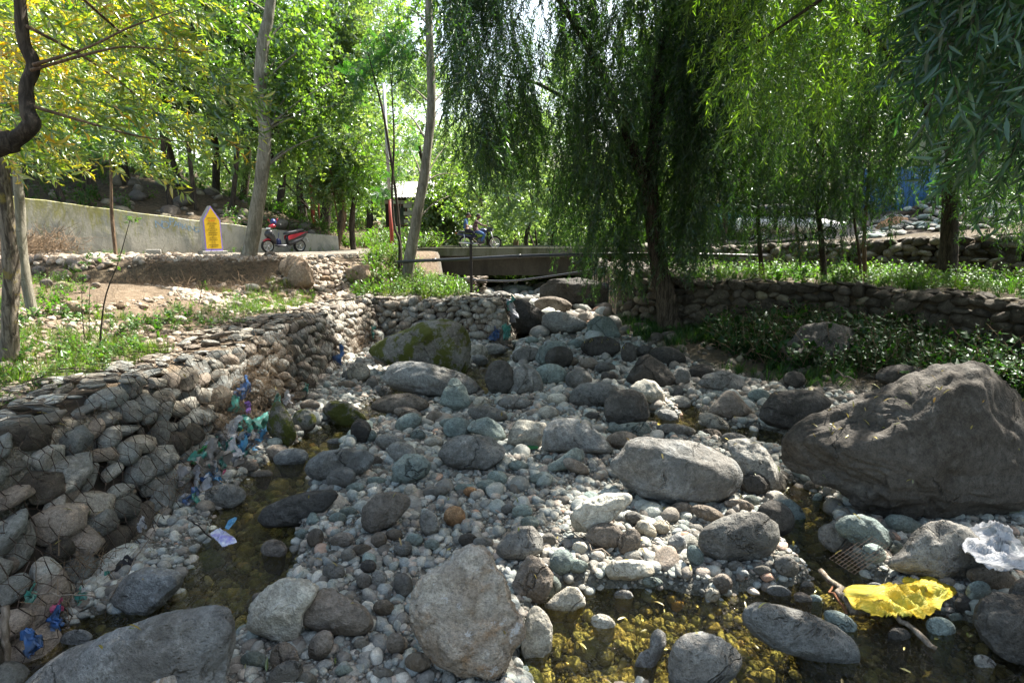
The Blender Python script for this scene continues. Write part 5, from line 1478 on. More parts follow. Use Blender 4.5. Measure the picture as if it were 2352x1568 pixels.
def sun_gaps(P, D, tt, margin=0.15):
    P = np.asarray(P); keep = np.ones(len(P), bool)
    for x, y, z, r in GP:
        h = (P[:, 2] - z) / SUN.z
        d = np.hypot(P[:, 0] - SUN.x * h - x, P[:, 1] - SUN.y * h - y)
        keep &= ~((d < r + margin) & (h > 0.5))
    return P[keep], np.asarray(D)[keep], np.asarray(tt)[keep]

def crown(parent, kind, leafk, P, D, tint, scale=(0.8, 1.2), seed=0, name='crown'):
    P, D, tint = sun_gaps(P, D, tint, 0.62 if kind in ('far', 'willow_far') else 0.28)
    rs = np.random.default_rng(seed + 5)
    n = len(P)
    base = np.array(parent.location)
    o = scatter(name, TW[kind], P - base, euler_from_dir(D, rs.uniform(0, 6.28, n)), rs.uniform(scale[0], scale[1], n), tint, [LEAF[leafk], BARK['dark']], parent)
    return o

def strands(spec, seed, step=0.38, side=(0, 0, 0), jit=0.10):
    """hanging shoots: spec rows (x, y, z_start, length)"""
    rs = np.random.default_rng(seed)
    P = []; D = []; TT = []
    for x, y, z, L in spec:
        p = np.array([x, y, z]); d = np.array([rs.normal() * 0.35, rs.normal() * 0.35, -0.55]) + np.array(side)
        tb = np.clip(rs.normal(0.45, 0.16), 0, 1)
        for k in range(max(1, int(L / step))):
            d = d + rs.normal(size=3) * jit; d[2] -= 0.28
            d = d / np.linalg.norm(d)
            P.append(p.copy()); D.append(d + rs.normal(size=3) * 0.12); TT.append(np.clip(tb + rs.normal() * 0.1, 0, 1))
            p = p + d * step
    return np.array(P), np.array(D), np.array(TT)

def rel(root, pts): return [Vector(p) - root.location for p in pts]

# --- the big weeping willow --------------------------------------------------
bx, by = 4.15, 14.7
W = empty('willow_tree', (bx, by, T(bx, by)), 0, 'large weeping willow leaning over the stream with dark forked trunk', 'tree')
tp = [(bx + 0.05, by, T(bx, by) - 0.2), pt(1532, 700, 14.7), pt(1512, 600, 14.7), pt(1500, 500, 14.7), pt(1490, 410, 14.7)]
rough_tube('trunk', rel(W, tp), [0.36, 0.25, 0.21, 0.20, 0.19], BARK['willow'], W, 14, 26, 1.0)
rough_tube('limb', rel(W, [pt(1490, 420, 14.7), pt(1503, 320, 14.8), pt(1512, 200, 15.0), pt(1525, 90, 15.2), pt(1540, -60, 15.4), pt(1560, -220, 15.4)]), [0.17, 0.16, 0.17, 0.14, 0.11, 0.06], BARK['willow'], W, 12, 24, 2.0)
rough_tube('limb', rel(W, [pt(1490, 425, 14.7), pt(1450, 330, 14.4), pt(1410, 230, 14.0), pt(1375, 150, 13.6), pt(1310, 40, 13.2), pt(1230, -80, 13)]), [0.15, 0.12, 0.12, 0.10, 0.07, 0.04], BARK['willow'], W, 10, 24, 3.0)
rough_tube('limb', rel(W, [pt(1495, 430, 14.7), pt(1420, 330, 15.4), pt(1330, 250, 16), pt(1230, 190, 16.5), pt(1130, 170, 17)]), [0.10, 0.08, 0.06, 0.045, 0.02], BARK['willow'], W, 8, 20, 4.0)
rough_tube('limb', rel(W, [pt(1510, 260, 14.9), pt(1580, 150, 15.0), pt(1660, 60, 14.6), pt(1750, -40, 14.2)]), [0.11, 0.09, 0.06, 0.03], BARK['willow'], W, 8, 16, 5.0)
rs = random.Random(77)
envx = [1040, 1075, 1110, 1160, 1220, 1265, 1320, 1400, 1470, 1530, 1600, 1650, 1700, 1770]
envy = [330, 420, 450, 400, 440, 500, 640, 690, 665, 640, 640, 500, 360, 250]
spec = []
hubs = [(rs.uniform(1050, 1725), rs.triangular(11.5, 17.8, 14.8), rs.random() ** 1.05) for _ in range(135)]
for k in range(4000):
    hx_, hY, hq = hubs[rs.randrange(135)]
    px = hx_ + rs.gauss(0, 17); Y = hY + rs.gauss(0, 0.28)
    eb = np.interp(px, envx, envy)
    pe = eb - (eb + 190) * min(1.0, max(0.0, hq + rs.gauss(0, 0.10)))
    L = rs.uniform(0.8, 2.6)
    if Y < 14.8 and 1385 < px < 1560 and pe > 150 and rs.random() < 0.55: continue
    end = pt(px, pe, Y)
    spec.append((end.x, Y, end.z + L * 0.93, L))
P, D, tt = strands(spec, 1)
crown(W, 'willow', 'willow', P, D, tt, (0.95, 1.4), 1)

# --- willow on the right terrace ---------------------------------------------
bx, by = 12.1, 15.9
W2 = empty('willow_tree', (bx, by, T(bx, by)), 0, 'straight trunked willow on the green terrace between the two stone walls', 'tree')
rough_tube('trunk', rel(W2, [(bx, by, T(bx, by) - 0.2), pt(2180, 560, 15.9), pt(2183, 450, 15.9), pt(2190, 330, 15.8), pt(2200, 150, 15.6), pt(2200, -80, 15.4)]), [0.27, 0.21, 0.20, 0.17, 0.13, 0.07], BARK['dark'], W2, 12, 26, 6.0)
rough_tube('limb', rel(W2, [pt(2188, 360, 15.8), pt(2120, 240, 14.5), pt(2040, 120, 13), pt(1930, 20, 12)]), [0.10, 0.08, 0.06, 0.03], BARK['dark'], W2, 8, 16, 7.0)
rough_tube('limb', rel(W2, [pt(2192, 300, 15.8), pt(2260, 200, 14.5), pt(2330, 60, 13), pt(2400, -60, 12)]), [0.10, 0.08, 0.05, 0.03], BARK['dark'], W2, 8, 16, 8.0)
spec = []
envx = [1640, 1720, 1800, 1880, 1960, 2040, 2120, 2200, 2300, 2420]
envy = [540, 600, 590, 600, 570, 470, 430, 520, 560, 560]
for k in range(2300):
    px = rs.uniform(1640, 2450); Y = rs.triangular(10.5, 18.5, 15)
    eb = np.interp(px, envx, envy) + 30
    pe = eb - (eb + 190) * rs.random() ** 1.2
    L = rs.uniform(0.8, 2.4)
    end = pt(px, pe, Y)
    spec.append((end.x, Y, end.z + L * 0.93, L))
P, D, tt = strands(spec, 2)
crown(W2, 'willow', 'willow', P, D, tt, (0.85, 1.2), 2)

# --- bright willow in front, right of centre -----------------------------------
bx, by = 8.8, 9.2
W3 = empty('willow_tree', (bx, by, T(bx, by)), 0, 'sunlit willow sending bright green shoots in from the right above the giant boulder', 'tree')
rough_tube('trunk', rel(W3, [(bx, by, T(bx, by) - 0.2), (8.9, 9.1, 2.2), (8.6, 9.0, 4.0), (8.0, 8.9, 6.0), (7.5, 9.0, 8.2)]), [0.2, 0.16, 0.15, 0.12, 0.08], BARK['dark'], W3, 10, 20, 9.0)
for i, q in enumerate([(8.0, 8.9, 6.0, 5.6, 8.3, 6.6, 3.2, 8.4, 5.3), (7.8, 8.9, 6.6, 5.8, 9.2, 7.6, 3.6, 9.6, 6.8), (7.6, 9.0, 7.6, 6.2, 7.4, 8.3, 3.8, 6.4, 7.6)]):
    rough_tube('limb', rel(W3, [q[0:3], q[3:6], q[6:9]]), [0.08, 0.05, 0.015], BARK['dark'], W3, 6, 14, 10.0 + i)
spec = []
envx = [1590, 1620, 1700, 1780, 1860, 1960, 2060, 2200]
envy = [310, 330, 360, 400, 330, 260, 200, 150]
for k in range(620):
    px = rs.uniform(1590, 2200); Y = rs.triangular(6.8, 10.5, 8.8)
    eb = np.interp(px, envx, envy)
    pe = eb - (eb + 160) * rs.random() ** 1.1
    L = rs.uniform(0.5, 1.6)
    end = pt(px, pe, Y)
    spec.append((end.x + 0.25 * L, Y, end.z + L * 0.85, L))
P, D, tt = strands(spec, 3, side=(-0.35, -0.1, 0.0))
crown(W3, 'willow', 'lime', P, D, tt + 0.2, (0.8, 1.15), 3)

# --- nearest foliage, upper right corner ---------------------------------------
bx, by = 5.6, 3.4
W4 = empty('willow_tree', (bx, by, T(bx, by)), 0, 'nearest willow whose large blue green leaves hang into the upper right corner', 'tree')
rough_tube('trunk', rel(W4, [(bx, by, T(bx, by) - 0.2), (5.7, 3.4, 2.0), (5.4, 3.5, 3.8), (4.9, 3.7, 5.6)]), [0.16, 0.12, 0.10, 0.06], BARK['willow'], W4, 10, 16, 15.0)
rough_tube('limb', rel(W4, [(5.35, 3.5, 4.0), (4.3, 3.8, 4.7), (3.5, 4.0, 4.5)]), [0.05, 0.03, 0.01], BARK['willow'], W4, 6, 12, 16.0)
rough_tube('limb', rel(W4, [(5.2, 3.6, 4.6), (4.2, 4.2, 5.2), (3.2, 4.6, 5.1)]), [0.05, 0.03, 0.01], BARK['willow'], W4, 6, 12, 17.0)
spec = []
envx = [2030, 2080, 2140, 2200, 2260, 2352, 2450]
envy = [120, 260, 330, 420, 500, 430, 400]
for k in range(330):
    px = 2030 + 420 * rs.random() ** 0.8; Y = rs.uniform(3.0, 5.2)
    eb = np.interp(px, envx, envy)
    pe = eb - (eb + 200) * rs.random() ** 0.9
    L = rs.uniform(0.4, 1.2)
    end = pt(px, pe, Y)
    spec.append((end.x + 0.4 * L, Y, end.z + L * 0.7, L))
P, D, tt = strands(spec, 4, 0.3, side=(-0.45, -0.05, 0.1))
crown(W4, 'willow_near', 'blue', P, D, tt, (0.8, 1.3), 4)

# --- yellow green willow, upper left --------------------------------------------
bx, by = -6.1, 4.4
W5 = empty('willow_tree', (bx, by, T(bx, by)), 0, 'near willow at the left edge with yellowing leaves and an elbow shaped limb', 'tree')
rough_tube('trunk', rel(W5, [(bx, by, T(bx, by) - 0.2), (-6.0, 4.5, 2.2), (-5.6, 4.7, 3.2), pt(30, 325, 5.0)]), [0.16, 0.12, 0.10, 0.09], BARK['dark'], W5, 10, 18, 20.0)
rough_tube('limb', rel(W5, [pt(-20, 345, 5.0), pt(30, 322, 5.0), pt(76, 285, 5.0), pt(64, 262, 5.0), pt(60, 200, 5.05), pt(76, 150, 5.1), pt(55, 95, 5.1), pt(44, 0, 5.1), pt(38, -90, 5.1)]), [0.075, 0.066, 0.062, 0.058, 0.05, 0.053, 0.047, 0.042, 0.038], BARK['dark'], W5, 12, 40, 21.0)
for i, q in enumerate([[(76, 150), (200, 110), (300, 62), (420, 20)], [(70, 162), (220, 120), (300, 108), (440, 120)], [(60, 240), (230, 290), (330, 315), (470, 330)],
                       [(60, 60), (190, 130), (290, 200), (400, 300)], [(150, -40), (260, 60), (340, 120), (450, 180)]]):
    rough_tube('branch', rel(W5, [pt(a, b, 5.0 + 0.35 * i * (j / 3)) for j, (a, b) in enumerate(q)]), [0.016, 0.011, 0.008, 0.003], BARK['tan'], W5, 5, 12, 22.0 + i)
P = []; D = []; tt = []
rr = np.random.default_rng(9)
for k in range(820):
    px = rr.uniform(-60, 560); 
    lo_ = np.interp(px, [-60, 60, 200, 330, 420, 500, 570], [360, 400, 350, 430, 340, 330, 350])
    py = lo_ - (lo_ + 120) * rr.random() ** 0.85
    if px > 420 and py < 160 - (560 - px) * 0.3: continue
    Y = rr.uniform(5.2, 8.4)
    q = pt(px, py, Y)
    P.append(tuple(q)); D.append((1.0 + rr.normal() * 0.3, rr.normal() * 0.5, -0.55 + rr.normal() * 0.3))
    tt.append(np.clip(rr.normal(0.41, 0.18) - 0.0004 * (px - 250) + 0.25 * float(vnoise([px * 0.02, py * 0.02, 1.0])), 0, 1))
crown(W5, 'yellow_near', 'yellow', np.array(P), np.array(D), np.array(tt), (0.75, 1.25), 6)

# --- two more trunks at the left edge ---------------------------------------------
bx, by = -6.45, 7.1
t1 = empty('willow_tree', (bx, by, T(bx, by)), 0, 'lichen covered trunk at the left edge rising from the weeds', 'tree')
rough_tube('trunk', rel(t1, [(bx, by, T(bx, by) - 0.15), pt(22, 700, 7.1), pt(24, 600, 7.1), pt(12, 480, 7.1), pt(2, 380, 7.1), pt(-20, 250, 7.1), pt(-60, 80, 7.1)]), [0.105, 0.09, 0.085, 0.08, 0.078, 0.07, 0.05], BARK['lichen'], t1, 14, 34, 30.0)
P, D, tt = clump_points([(pt(-60, 60, 7.5), (1.2, 1.0, 0.9), 160), (pt(-120, -120, 8), (1.6, 1.4, 1.0), 200)], seed=31)
crown(t1, 'willow', 'yellow', P, D, tt, (0.8, 1.1), 7)
bx, by = -8.05, 9.5
t2 = empty('willow_tree', (bx, by, T(bx, by)), 0, 'smooth pale trunk just right of the lichen covered trunk', 'tree')
rough_tube('trunk', rel(t2, [(bx, by, T(bx, by) - 0.15), pt(52, 600, 9.5), pt(46, 480, 9.5), pt(38, 380, 9.5), pt(45, 220, 9.5), pt(20, 60, 9.5), pt(10, -120, 9.5)]), [0.085, 0.075, 0.07, 0.065, 0.06, 0.05, 0.04], BARK['poplar'], t2, 12, 30, 32.0)
P, D, tt = clump_points([(pt(60, 60, 9.8), (1.6, 1.3, 1.2), 260), (pt(200, -60, 10), (1.8, 1.3, 1.0), 260), (pt(-80, 160, 10), (1.4, 1.2, 1.3), 200), (pt(60, 220, 10.5), (1.2, 1.0, 0.8), 130)], seed=32)
crown(t2, 'willow', 'yellow', P, D, tt - 0.1, (0.9, 1.3), 8)

# --- the two poplars ---------------------------------------------------------------
def poplar(label, path, rad, Y, clumps, seed, scale=(1.1, 1.6)):
    b = pt(*path[0], Y); z = T(b.x, Y)
    r_ = empty('poplar_tree', (b.x, Y, z), 0, label, 'tree')
    rough_tube('trunk', rel(r_, [(b.x - 0.02, Y, z - 0.2)] + [pt(a, c, Y) for a, c in path[1:]]), rad, BARK['poplar'], r_, 16, 40, seed)
    cl = []
    for (cx, cy, rp, n, dy) in clumps:
        c = pt(cx, cy, Y + dy + 0.9)
        cl.append((c, (rp * Y / FPX, rp * Y / FPX * 0.8, rp * Y / FPX * 0.8), n))
        # nearest trunk point, a little lower
        k = min(range(len(path)), key=lambda i: abs(path[i][1] - (cy + 60)))
        s = pt(path[k][0], path[k][1], Y)
        rough_tube('limb', rel(r_, [s, (s + c) / 2 + Vector((0, 0, 0.12)), c]), [0.035, 0.022, 0.008], BARK['poplar'], r_, 6, 10, seed + cx)
    P, D, tt = clump_points(cl, 0.7, 0.3, int(seed), 0.15)
    crown(r_, 'poplar', 'poplar', P, D, tt, scale, int(seed))
    return r_
poplar('grey poplar left of centre with glowing heart shaped leaves, beside the parked scooter', [(568, 622), (578, 560), (592, 470), (603, 390), (608, 300), (597, 200), (603, 110), (618, 30), (632, -60)],
       [0.24, 0.20, 0.185, 0.175, 0.17, 0.165, 0.15, 0.13, 0.11], 16.2,
       [(540, 40, 62, 60, 0.3), (500, -20, 60, 50, 0), (560, 120, 50, 40, -0.3), (545, 190, 40, 26, 0.4), (690, 30, 60, 60, 0), (720, 100, 58, 55, -0.4), (660, 110, 48, 40, 0.4), (690, 190, 62, 60, 0.3),
        (760, 190, 48, 40, -0.2), (720, 250, 56, 55, 0), (780, 240, 38, 26, 0.3), (655, 270, 48, 42, -0.4), (690, 330, 52, 50, 0.2), (655, 360, 36, 26, 0), (740, 310, 40, 28, -0.3), (640, 190, 36, 26, -0.6), (570, 250, 28, 12, 0.5)], 41.0)
poplar('slimmer leaning poplar in front of the left end of the bridge', [(930, 655), (942, 590), (955, 510), (972, 420), (983, 330), (991, 240), (988, 150), (985, 60), (986, -50)],
       [0.21, 0.17, 0.155, 0.145, 0.135, 0.13, 0.12, 0.10, 0.08], 17.4,
       [(1030, 330, 42, 30, 0.2), (1050, 400, 40, 30, -0.2), (1030, 450, 34, 20, 0.2), (925, 250, 52, 36, 0), (890, 170, 52, 36, 0.3), (950, 110, 56, 46, -0.2), (1030, 120, 56, 46, 0.2), (1050, 200, 42, 26, 0), (930, 20, 60, 50, 0.2), (1020, 20, 60, 50, 0), (940, 340, 34, 18, -0.2), (1010, 240, 34, 18, -0.3)], 47.0, (0.9, 1.35))

# --- slim trees ------------------------------------------------------------------
def slim(label, path, rad, Y, clumps, seed, kind='locust', leafk='locust', bark='dark', scale=(1.0, 1.6), group=None, name='young_tree', out=0.6, droop=0.3):
    b = pt(*path[0], Y); z = T(b.x, Y)
    r_ = empty(name, (b.x, Y, z), 0, label, 'tree', group)
    rough_tube('trunk', rel(r_, [(b.x, Y, z - 0.15)] + [pt(a, c, Y) for a, c in path[1:]]), rad, BARK[bark], r_, 8, 20, seed)
    cl = [(pt(cx, cy, Y + dy), (rp * Y / FPX, rp * Y / FPX, rp * Y / FPX * 0.75), n) for (cx, cy, rp, n, dy) in clumps]
    for c, rd_, n in cl[:6]:
        k = min(range(len(path)), key=lambda i: abs(pt(*path[i], Y).z - (c.z - 0.5)))
        s = pt(*path[k], Y)
        rough_tube('limb', rel(r_, [s, (s + c) / 2 + Vector((0, 0, 0.1)), c]), [rad[-1] * 0.9, rad[-1] * 0.6, 0.008], BARK[bark], r_, 5, 8, seed + c.x)
    P, D, tt = clump_points(cl, out, droop, int(seed * 3), 0.1)
    crown(r_, kind, leafk, P, D, tt, scale, int(seed))
    return r_
slim('young feathery locust tree left of the slimmer poplar', [(922, 610), (915, 500), (900, 380), (880, 260), (860, 180), (845, 120)], [0.05, 0.045, 0.04, 0.035, 0.025, 0.015], 18.2,
     [(850, 300, 60, 110, 0), (900, 330, 60, 110, 0.5), (820, 360, 50, 80, 0), (880, 240, 60, 110, 0.4), (930, 420, 42, 60, 0.3), (850, 180, 55, 90, 0.2), (900, 140, 55, 90, 0.6), (860, 420, 48, 70, 0), (960, 300, 50, 70, 0.4)], 51.0)
slim('thin sapling stem curving up left of the slimmer poplar', [(914, 640), (918, 560), (906, 520), (900, 440), (905, 330), (900, 200)], [0.05, 0.045, 0.04, 0.035, 0.03, 0.02], 17.8,
     [(905, 120, 50, 70, 0.2), (880, 60, 55, 80, 0.2), (950, 180, 40, 50, 0.2)], 52.0)
slim('small leaning sapling before the plastered wall', [(262, 560), (257, 500), (255, 430), (253, 330), (256, 240)], [0.05, 0.045, 0.035, 0.03, 0.02], 15.8,
     [(255, 250, 50, 60, 0.3), (300, 300, 45, 50, 0.4), (220, 320, 40, 40, 0.3)], 53.0, 'locust', 'locust', 'tan')
# saplings on the right terrace
TER = [(1895, 650, 1888, 560, 1880, 470, 15.0, 0.085, 'dark', 'dark leaning sapling in the middle of the green terrace'), (1990, 650, 1985, 560, 1990, 470, 15.4, 0.055, 'tan', 'double stemmed sapling left of the straight trunked willow'),
       (1755, 645, 1748, 600, 1740, 480, 16.0, 0.07, 'dark', 'sapling at the far left end of the green terrace'), (1980, 648, 1972, 570, 1962, 490, 15.6, 0.04, 'dark', 'thin stem right beside the double stemmed sapling'),
       (1840, 640, 1836, 570, 1828, 500, 17.5, 0.04, 'tan', 'very thin sapling close to the upper stone wall'), (1660, 560, 1665, 470, 1650, 330, 22.0, 0.12, 'dark', 'dark trunk behind the right crown edge of the large willow')]
for i, (x0, y0, x1, y1, x2, y2, Y, r_, bk, lb) in enumerate(TER):
    slim(lb, [(x0, y0), (x1, y1), (x2, y2), (x2 + 8, y2 - 110), (x2 + 4, y2 - 260)], [r_, r_ * 0.9, r_ * 0.8, r_ * 0.6, r_ * 0.4], Y,
         [(x2 - 30, y2 - 40, 50, 60, -0.5), (x2 + 40, y2 - 90, 55, 70, 0), (x2 - 20, y2 - 160, 60, 90, 0.3), (x2 + 30, y2 - 240, 60, 90, 0)], 60.0 + i, 'willow', 'willow', bk, (0.9, 1.2), 'saplings on the right bank', 'young_willow', 0.5, 0.7)

# --- trees behind: each its own ------------------------------------------------------
def back_tree(px, py_base, Y, h, w, label, seed, n=700, kind='far', leafk='far', lean=0.0, bark='dark', r0=0.16, low=0.35, group='trees behind the road and the bridge', scale=(0.8, 1.3), forks=5):
    b = pt(px, py_base, Y)
    z = T(b.x, Y)
    r_ = empty('background_tree', (b.x, Y, z), 0, label, 'tree', group)
    rs_ = np.random.default_rng(seed)
    top = np.array([b.x + lean * h, Y + rs_.normal() * 0.3, z + h * 0.75])
    base = np.array([b.x, Y, z - 0.2])
    mid1 = base + (top - base) * 0.35 + np.array([rs_.normal() * 0.04 * h, 0, 0])
    mid2 = base + (top - base) * 0.7 + np.array([rs_.normal() * 0.04 * h, 0, 0])
    rough_tube('trunk', rel(r_, [base, mid1, mid2, top]), [r0 * 1.2, r0, r0 * 0.7, r0 * 0.25], BARK[bark], r_, 8, 18, seed * 1.0)
    cl = []
    for k in range(forks * 2):
        t = rs_.uniform(low, 1.1)
        a = rs_.uniform(0, 6.28)
        rr_ = w * rs_.uniform(0.35, 0.9) * (1.15 - 0.55 * t)
        c = base + (top - base) * t + np.array([math.cos(a) * rr_, math.sin(a) * rr_, h * 0.16])
        cl.append((c, (w * 0.42, w * 0.42, h * 0.11), n // (forks * 2)))
        if k < forks:
            s = base + (top - base) * max(0.2, t - 0.22)
            rough_tube('limb', rel(r_, [s, (s + c) / 2 + np.array([0, 0, 0.2]), c]), [r0 * 0.45, r0 * 0.3, 0.01], BARK[bark], r_, 5, 8, seed + k * 1.0)
    P, D, tt = clump_points(cl, 0.6, 0.35, seed, 0.1)
    crown(r_, kind, leafk, P, D, tt, scale, seed)
    return r_
BT = [  # px, base py, Y, height, half width, n, low, trunk r, leaf, lean, label
 (60, 480, 19.0, 9.5, 3.0, 800, 0.35, 0.14, 'far', 0.02, 'tree on the wooded slope at the far left behind the plastered wall'),
 (155, 500, 20.5, 10, 2.6, 700, 0.4, 0.10, 'willow', -0.02, 'slim dark tree on the slope above the left part of the plastered wall'),
 (215, 500, 22.5, 12, 3.2, 800, 0.35, 0.17, 'far', 0.03, 'stout tree on the slope above the middle of the plastered wall'),
 (300, 505, 24.0, 12, 3.2, 800, 0.35, 0.16, 'willow', 0.0, 'tall dark tree behind the blue painted letters'),
 (395, 515, 23.0, 10, 2.4, 600, 0.42, 0.09, 'far', 0.05, 'leaning slim tree above the blue painted letters'),
 (425, 515, 25.5, 11, 2.6, 600, 0.4, 0.10, 'willow', -0.03, 'dark slim tree left of the yellow milestone'),
 (455, 515, 23.5, 9, 2.2, 500, 0.42, 0.08, 'far', 0.06, 'leaning tree directly behind the yellow milestone'),
 (535, 520, 24.5, 10.5, 2.6, 650, 0.4, 0.09, 'willow', 0.04, 'slim tree between the milestone and the grey poplar'),
 (500, 515, 28.0, 13, 3.4, 800, 0.3, 0.15, 'far', 0.0, 'taller tree far behind the milestone'),
 (640, 530, 27.0, 11, 2.8, 700, 0.38, 0.14, 'willow', 0.0, 'dark straight trunk rising behind the scooter handlebar'),
 (690, 530, 28.0, 10, 2.4, 600, 0.42, 0.10, 'far', 0.05, 'slim tree behind the scooter seat'),
 (740, 540, 28.5, 11, 3.0, 750, 0.4, 0.22, 'far', 0.04, 'thick forked tree behind the end of the plastered wall'),
 (712, 545, 33.0, 13, 3.2, 800, 0.25, 0.16, 'far', 0.0, 'pale green tree far behind the red pole'),
 (772, 565, 24.5, 5.5, 1.7, 420, 0.42, 0.09, 'far', 0.09, 'small leaning tan stemmed tree beside the road'),
 (812, 570, 25.0, 4.6, 1.9, 520, 0.35, 0.12, 'yellowish', 0.06, 'low bushy tree with glowing yellow green shoots left of the poplar'),
 (850, 560, 34.0, 14, 3.4, 850, 0.25, 0.18, 'far', 0.0, 'tall hazy tree behind the low bushy tree'),
 (1000, 560, 44.0, 12, 4.0, 700, 0.2, 0.2, 'far', 0.0, 'hazy tree behind the block house'),
 (1035, 560, 31.0, 5.2, 1.5, 420, 0.5, 0.05, 'far', -0.03, 'small leafy tree shading the roof of the block house'),
 (1120, 560, 40.0, 9, 4.0, 900, 0.15, 0.2, 'far', 0.0, 'feathery bright tree behind the motorcycle riders'),
 (1240, 560, 33.0, 8.5, 3.4, 900, 0.18, 0.13, 'far', -0.06, 'spreading tree with dark forked stems right of the riders'),
 (1255, 560, 35.5, 9.5, 3.2, 800, 0.2, 0.13, 'far', 0.05, 'second spreading tree with dark stems right of the riders'),
 (1180, 560, 50.0, 12, 4.2, 800, 0.15, 0.2, 'far', 0.0, 'distant pale tree seen over the bridge'),
 (1350, 560, 38.0, 12, 3.8, 900, 0.15, 0.2, 'far', 0.0, 'bright tree behind the large willow, left side'),
 (1450, 560, 34.0, 13, 3.8, 900, 0.15, 0.2, 'far', 0.0, 'bright tree directly behind the large willow trunk'),
 (1580, 555, 33.0, 13, 3.8, 900, 0.15, 0.2, 'far', 0.0, 'bright tree behind the large willow, right side'),
 (1700, 550, 30.0, 12, 3.6, 900, 0.2, 0.18, 'far', 0.0, 'green tree behind the parked car'),
 (1830, 540, 32.0, 13, 3.8, 900, 0.22, 0.2, 'far', 0.0, 'tall green tree behind the blue sheet shed'),
 (1960, 520, 33.0, 13, 3.6, 900, 0.3, 0.2, 'far', 0.0, 'tall green tree right of the blue sheet shed'),
 (2110, 500, 32.0, 13, 3.8, 900, 0.32, 0.2, 'far', 0.0, 'tall green tree above the rubble slope'),
 (2260, 480, 30.0, 12, 3.6, 900, 0.34, 0.2, 'far', 0.0, 'tall green tree at the far right edge'),
 (780, 560, 45.0, 16, 4.0, 800, 0.2, 0.2, 'far', 0.0, 'very tall pale tree in the gap between the poplars'),
 (560, 540, 36.0, 16, 4.0, 800, 0.3, 0.2, 'far', 0.0, 'very tall pale tree behind the grey poplar'),
 (350, 520, 32.0, 15, 4.0, 800, 0.3, 0.2, 'far', 0.0, 'very tall pale tree high on the left slope'),
 (130, 500, 28.0, 14, 3.8, 800, 0.3, 0.2, 'far', 0.0, 'tall pale tree high on the far left slope'),
]
for i, (px, pb, Y, h, w, n, low, r0, lf, ln, lb) in enumerate(BT):
    kind = 'willow_far' if i % 3 == 0 or lf == 'yellowish' else 'far'
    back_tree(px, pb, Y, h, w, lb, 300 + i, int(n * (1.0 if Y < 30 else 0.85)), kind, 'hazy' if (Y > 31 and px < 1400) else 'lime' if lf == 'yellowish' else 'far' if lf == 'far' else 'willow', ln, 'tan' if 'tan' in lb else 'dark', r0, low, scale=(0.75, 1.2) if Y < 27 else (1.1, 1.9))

# forest far behind: reads as one mass
rr = np.random.default_rng(88)
n = 7000
fx = rr.uniform(-75, 75, n); fy = rr.uniform(52, 66, n) - 0.25 * np.abs(fx)
fy = np.where(np.abs(fx) > 30, fy - 4, fy)
fz = terr(fx, fy) + rr.random(n) ** 0.9 * (8.0 + 3.0 * vnoise(np.stack([fx * 0.15, fy * 0.15, fx * 0], -1)))
Dd = rr.normal(size=(n, 3)); Dd[:, 2] -= 0.3
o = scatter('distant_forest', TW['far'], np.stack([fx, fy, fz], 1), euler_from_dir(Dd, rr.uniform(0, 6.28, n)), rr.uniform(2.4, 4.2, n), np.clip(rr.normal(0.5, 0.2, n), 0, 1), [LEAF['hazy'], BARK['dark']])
tag(o, kind='stuff')

# --- the canopy that shades the stream: a willow standing right of the picture ------------
bx, by = 9.6, 5.2
W6 = empty('willow_tree', (bx, by, T(bx, by)), 0, 'tall willow spreading its canopy high over the stream, above the top of the picture', 'tree')
rough_tube('trunk', rel(W6, [(bx, by, T(bx, by) - 0.2), (9.5, 5.3, 2.5), (9.0, 5.6, 4.5), (8.2, 6.2, 6.8), (7.2, 6.6, 8.6)]), [0.3, 0.24, 0.2, 0.17, 0.1], BARK['willow'], W6, 10, 20, 90.0)
cl = []
CANOPY = [(1.6, 6.8, 7.6, 1.7, 1.3, 0.8, 190), (3.6, 7.6, 8.0, 1.8, 1.4, 0.8, 190), (5.6, 8.2, 8.3, 1.8, 1.4, 0.9, 190), (4.6, 10.2, 9.2, 2.0, 1.5, 0.9, 190), (2.4, 9.6, 8.9, 1.8, 1.4, 0.8, 150),
          (7.4, 9.6, 8.8, 1.8, 1.6, 0.9, 190), (6.6, 6.2, 7.4, 1.6, 1.3, 0.8, 150), (8.8, 7.6, 7.8, 1.6, 1.5, 0.9, 150), (0.0, 7.2, 7.3, 1.3, 1.2, 0.6, 100), (0.6, 9.0, 8.2, 1.4, 1.2, 0.6, 90), (7.0, 12.0, 9.6, 2.0, 1.6, 0.9, 170), (9.6, 11.0, 9.4, 2.0, 1.6, 0.9, 150),
          (-1.2, 6.0, 6.8, 1.3, 1.0, 0.5, 110), (-0.6, 4.4, 6.6, 1.4, 1.2, 0.6, 110), (1.4, 4.6, 6.9, 1.5, 1.2, 0.7, 130), (3.4, 4.8, 7.2, 1.5, 1.2, 0.7, 130), (5.2, 4.2, 6.9, 1.4, 1.2, 0.7, 110), (-0.8, 8.0, 7.4, 1.2, 1.0, 0.5, 80), (2.6, 11.6, 9.9, 1.8, 1.3, 0.7, 120), (5.0, 12.6, 10.3, 1.8, 1.3, 0.7, 120), (-2.4, 4.6, 6.2, 1.1, 1.0, 0.4, 80), (3.0, 6.2, 7.4, 1.5, 1.2, 0.6, 110)]
for x, y, z, a, b_, c_, n in CANOPY:
    cl.append(((x, y, z), (a, b_, c_), int(n * 2.4)))
    rough_tube('limb', rel(W6, [(8.2, 6.2, 6.8), ((8.2 + x) / 2, (6.2 + y) / 2, (6.8 + z) / 2 + 0.4), (x, y, z)]), [0.022, 0.014, 0.008], BARK['willow'], W6, 5, 10, x)
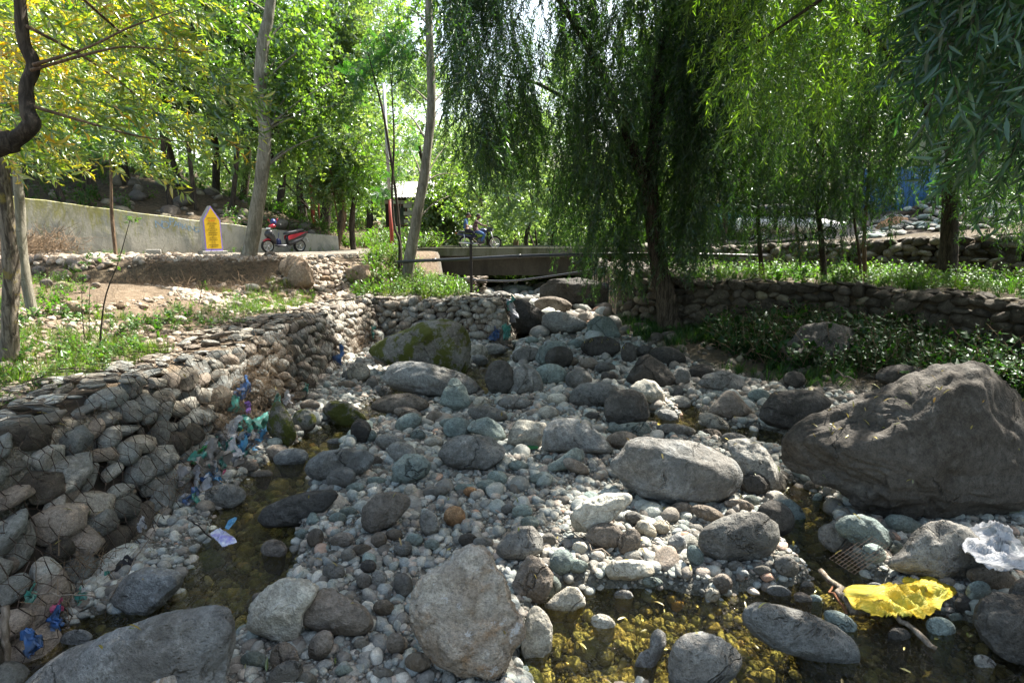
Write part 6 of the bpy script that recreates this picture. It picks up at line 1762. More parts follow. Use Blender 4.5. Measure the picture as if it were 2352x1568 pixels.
P, D, tt = clump_points(cl, 0.5, 0.4, 91, 0.1)
crown(W6, 'willow_far', 'willow', P, D, tt, (0.75, 1.15), 91)

# unseen willows, added right of and behind the view to darken the right bank
for i, (x, y, h, w, lb) in enumerate([(12.5, 1.5, 9.0, 3.2, 'unseen dense willow added on the terrace to shade the right bank'), (15.5, 8.0, 9.5, 3.4, 'unseen dense willow added near the upper stone wall to shade the right bank'), (9.5, -3.5, 9.0, 3.4, 'unseen dense willow added behind and right of the viewpoint for shade')]):
    p_ = Vector((x, y, T(x, y)))
    r_ = empty('willow_tree', tuple(p_), 0, lb, 'tree')
    rough_tube('trunk', [Vector((0, 0, -0.2)), Vector((0.1, 0, h * 0.35)), Vector((-0.1, 0.1, h * 0.75))], [0.3, 0.22, 0.08], BARK['willow'], r_, 8, 14, 95.0 + i)
    cl = []
    for k in range(9):
        a_ = k * 2.4; c_ = p_ + Vector((math.cos(a_) * w * 0.55, math.sin(a_) * w * 0.55, h * (0.30 + 0.07 * k)))
        cl.append((c_, (w * 0.5, w * 0.5, h * 0.14), 120))
    P, D, tt = clump_points(cl, 0.5, 0.5, 96 + i, 0.1)
    crown(r_, 'willow_far', 'willow', P, D, tt, (0.9, 1.4), 96 + i)

# ------------------------------------------------------------------ undergrowth
def cover(name, kind, leafk, n, box, ok, scale, seed, lift=0.0, power=1.0, tilt=0.3, tint=(0.5, 0.22)):
    rs_ = np.random.default_rng(seed)
    x = rs_.uniform(box[0], box[1], n); y = rs_.uniform(box[2], box[3], n)
    m = ok(x, y); x, y = x[m], y[m]
    z = terr(x, y) + lift
    rot = np.stack([rs_.normal(0, tilt, len(x)), rs_.normal(0, tilt, len(x)), rs_.uniform(0, 6.28, len(x))], 1)
    o = scatter(name, TW[kind], np.stack([x, y, z], 1), rot, rs_.uniform(scale[0], scale[1], len(x)), np.clip(rs_.normal(tint[0], tint[1], len(x)), 0, 1), [LEAF[leafk], LEAF['dry'] if kind != 'debris' else LEAF['dry']])
    return tag(o, kind='stuff')
def patch(x, y, s, k, th): return n2(x, y, s, k) > th
SR_ = lambda x, y: sdist(x, y, BANKR, [(90, 60), (90, -12)])
SW1 = lambda x, y: sdist(x, y, WALL1, [(90, -12), (90, 60), (3.5, 60)])
SW2 = lambda x, y: sdist(x, y, WALL2, [(90, -12), (90, 60), (5.4, 60)])
SL_ = lambda x, y: sdist(x, y, BANKL, [(-90, 60), (-90, -12)])
offgab = lambda x, y: SL_(x, y) > 1.15
okR = lambda x, y: (SR_(x, y) > 0.15) & (SW1(x, y) < -0.1)
okT = lambda x, y: (SW1(x, y) > 0.5) & (SW2(x, y) < -0.1)
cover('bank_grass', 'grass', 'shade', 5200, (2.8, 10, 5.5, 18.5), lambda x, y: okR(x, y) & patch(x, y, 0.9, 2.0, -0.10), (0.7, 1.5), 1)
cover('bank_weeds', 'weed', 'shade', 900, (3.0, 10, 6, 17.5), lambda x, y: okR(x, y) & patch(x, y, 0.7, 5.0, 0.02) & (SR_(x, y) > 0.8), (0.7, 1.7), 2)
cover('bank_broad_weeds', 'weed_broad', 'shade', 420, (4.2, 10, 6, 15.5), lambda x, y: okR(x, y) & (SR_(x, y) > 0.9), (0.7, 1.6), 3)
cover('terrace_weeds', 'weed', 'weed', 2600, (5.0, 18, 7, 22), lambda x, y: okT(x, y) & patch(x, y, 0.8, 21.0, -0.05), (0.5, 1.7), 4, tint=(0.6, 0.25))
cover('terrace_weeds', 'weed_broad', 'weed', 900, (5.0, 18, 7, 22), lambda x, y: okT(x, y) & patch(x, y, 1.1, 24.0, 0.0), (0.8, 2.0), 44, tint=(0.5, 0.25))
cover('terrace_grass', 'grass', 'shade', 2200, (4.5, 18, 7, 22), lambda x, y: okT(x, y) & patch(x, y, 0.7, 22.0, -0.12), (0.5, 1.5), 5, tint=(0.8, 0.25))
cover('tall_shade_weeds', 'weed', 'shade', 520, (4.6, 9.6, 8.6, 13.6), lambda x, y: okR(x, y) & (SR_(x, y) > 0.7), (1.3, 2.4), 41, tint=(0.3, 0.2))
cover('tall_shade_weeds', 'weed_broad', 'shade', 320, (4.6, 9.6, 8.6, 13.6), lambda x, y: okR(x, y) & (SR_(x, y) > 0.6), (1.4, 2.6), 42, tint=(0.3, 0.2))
# left bank
okL = lambda x, y: offgab(x, y) & (x < -4.9) & (y < 15.3)
cover('left_grass', 'grass', 'grass', 5200, (-11.5, -5.0, 3.5, 14.8), lambda x, y: okL(x, y) & ((patch(x, y, 0.7, 7.0, 0.12)) | ((y < 8.8) & patch(x, y, 0.8, 9.0, -0.25))) , (0.5, 1.2), 6, tint=(0.6, 0.2))
cover('left_weeds', 'weed', 'weed', 1500, (-11.5, -5.1, 3.5, 14.8), lambda x, y: okL(x, y) & (((y < 8.2)) | (patch(x, y, 0.8, 11.0, 0.16))), (0.4, 1.1), 7, tint=(0.6, 0.2))
cover('left_broad_weeds', 'weed_broad', 'weed', 340, (-9.5, -5.3, 4.5, 11.0), lambda x, y: okL(x, y) & patch(x, y, 0.9, 12.0, -0.02), (0.6, 1.3), 8)
# bush between the second poplar and the end of the wire wall
okB = lambda x, y: (SL_(x, y) > 0.7) & (x > -4.4) & (x < -0.6) & (y < 19.5)
cover('bridge_end_bush', 'weed', 'weed', 1500, (-4.6, -0.6, 15.2, 22.5), okB, (0.9, 1.9), 9, tint=(0.72, 0.2))
cover('bridge_end_grass', 'grass', 'grass', 900, (-4.6, -0.4, 15.0, 23), okB, (0.9, 1.8), 10, tint=(0.75, 0.2))
# foot of the plastered wall and the slope behind it
cover('road_edge_weeds', 'weed', 'weed', 420, (-14, -7, 16.5, 23.2), lambda x, y: (seg_dist(x, y, PW) < 0.8) & (seg_dist(x, y, PW) > 0.35) & patch(x, y, 0.9, 3.0, -0.1), (0.4, 0.9), 11)
HL = [(-60, -12), (-17.5, 13.0)] + PW + [(-7.6, 26.5), (-12, 34), (-20, 60)]
cover('slope_undergrowth', 'weed', 'weed', 3600, (-26, -6, 14, 38), lambda x, y: (sdist(x, y, HL, [(-90, 60), (-90, -12)]) > 0.3) & patch(x, y, 0.4, 6.0, -0.12), (0.9, 2.2), 12, tint=(0.35, 0.2))
cover('far_bank_undergrowth', 'weed', 'weed', 3800, (-8, 12, 27, 46), lambda x, y: np.ones(len(x), bool), (1.6, 3.6), 13, tint=(0.7, 0.2))
cover('right_road_undergrowth', 'weed', 'weed', 1500, (6, 30, 25, 36), lambda x, y: SW2(x, y) > 5.0, (1.4, 3.2), 14, tint=(0.5, 0.2))
# dry stones and litter on the left bank
noledge = lambda x, y: ~((terr(x, y) > 1.5) & (terr(x, y) < 2.08) & (x < -6.2))
scatter_stones('bank_gravel', 15000, (-12, -3.8, 3, 18), terr, (0.015, 0.09), 0.2, PEBL, lambda x, y: (SL_(x, y) > 0.9) & patch(x, y, 0.6, 13.0, -0.15) & noledge(x, y), 31)
scatter_stones('bank_gravel', 5000, (-9.5, -3.2, 12.6, 16.6), terr, (0.03, 0.13), 0.15, PEBL, lambda x, y: (SL_(x, y) > 0.5) & noledge(x, y), 32)
scatter_stones('earth_mound_stones', 900, (-14.5, -9.0, 14.6, 17.4), terr, (0.04, 0.17), 0.2, PEBL, lambda x, y: (np.hypot((x + 11.9) / 2.6, (y - 16.0) / 1.3) < 1) , 33)
scatter_stones('slope_rocks', 600, (-24, -8, 17, 34), terr, (0.10, 0.5), 0.0, WALLD, lambda x, y: sdist(x, y, HL, [(-90, 60), (-90, -12)]) > 0.3, 34)
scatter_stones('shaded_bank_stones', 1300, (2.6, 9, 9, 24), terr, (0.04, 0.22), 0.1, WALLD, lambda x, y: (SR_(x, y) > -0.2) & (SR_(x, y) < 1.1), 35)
scatter_stones('terrace_rubble', 420, (2.9, 6.5, 16.5, 24), terr, (0.1, 0.4), 0.1, WALLD, lambda x, y: SR_(x, y) > 0.0, 36)
# ------------------------------------------------------------------ roads
def concrete_mat(name, c, st, s=1.0):
    m, nt = new_mat(name); g = N(nt)
    tc = g.n('ShaderNodeTexCoord'); v = tc.outputs['Object']
    a, _ = g.noise(g.vmath('MULTIPLY', v, (s, s, s * 0.35)), 1.7, 6, 0.7)
    b, _ = g.noise(v, 18 * s, 5, 0.7)
    cc = g.mix(g.step(a, 0.42, 0.64), c, st)
    cc = g.mix(1.0, cc, g.ramp(b, [(0.3, 0.78), (0.7, 1.15)]), 'MULTIPLY')
    g.out(g.pbsdf(cc, 0.88, 0.2, g.bump(b, 0.6, 0.015)))
    return m
ROADM = concrete_mat('road_surface', (0.15, 0.14, 0.12), (0.11, 0.095, 0.075))
CONC = concrete_mat('old_concrete', (0.12, 0.12, 0.09), (0.06, 0.065, 0.035))
CONCD = concrete_mat('beam_concrete', (0.06, 0.053, 0.042), (0.038, 0.034, 0.027))
CONCL = concrete_mat('light_concrete', (0.34, 0.33, 0.30), (0.24, 0.235, 0.21))
def road(name, xs, ylo, yhi, ny_=26):
    v = []; f = []
    for x in xs:
        for j in range(ny_):
            y = ylo(x) + (yhi(x) - ylo(x)) * j / (ny_ - 1)
            v.append((x, y, T(x, y) + 0.018))
    for i in range(len(xs) - 1):
        for j in range(ny_ - 1): f.append((i * ny_ + j, (i + 1) * ny_ + j, (i + 1) * ny_ + j + 1, i * ny_ + j + 1))
    return tag(mesh_obj(name, v, f, ROADM), kind='structure')
road('road', np.linspace(-13.5, -4.0, 60), lambda x: np.interp(x, [-13.5, -9, -6.5, -5, -4.0], [16.9, 17.4, 18.2, 20.5, 24.2]), lambda x: np.interp(x, [-13.5, -11.5, -7.2, -6.8, -4], [17.6, 19.8, 23.0, 33, 34]))
road('road', np.linspace(9.3, 26, 60), lambda x: np.interp(x, [9, 26], [22.2, 19.0]), lambda x: 27.5)

# ------------------------------------------------------------------ bridge
br = empty('road_bridge', (2.5, 24.0, 1.1), 0, 'low concrete slab bridge with mossy kerb carrying the road over the stream', 'bridge')
bo = Vector((2.5, 24.0, 1.1))
def lb(m): # shift world coordinates into the bridge's frame
    m.v = [tuple(Vector(q) - bo) for q in m.v]; return m
m = MB(); zk = 2.28
m.prism([(-3.3, 1.93), (10.5, 1.93), (10.5, zk + 0.02), (6.0, zk - 0.005), (2.0, zk + 0.01), (-1.5, zk), (-3.75, zk), (-3.98, zk - 0.06), (-4.1, zk - 0.16), (-4.12, 1.95)][::-1], 24.0, 24.28)
lb(m).build('kerb', CONC, br, bevel=0.015)
m = MB().prism([(-4.0, 2.0), (10.5, 2.0), (10.5, zk), (-3.8, zk)][::-1], 28.6, 28.85)
lb(m).build('kerb', CONC, br, bevel=0.015)
lb(MB().box((3.2, 26.44, 2.03), (14.5, 4.3, 0.2))).build('deck', ROADM, br)
lb(MB().box((3.6, 24.50, 1.52), (13.6, 0.4, 0.82))).build('beam', CONCD, br, bevel=0.01)
lb(MB().box((3.6, 28.3, 1.52), (13.6, 0.4, 0.82))).build('beam', CONCD, br, bevel=0.01)
lb(MB().box((3.6, 26.4, 1.88), (13.4, 3.3, 0.09))).build('slab_underside', CONCD, br)
lb(MB().box((-3.6, 26.4, 1.0), (0.9, 4.2, 1.7))).build('abutment', CONCD, br)
m = MB()
rs = random.Random(4)
pier = empty('stone_pier', (-1.45, 22.9, 0.1), 0, 'short rubble stone pier under the left part of the bridge', 'pier')
sp = []
for k in range(60):
    sp.append(((-1.45 + rs.uniform(-0.35, 0.35), 22.9 + rs.uniform(-0.3, 0.3), 0.15 + 1.0 * rs.random()), rs.uniform(0, 3), rs.uniform(-0.3, 0.3), (0.2, 0.15, 0.1)))
lay_stones(pier, sp, [DARKST, COBB], WALLD)

# pipes and post --------------------------------------------------------------
PIPE = plain('black_pipe', (0.025, 0.027, 0.032), 0.35, 0.5, 0, 0.2, 20)
IRON = plain('dark_iron', (0.035, 0.028, 0.024), 0.7, 0.4, 0.3)
pp = spline([pt(908, 602, 17.4), pt(960, 599, 16.9), pt(1060, 595, 16.6), pt(1200, 588, 16.3), pt(1380, 584, 16.0), pt(1560, 584, 16.4), pt(1760, 588, 17.0)], 40)
o = empty('water_pipe', tuple(pp[20]), 0, 'black water pipe crossing the stream in front of the bridge beam', 'pipe')
m = MB().tube([Vector(p) - o.location for p in pp], 0.048, 10); m.build('pipe', PIPE, o, True)
for k in (9, 19, 30): 
    q = [Vector(p) - o.location for p in pp[k:k + 2]]
    MB().tube([q[0], q[0] + (q[1] - q[0]).normalized() * 0.12], 0.058, 10).build('coupling', PIPE, o, True)
pp = spline([pt(1005, 632, 18.5), pt(1029, 635, 18.4), pt(1093, 643, 18), pt(1169, 645, 17.8), pt(1237, 638, 17.6), pt(1320, 626, 17.4), pt(1400, 612, 17.2)], 36)
o = mesh_obj('hose', *[a.tolist() if hasattr(a, 'tolist') else a for a in tube_arrays(pp - pp[18], 0.028, 8)], PIPE); o.location = pp[18]
tag(o, 'sagging black hose hanging across the stream under the bridge beam', 'hose')
p0 = pt(1083, 684, 15.6)
o = MB().box((0, 0, 0.72), (0.075, 0.05, 1.5)).box((0.0, 0.0, 1.46), (0.14, 0.12, 0.02)).build('iron_post', IRON, loc=p0)
tag(o, 'thin dark iron post standing on the wire wall and carrying the pipe', 'post')

# ------------------------------------------------------------------ milestone
MB_ = pt(490, 579, 19.3); MB_.z = T(MB_.x, 19.3)
YEL = plain('yellow_paint', (0.62, 0.40, 0.02), 0.6, 0.3, 0, 0.12, 6)
VIO = plain('violet_paint', (0.25, 0.19, 0.58), 0.6, 0.3)
REDP = plain('red_lettering', (0.6, 0.10, 0.03), 0.6, 0.3)
INK = plain('dark_lettering', (0.05, 0.035, 0.03), 0.7, 0.2)
ms = empty('milestone', tuple(MB_), R(44), 'yellow painted milestone with pointed top, violet border and lines of writing', 'milestone')
w2 = 0.27
ol = [(-w2, 0.12), (w2, 0.12), (w2, 1.15), (0.0, 1.60), (-w2, 1.15)]
MB().prism(ol, -0.12, 0.22).build('stone_body', CONCL, ms, bevel=0.01)
ol2 = [(-w2, 0.125), (w2, 0.125), (w2, 1.145), (0.0, 1.59), (-w2, 1.145)]
MB().prism(ol2, -0.126, -0.12).build('border', VIO, ms)
ol3 = [(-w2 + 0.035, 0.2), (w2 - 0.035, 0.2), (w2 - 0.035, 1.13), (0.0, 1.53), (-w2 + 0.035, 1.13)]
MB().prism(ol3, -0.132, -0.126).build('yellow_face', YEL, ms)
MB().box((0, 0.05, 0.05), (0.78, 0.52, 0.16)).build('plinth', CONCL, ms, bevel=0.015)
L_ = [('POWER OF MERI MATI', 1.18, .052, INK, 0.7), ('MORISA', 1.09, .075, REDP, 1.0), ('DIRE.MENT QUARTELLS', 1.01, .045, INK, 0.78), ('GOTI NAMIM', 0.945, .042, INK, 0.8), ('PT. HQLI DISTAL', 0.885, .042, INK, 0.8),
      ('LEM C/O DIST. BRO KONG ROHA', 0.825, .04, INK, 0.62), ('AREA O DISTAL', 0.765, .042, INK, 0.8), ('DOMKI BERI-MORISA LOSN-23', 0.705, .04, INK, 0.68), ('MOBI DIST. & EXECUTION', 0.645, .04, INK, 0.65), ('(DIST)', 0.595, .035, INK, 0.8),
      ('NEW YEAR AND 2021', 0.545, .042, INK, 0.75), ('SANKAD AND DIST 08', 0.49, .042, INK, 0.75), ('L.C.   K.O.', 0.43, .042, INK, 0.9), ('1.3.3   1.0.3', 0.37, .042, INK, 0.9), ('PRODUCTION DIM MORIPRIA BR.', 0.315, .04, INK, 0.62), ('S. KOHO-K.D.D. Jw.', 0.26, .042, INK, 0.78)]
for body, z, sz, mt, sx in L_:
    text_obj('lettering', body, sz, Matrix.Translation((0, -0.134, z)) @ Euler((math.pi / 2, 0, 0)).to_matrix().to_4x4(), mt, ms, 0.0008, sx=sx * 0.78)
cb = pt(353, 582, 19.0); cb.z = T(cb.x, 19.0)
tag(MB().box((0, 0, 0.08), (0.42, 0.2, 0.2), rz=0.5).build('concrete_block', CONCL, loc=cb, bevel=0.01), 'small concrete block lying at the foot of the plastered wall', 'block')

# ------------------------------------------------------------------ scooter
BLK = plain('black_plastic', (0.018, 0.018, 0.022), 0.35, 0.5)
GRY = plain('dark_grey_paint', (0.05, 0.05, 0.06), 0.3, 0.5)
RED = plain('red_paint', (0.30, 0.015, 0.03), 0.3, 0.5)
RUB = plain('tyre_rubber', (0.02, 0.02, 0.02), 0.85, 0.2)
CHR = plain('bright_metal', (0.55, 0.55, 0.55), 0.3, 0.5, 0.9)
SEAT = plain('seat_vinyl', (0.02, 0.022, 0.03), 0.42, 0.5)
HELM = plain('blue_helmet', (0.02, 0.03, 0.12), 0.3, 0.5)
GLS = plain('dark_glass', (0.03, 0.035, 0.04), 0.08, 0.6)
WHT = plain('white_paint', (0.72, 0.72, 0.70), 0.35, 0.5, 0, 0.06, 3)
def wheel(root, x, z, r, w, name='wheel', spokes=5, rim_mat=None):
    a = []; n = 22
    m = MB()
    prof = [(r * 0.74, -w / 2), (r * 0.93, -w / 2), (r, -w * 0.22), (r, w * 0.22), (r * 0.93, w / 2), (r * 0.74, w / 2)]
    V = []; F = []
    for i in range(n):
        t = 2 * math.pi * i / n
        for q, y in prof: V.append((q * math.cos(t), y, q * math.sin(t)))
    k = len(prof)
    for i in range(n):
        for j in range(k): F.append((i * k + j, i * k + (j + 1) % k, ((i + 1) % n) * k + (j + 1) % k, ((i + 1) % n) * k + j))
    wh = MB().add(V, F).build(name, RUB, root, True, loc=Vector((x, 0, z)))
    m = MB()
    V = []; F = []
    prof = [(r * 0.66, -w * 0.3), (r * 0.745, -w * 0.42), (r * 0.745, w * 0.42), (r * 0.66, w * 0.3)]
    for i in range(n):
        t = 2 * math.pi * i / n
        for q, y in prof: V.append((q * math.cos(t), y, q * math.sin(t)))
    for i in range(n):
        for j in range(4): F.append((i * 4 + j, i * 4 + (j + 1) % 4, ((i + 1) % n) * 4 + (j + 1) % 4, ((i + 1) % n) * 4 + j))
    m.add(V, F)
    m.cyl((0, -w * 0.6, 0), (0, w * 0.6, 0), r * 0.16, 10)
    for i in range(spokes):
        t = 2 * math.pi * i / spokes
        m.tube([(r * 0.12 * math.cos(t), 0, r * 0.12 * math.sin(t)), (r * 0.7 * math.cos(t), 0, r * 0.7 * math.sin(t))], r * 0.055 if spokes < 8 else 0.006, 5)
    m.build('rim', rim_mat or CHR, wh, True)
    return wh
def loft(sections, mat, name, root, smooth=True, bevel=0.0):
    """sections: (x, z_low, z_high, half width low, half width high)"""
    m = MB(); V = []; F = []
    for x, z0, z1, a, b in sections:
        zm = (z0 + z1) / 2
        V += [(x, -a, z0), (x, -max(a, b) * 1.06, zm), (x, -b, z1), (x, b, z1), (x, max(a, b) * 1.06, zm), (x, a, z0)]
    n = len(sections)
    for i in range(n - 1):
        for j in range(6): F.append((i * 6 + j, i * 6 + (j + 1) % 6, (i + 1) * 6 + (j + 1) % 6, (i + 1) * 6 + j))
    F.append(tuple(range(5, -1, -1))); F.append(tuple(range((n - 1) * 6, n * 6)))
    m.add(V, F)
    o = m.build(name, mat, root, smooth)
    s = o.modifiers.new('smooth', 'SUBSURF'); s.levels = 1; s.render_levels = 1
    return o
sc_p = pt(653, 577, 21.6); sc_p.z = T(sc_p.x, sc_p.y) + 0.01
sc = empty('motor_scooter', tuple(sc_p), R(228), 'red and black motor scooter parked beside the plastered wall', 'scooter')
wheel(sc, 0.62, 0.24, 0.24, 0.10); wheel(sc, -0.62, 0.24, 0.24, 0.12)
loft([(0.30, 0.26, 0.40, 0.10, 0.14), (0.42, 0.32, 0.80, 0.17, 0.19), (0.52, 0.42, 0.90, 0.18, 0.16), (0.63, 0.55, 0.82, 0.13, 0.10), (0.70, 0.60, 0.72, 0.07, 0.05)], BLK, 'front_apron', sc)
loft([(0.42, 0.38, 0.47, 0.05, 0.07), (0.55, 0.46, 0.54, 0.07, 0.085), (0.68, 0.46, 0.53, 0.07, 0.085), (0.80, 0.36, 0.42, 0.05, 0.06)], RED, 'front_fender', sc)
loft([(0.36, 0.22, 0.30, 0.13, 0.14), (0.10, 0.21, 0.29, 0.15, 0.16), (-0.18, 0.22, 0.30, 0.14, 0.15)], GRY, 'floorboard', sc)
loft([(-0.08, 0.26, 0.62, 0.12, 0.13), (-0.25, 0.30, 0.68, 0.15, 0.16), (-0.55, 0.38, 0.74, 0.14, 0.15), (-0.85, 0.56, 0.80, 0.08, 0.10), (-0.96, 0.66, 0.80, 0.04, 0.05)], BLK, 'rear_body', sc)
loft([(-0.10, 0.24, 0.45, 0.13, 0.14), (-0.35, 0.26, 0.50, 0.165, 0.165), (-0.62, 0.40, 0.54, 0.15, 0.155), (-0.84, 0.52, 0.62, 0.10, 0.11)], GRY, 'side_panel', sc)
for s in (-1, 1): MB().prism([(-0.12, 0.46), (-0.30, 0.50), (-0.62, 0.64), (-0.85, 0.76), (-0.60, 0.73), (-0.2, 0.64), (-0.1, 0.6)], 0.158 * s, 0.166 * s).build('red_side_stripe', RED, sc)
loft([(0.00, 0.63, 0.72, 0.09, 0.08), (-0.15, 0.67, 0.79, 0.13, 0.12), (-0.45, 0.72, 0.82, 0.14, 0.13), (-0.62, 0.76, 0.88, 0.13, 0.12), (-0.84, 0.80, 0.89, 0.09, 0.08)], SEAT, 'seat', sc)
loft([(0.28, 0.90, 1.00, 0.09, 0.10), (0.38, 0.88, 1.06, 0.16, 0.15), (0.47, 0.90, 1.02, 0.13, 0.10), (0.53, 0.92, 0.97, 0.06, 0.05)], RED, 'handlebar_cowl', sc)
for s in (-1, 1):
    MB().tube([(0.36, 0.10 * s, 1.0), (0.30, 0.24 * s, 1.02), (0.24, 0.36 * s, 1.01)], [0.016, 0.018, 0.018], 8).build('handlebar', BLK, sc, True)
    MB().tube([(0.33, 0.24 * s, 1.03), (0.36, 0.30 * s, 1.16)], 0.006, 5).ell((0.36, 0.34 * s, 1.19), (0.02, 0.07, 0.045)).build('mirror', RED, sc, True)
MB().ell((0.60, 0, 0.72), (0.06, 0.10, 0.07)).build('headlight', GLS, sc, True)
MB().ell((-0.93, 0, 0.74), (0.03, 0.09, 0.03)).build('tail_light', RED, sc, True)
MB().box((0.555, 0, 0.875), (0.02, 0.30, 0.06), ry=-0.5).build('number_plate', WHT, sc)
MB().tube([(-0.3, -0.18, 0.27), (-0.72, -0.2, 0.36)], [0.035, 0.055], 10).build('exhaust', CHR, sc, True)
MB().tube([(-0.05, 0.12, 0.28), (-0.10, 0.30, 0.0)], 0.012, 6).build('side_stand', BLK, sc, True)
MB().box((-0.92, 0, 0.46), (0.012, 0.19, 0.13), ry=0.35).build('rear_plate', WHT, sc)
hb = Vector((0.0, 0, 0)); 
o = MB().ell((0, 0, 0), (0.11, 0.11, 0.125), sub=3).build('helmet', HELM, smooth=True); o.location = sc.matrix_basis @ Vector((0.36, 0.02, 1.10))
o.location = Matrix.Translation(sc.location) @ Euler((0, 0, R(228))).to_matrix().to_4x4() @ Vector((0.33, -0.03, 1.10)); tag(o, 'blue helmet resting on the handlebar of the parked scooter', 'helmet')
o = MB().ell((0, 0, 0), (0.10, 0.12, 0.17), sub=3).tube([(0, 0, 0.14), (0.02, 0.02, 0.38)], 0.012, 5).build('bag', HELM, smooth=True)
o.location = Matrix.Translation(sc.location) @ Euler((0, 0, R(228))).to_matrix().to_4x4() @ Vector((0.13, -0.14, 0.36)); tag(o, 'dark blue cloth bag hanging from the hook of the parked scooter', 'bag')

# ------------------------------------------------------------------ motorcycle and riders
mc = empty('motorcycle', (-2.1, 26.0, 2.14), 0, 'dark motorcycle crossing the bridge towards the right with two riders', 'motorcycle')
wheel(mc, 0, 0.31, 0.31, 0.10, spokes=20); wheel(mc, 1.33, 0.31, 0.31, 0.09, spokes=20)
NAVY = plain('navy_paint', (0.02, 0.025, 0.07), 0.25, 0.5)
loft([(0.52, 0.70, 0.84, 0.06, 0.06), (0.66, 0.66, 0.94, 0.12, 0.11), (0.86, 0.68, 0.98, 0.14, 0.12), (1.0, 0.72, 0.92, 0.09, 0.07)], NAVY, 'fuel_tank', mc)
loft([(-0.34, 0.80, 0.84, 0.05, 0.05), (-0.22, 0.74, 0.86, 0.10, 0.10), (0.1, 0.72, 0.82, 0.13, 0.12), (0.45, 0.70, 0.78, 0.13, 0.11), (0.58, 0.72, 0.80, 0.09, 0.07)], SEAT, 'seat', mc)
loft([(-0.40, 0.70, 0.76, 0.04, 0.04), (-0.15, 0.58, 0.73, 0.10, 0.11), (0.30, 0.50, 0.71, 0.11, 0.12), (0.55, 0.52, 0.68, 0.08, 0.10)], NAVY, 'side_cover', mc)
loft([(0.50, 0.26, 0.50, 0.09, 0.10), (0.66, 0.22, 0.60, 0.14, 0.13), (0.82, 0.24, 0.58, 0.12, 0.10), (0.90, 0.34, 0.48, 0.06, 0.06)], GRY, 'engine', mc)
loft([(0.98, 0.80, 0.96, 0.06, 0.08), (1.08, 0.78, 1.04, 0.13, 0.12), (1.18, 0.80, 1.00, 0.12, 0.08), (1.25, 0.84, 0.92, 0.06, 0.04)], BLK, 'headlamp_fairing', mc)
MB().ell((1.235, 0, 0.88), (0.04, 0.08, 0.07)).build('headlight', CHR, mc, True)
MB().prism([(1.17, 1.0), (1.26, 0.92), (1.20, 1.08), (1.10, 1.15)], -0.10, 0.10).build('windscreen', GLS, mc)
V = []
m = MB()
for s in (-1, 1): m.tube([(1.33, 0.085 * s, 0.31), (1.12, 0.085 * s, 0.85)], 0.022, 7)
m.build('front_fork', CHR, mc, True)
m = MB()
for i in range(9):
    a0 = R(20 + 15 * i); a1 = R(35 + 15 * i)
    m.box((1.33 + 0.35 * math.cos((a0 + a1) / 2), 0, 0.31 + 0.35 * math.sin((a0 + a1) / 2)), (0.095, 0.12, 0.012), ry=-(a0 + a1) / 2 + math.pi / 2)
m.build('front_fender', NAVY, mc, True)
m = MB()
for i in range(8):
    a0 = R(60 + 15 * i)
    m.box((0.36 * math.cos(a0), 0, 0.31 + 0.36 * math.sin(a0)), (0.098, 0.13, 0.012), ry=-a0 + math.pi / 2)
m.build('rear_fender', BLK, mc, True)
m = MB()
for s in (-1, 1): m.tube([(0, 0.11 * s, 0.31), (0.0 - 0.05, 0.11 * s, 0.70)], 0.025, 7)
m.build('rear_shock', CHR, mc, True)
MB().tube([(0.62, -0.14, 0.28), (0.3, -0.16, 0.26), (-0.28, -0.17, 0.34)], [0.025, 0.04, 0.05], 9).build('exhaust', CHR, mc, True)
for s in (-1, 1):
    MB().tube([(1.02, 0.05 * s, 0.98), (0.98, 0.2 * s, 1.05), (0.93, 0.34 * s, 1.03)], 0.014, 7).build('handlebar', BLK, mc, True)
    MB().tube([(0.98, 0.24 * s, 1.05), (1.02, 0.32 * s, 1.2)], 0.006, 5).ell((1.02, 0.36 * s, 1.24), (0.02, 0.06, 0.04)).build('mirror', BLK, mc, True)
MB().box((-0.42, 0, 0.74), (0.05, 0.10, 0.05)).build('tail_light', RED, mc)
MB().tube([(-0.4, 0.09, 0.82), (-0.46, 0, 0.86), (-0.4, -0.09, 0.82)], 0.012, 6).build('grab_rail', CHR, mc, True)

SKIN = plain('skin', (0.20, 0.11, 0.07), 0.6, 0.3)
HAIR = plain('black_hair', (0.012, 0.010, 0.010), 0.7, 0.3)
SHB = plain('blue_shirt', (0.05, 0.10, 0.20), 0.85, 0.2, 0, 0.15, 6)
def checked():
    m_, nt = new_mat('checked_shirt'); g = N(nt)
    tc = g.n('ShaderNodeTexCoord')
    c = g.n('ShaderNodeTexChecker'); c.inputs['Scale'].default_value = 14
    g.l(tc.outputs['Object'], c.inputs['Vector'])
    c.inputs[1].default_value = (0.035, 0.018, 0.022, 1); c.inputs[2].default_value = (0.16, 0.11, 0.11, 1)
    g.out(g.pbsdf(c.outputs[0], 0.85, 0.2)); return m_
SHC = checked()
JEAN = plain('blue_denim', (0.05, 0.10, 0.22), 0.9, 0.2, 0, 0.2, 14)
DRKT = plain('dark_trousers', (0.018, 0.02, 0.03), 0.9, 0.2)
SHOE = plain('dark_shoe', (0.03, 0.03, 0.035), 0.6, 0.4)
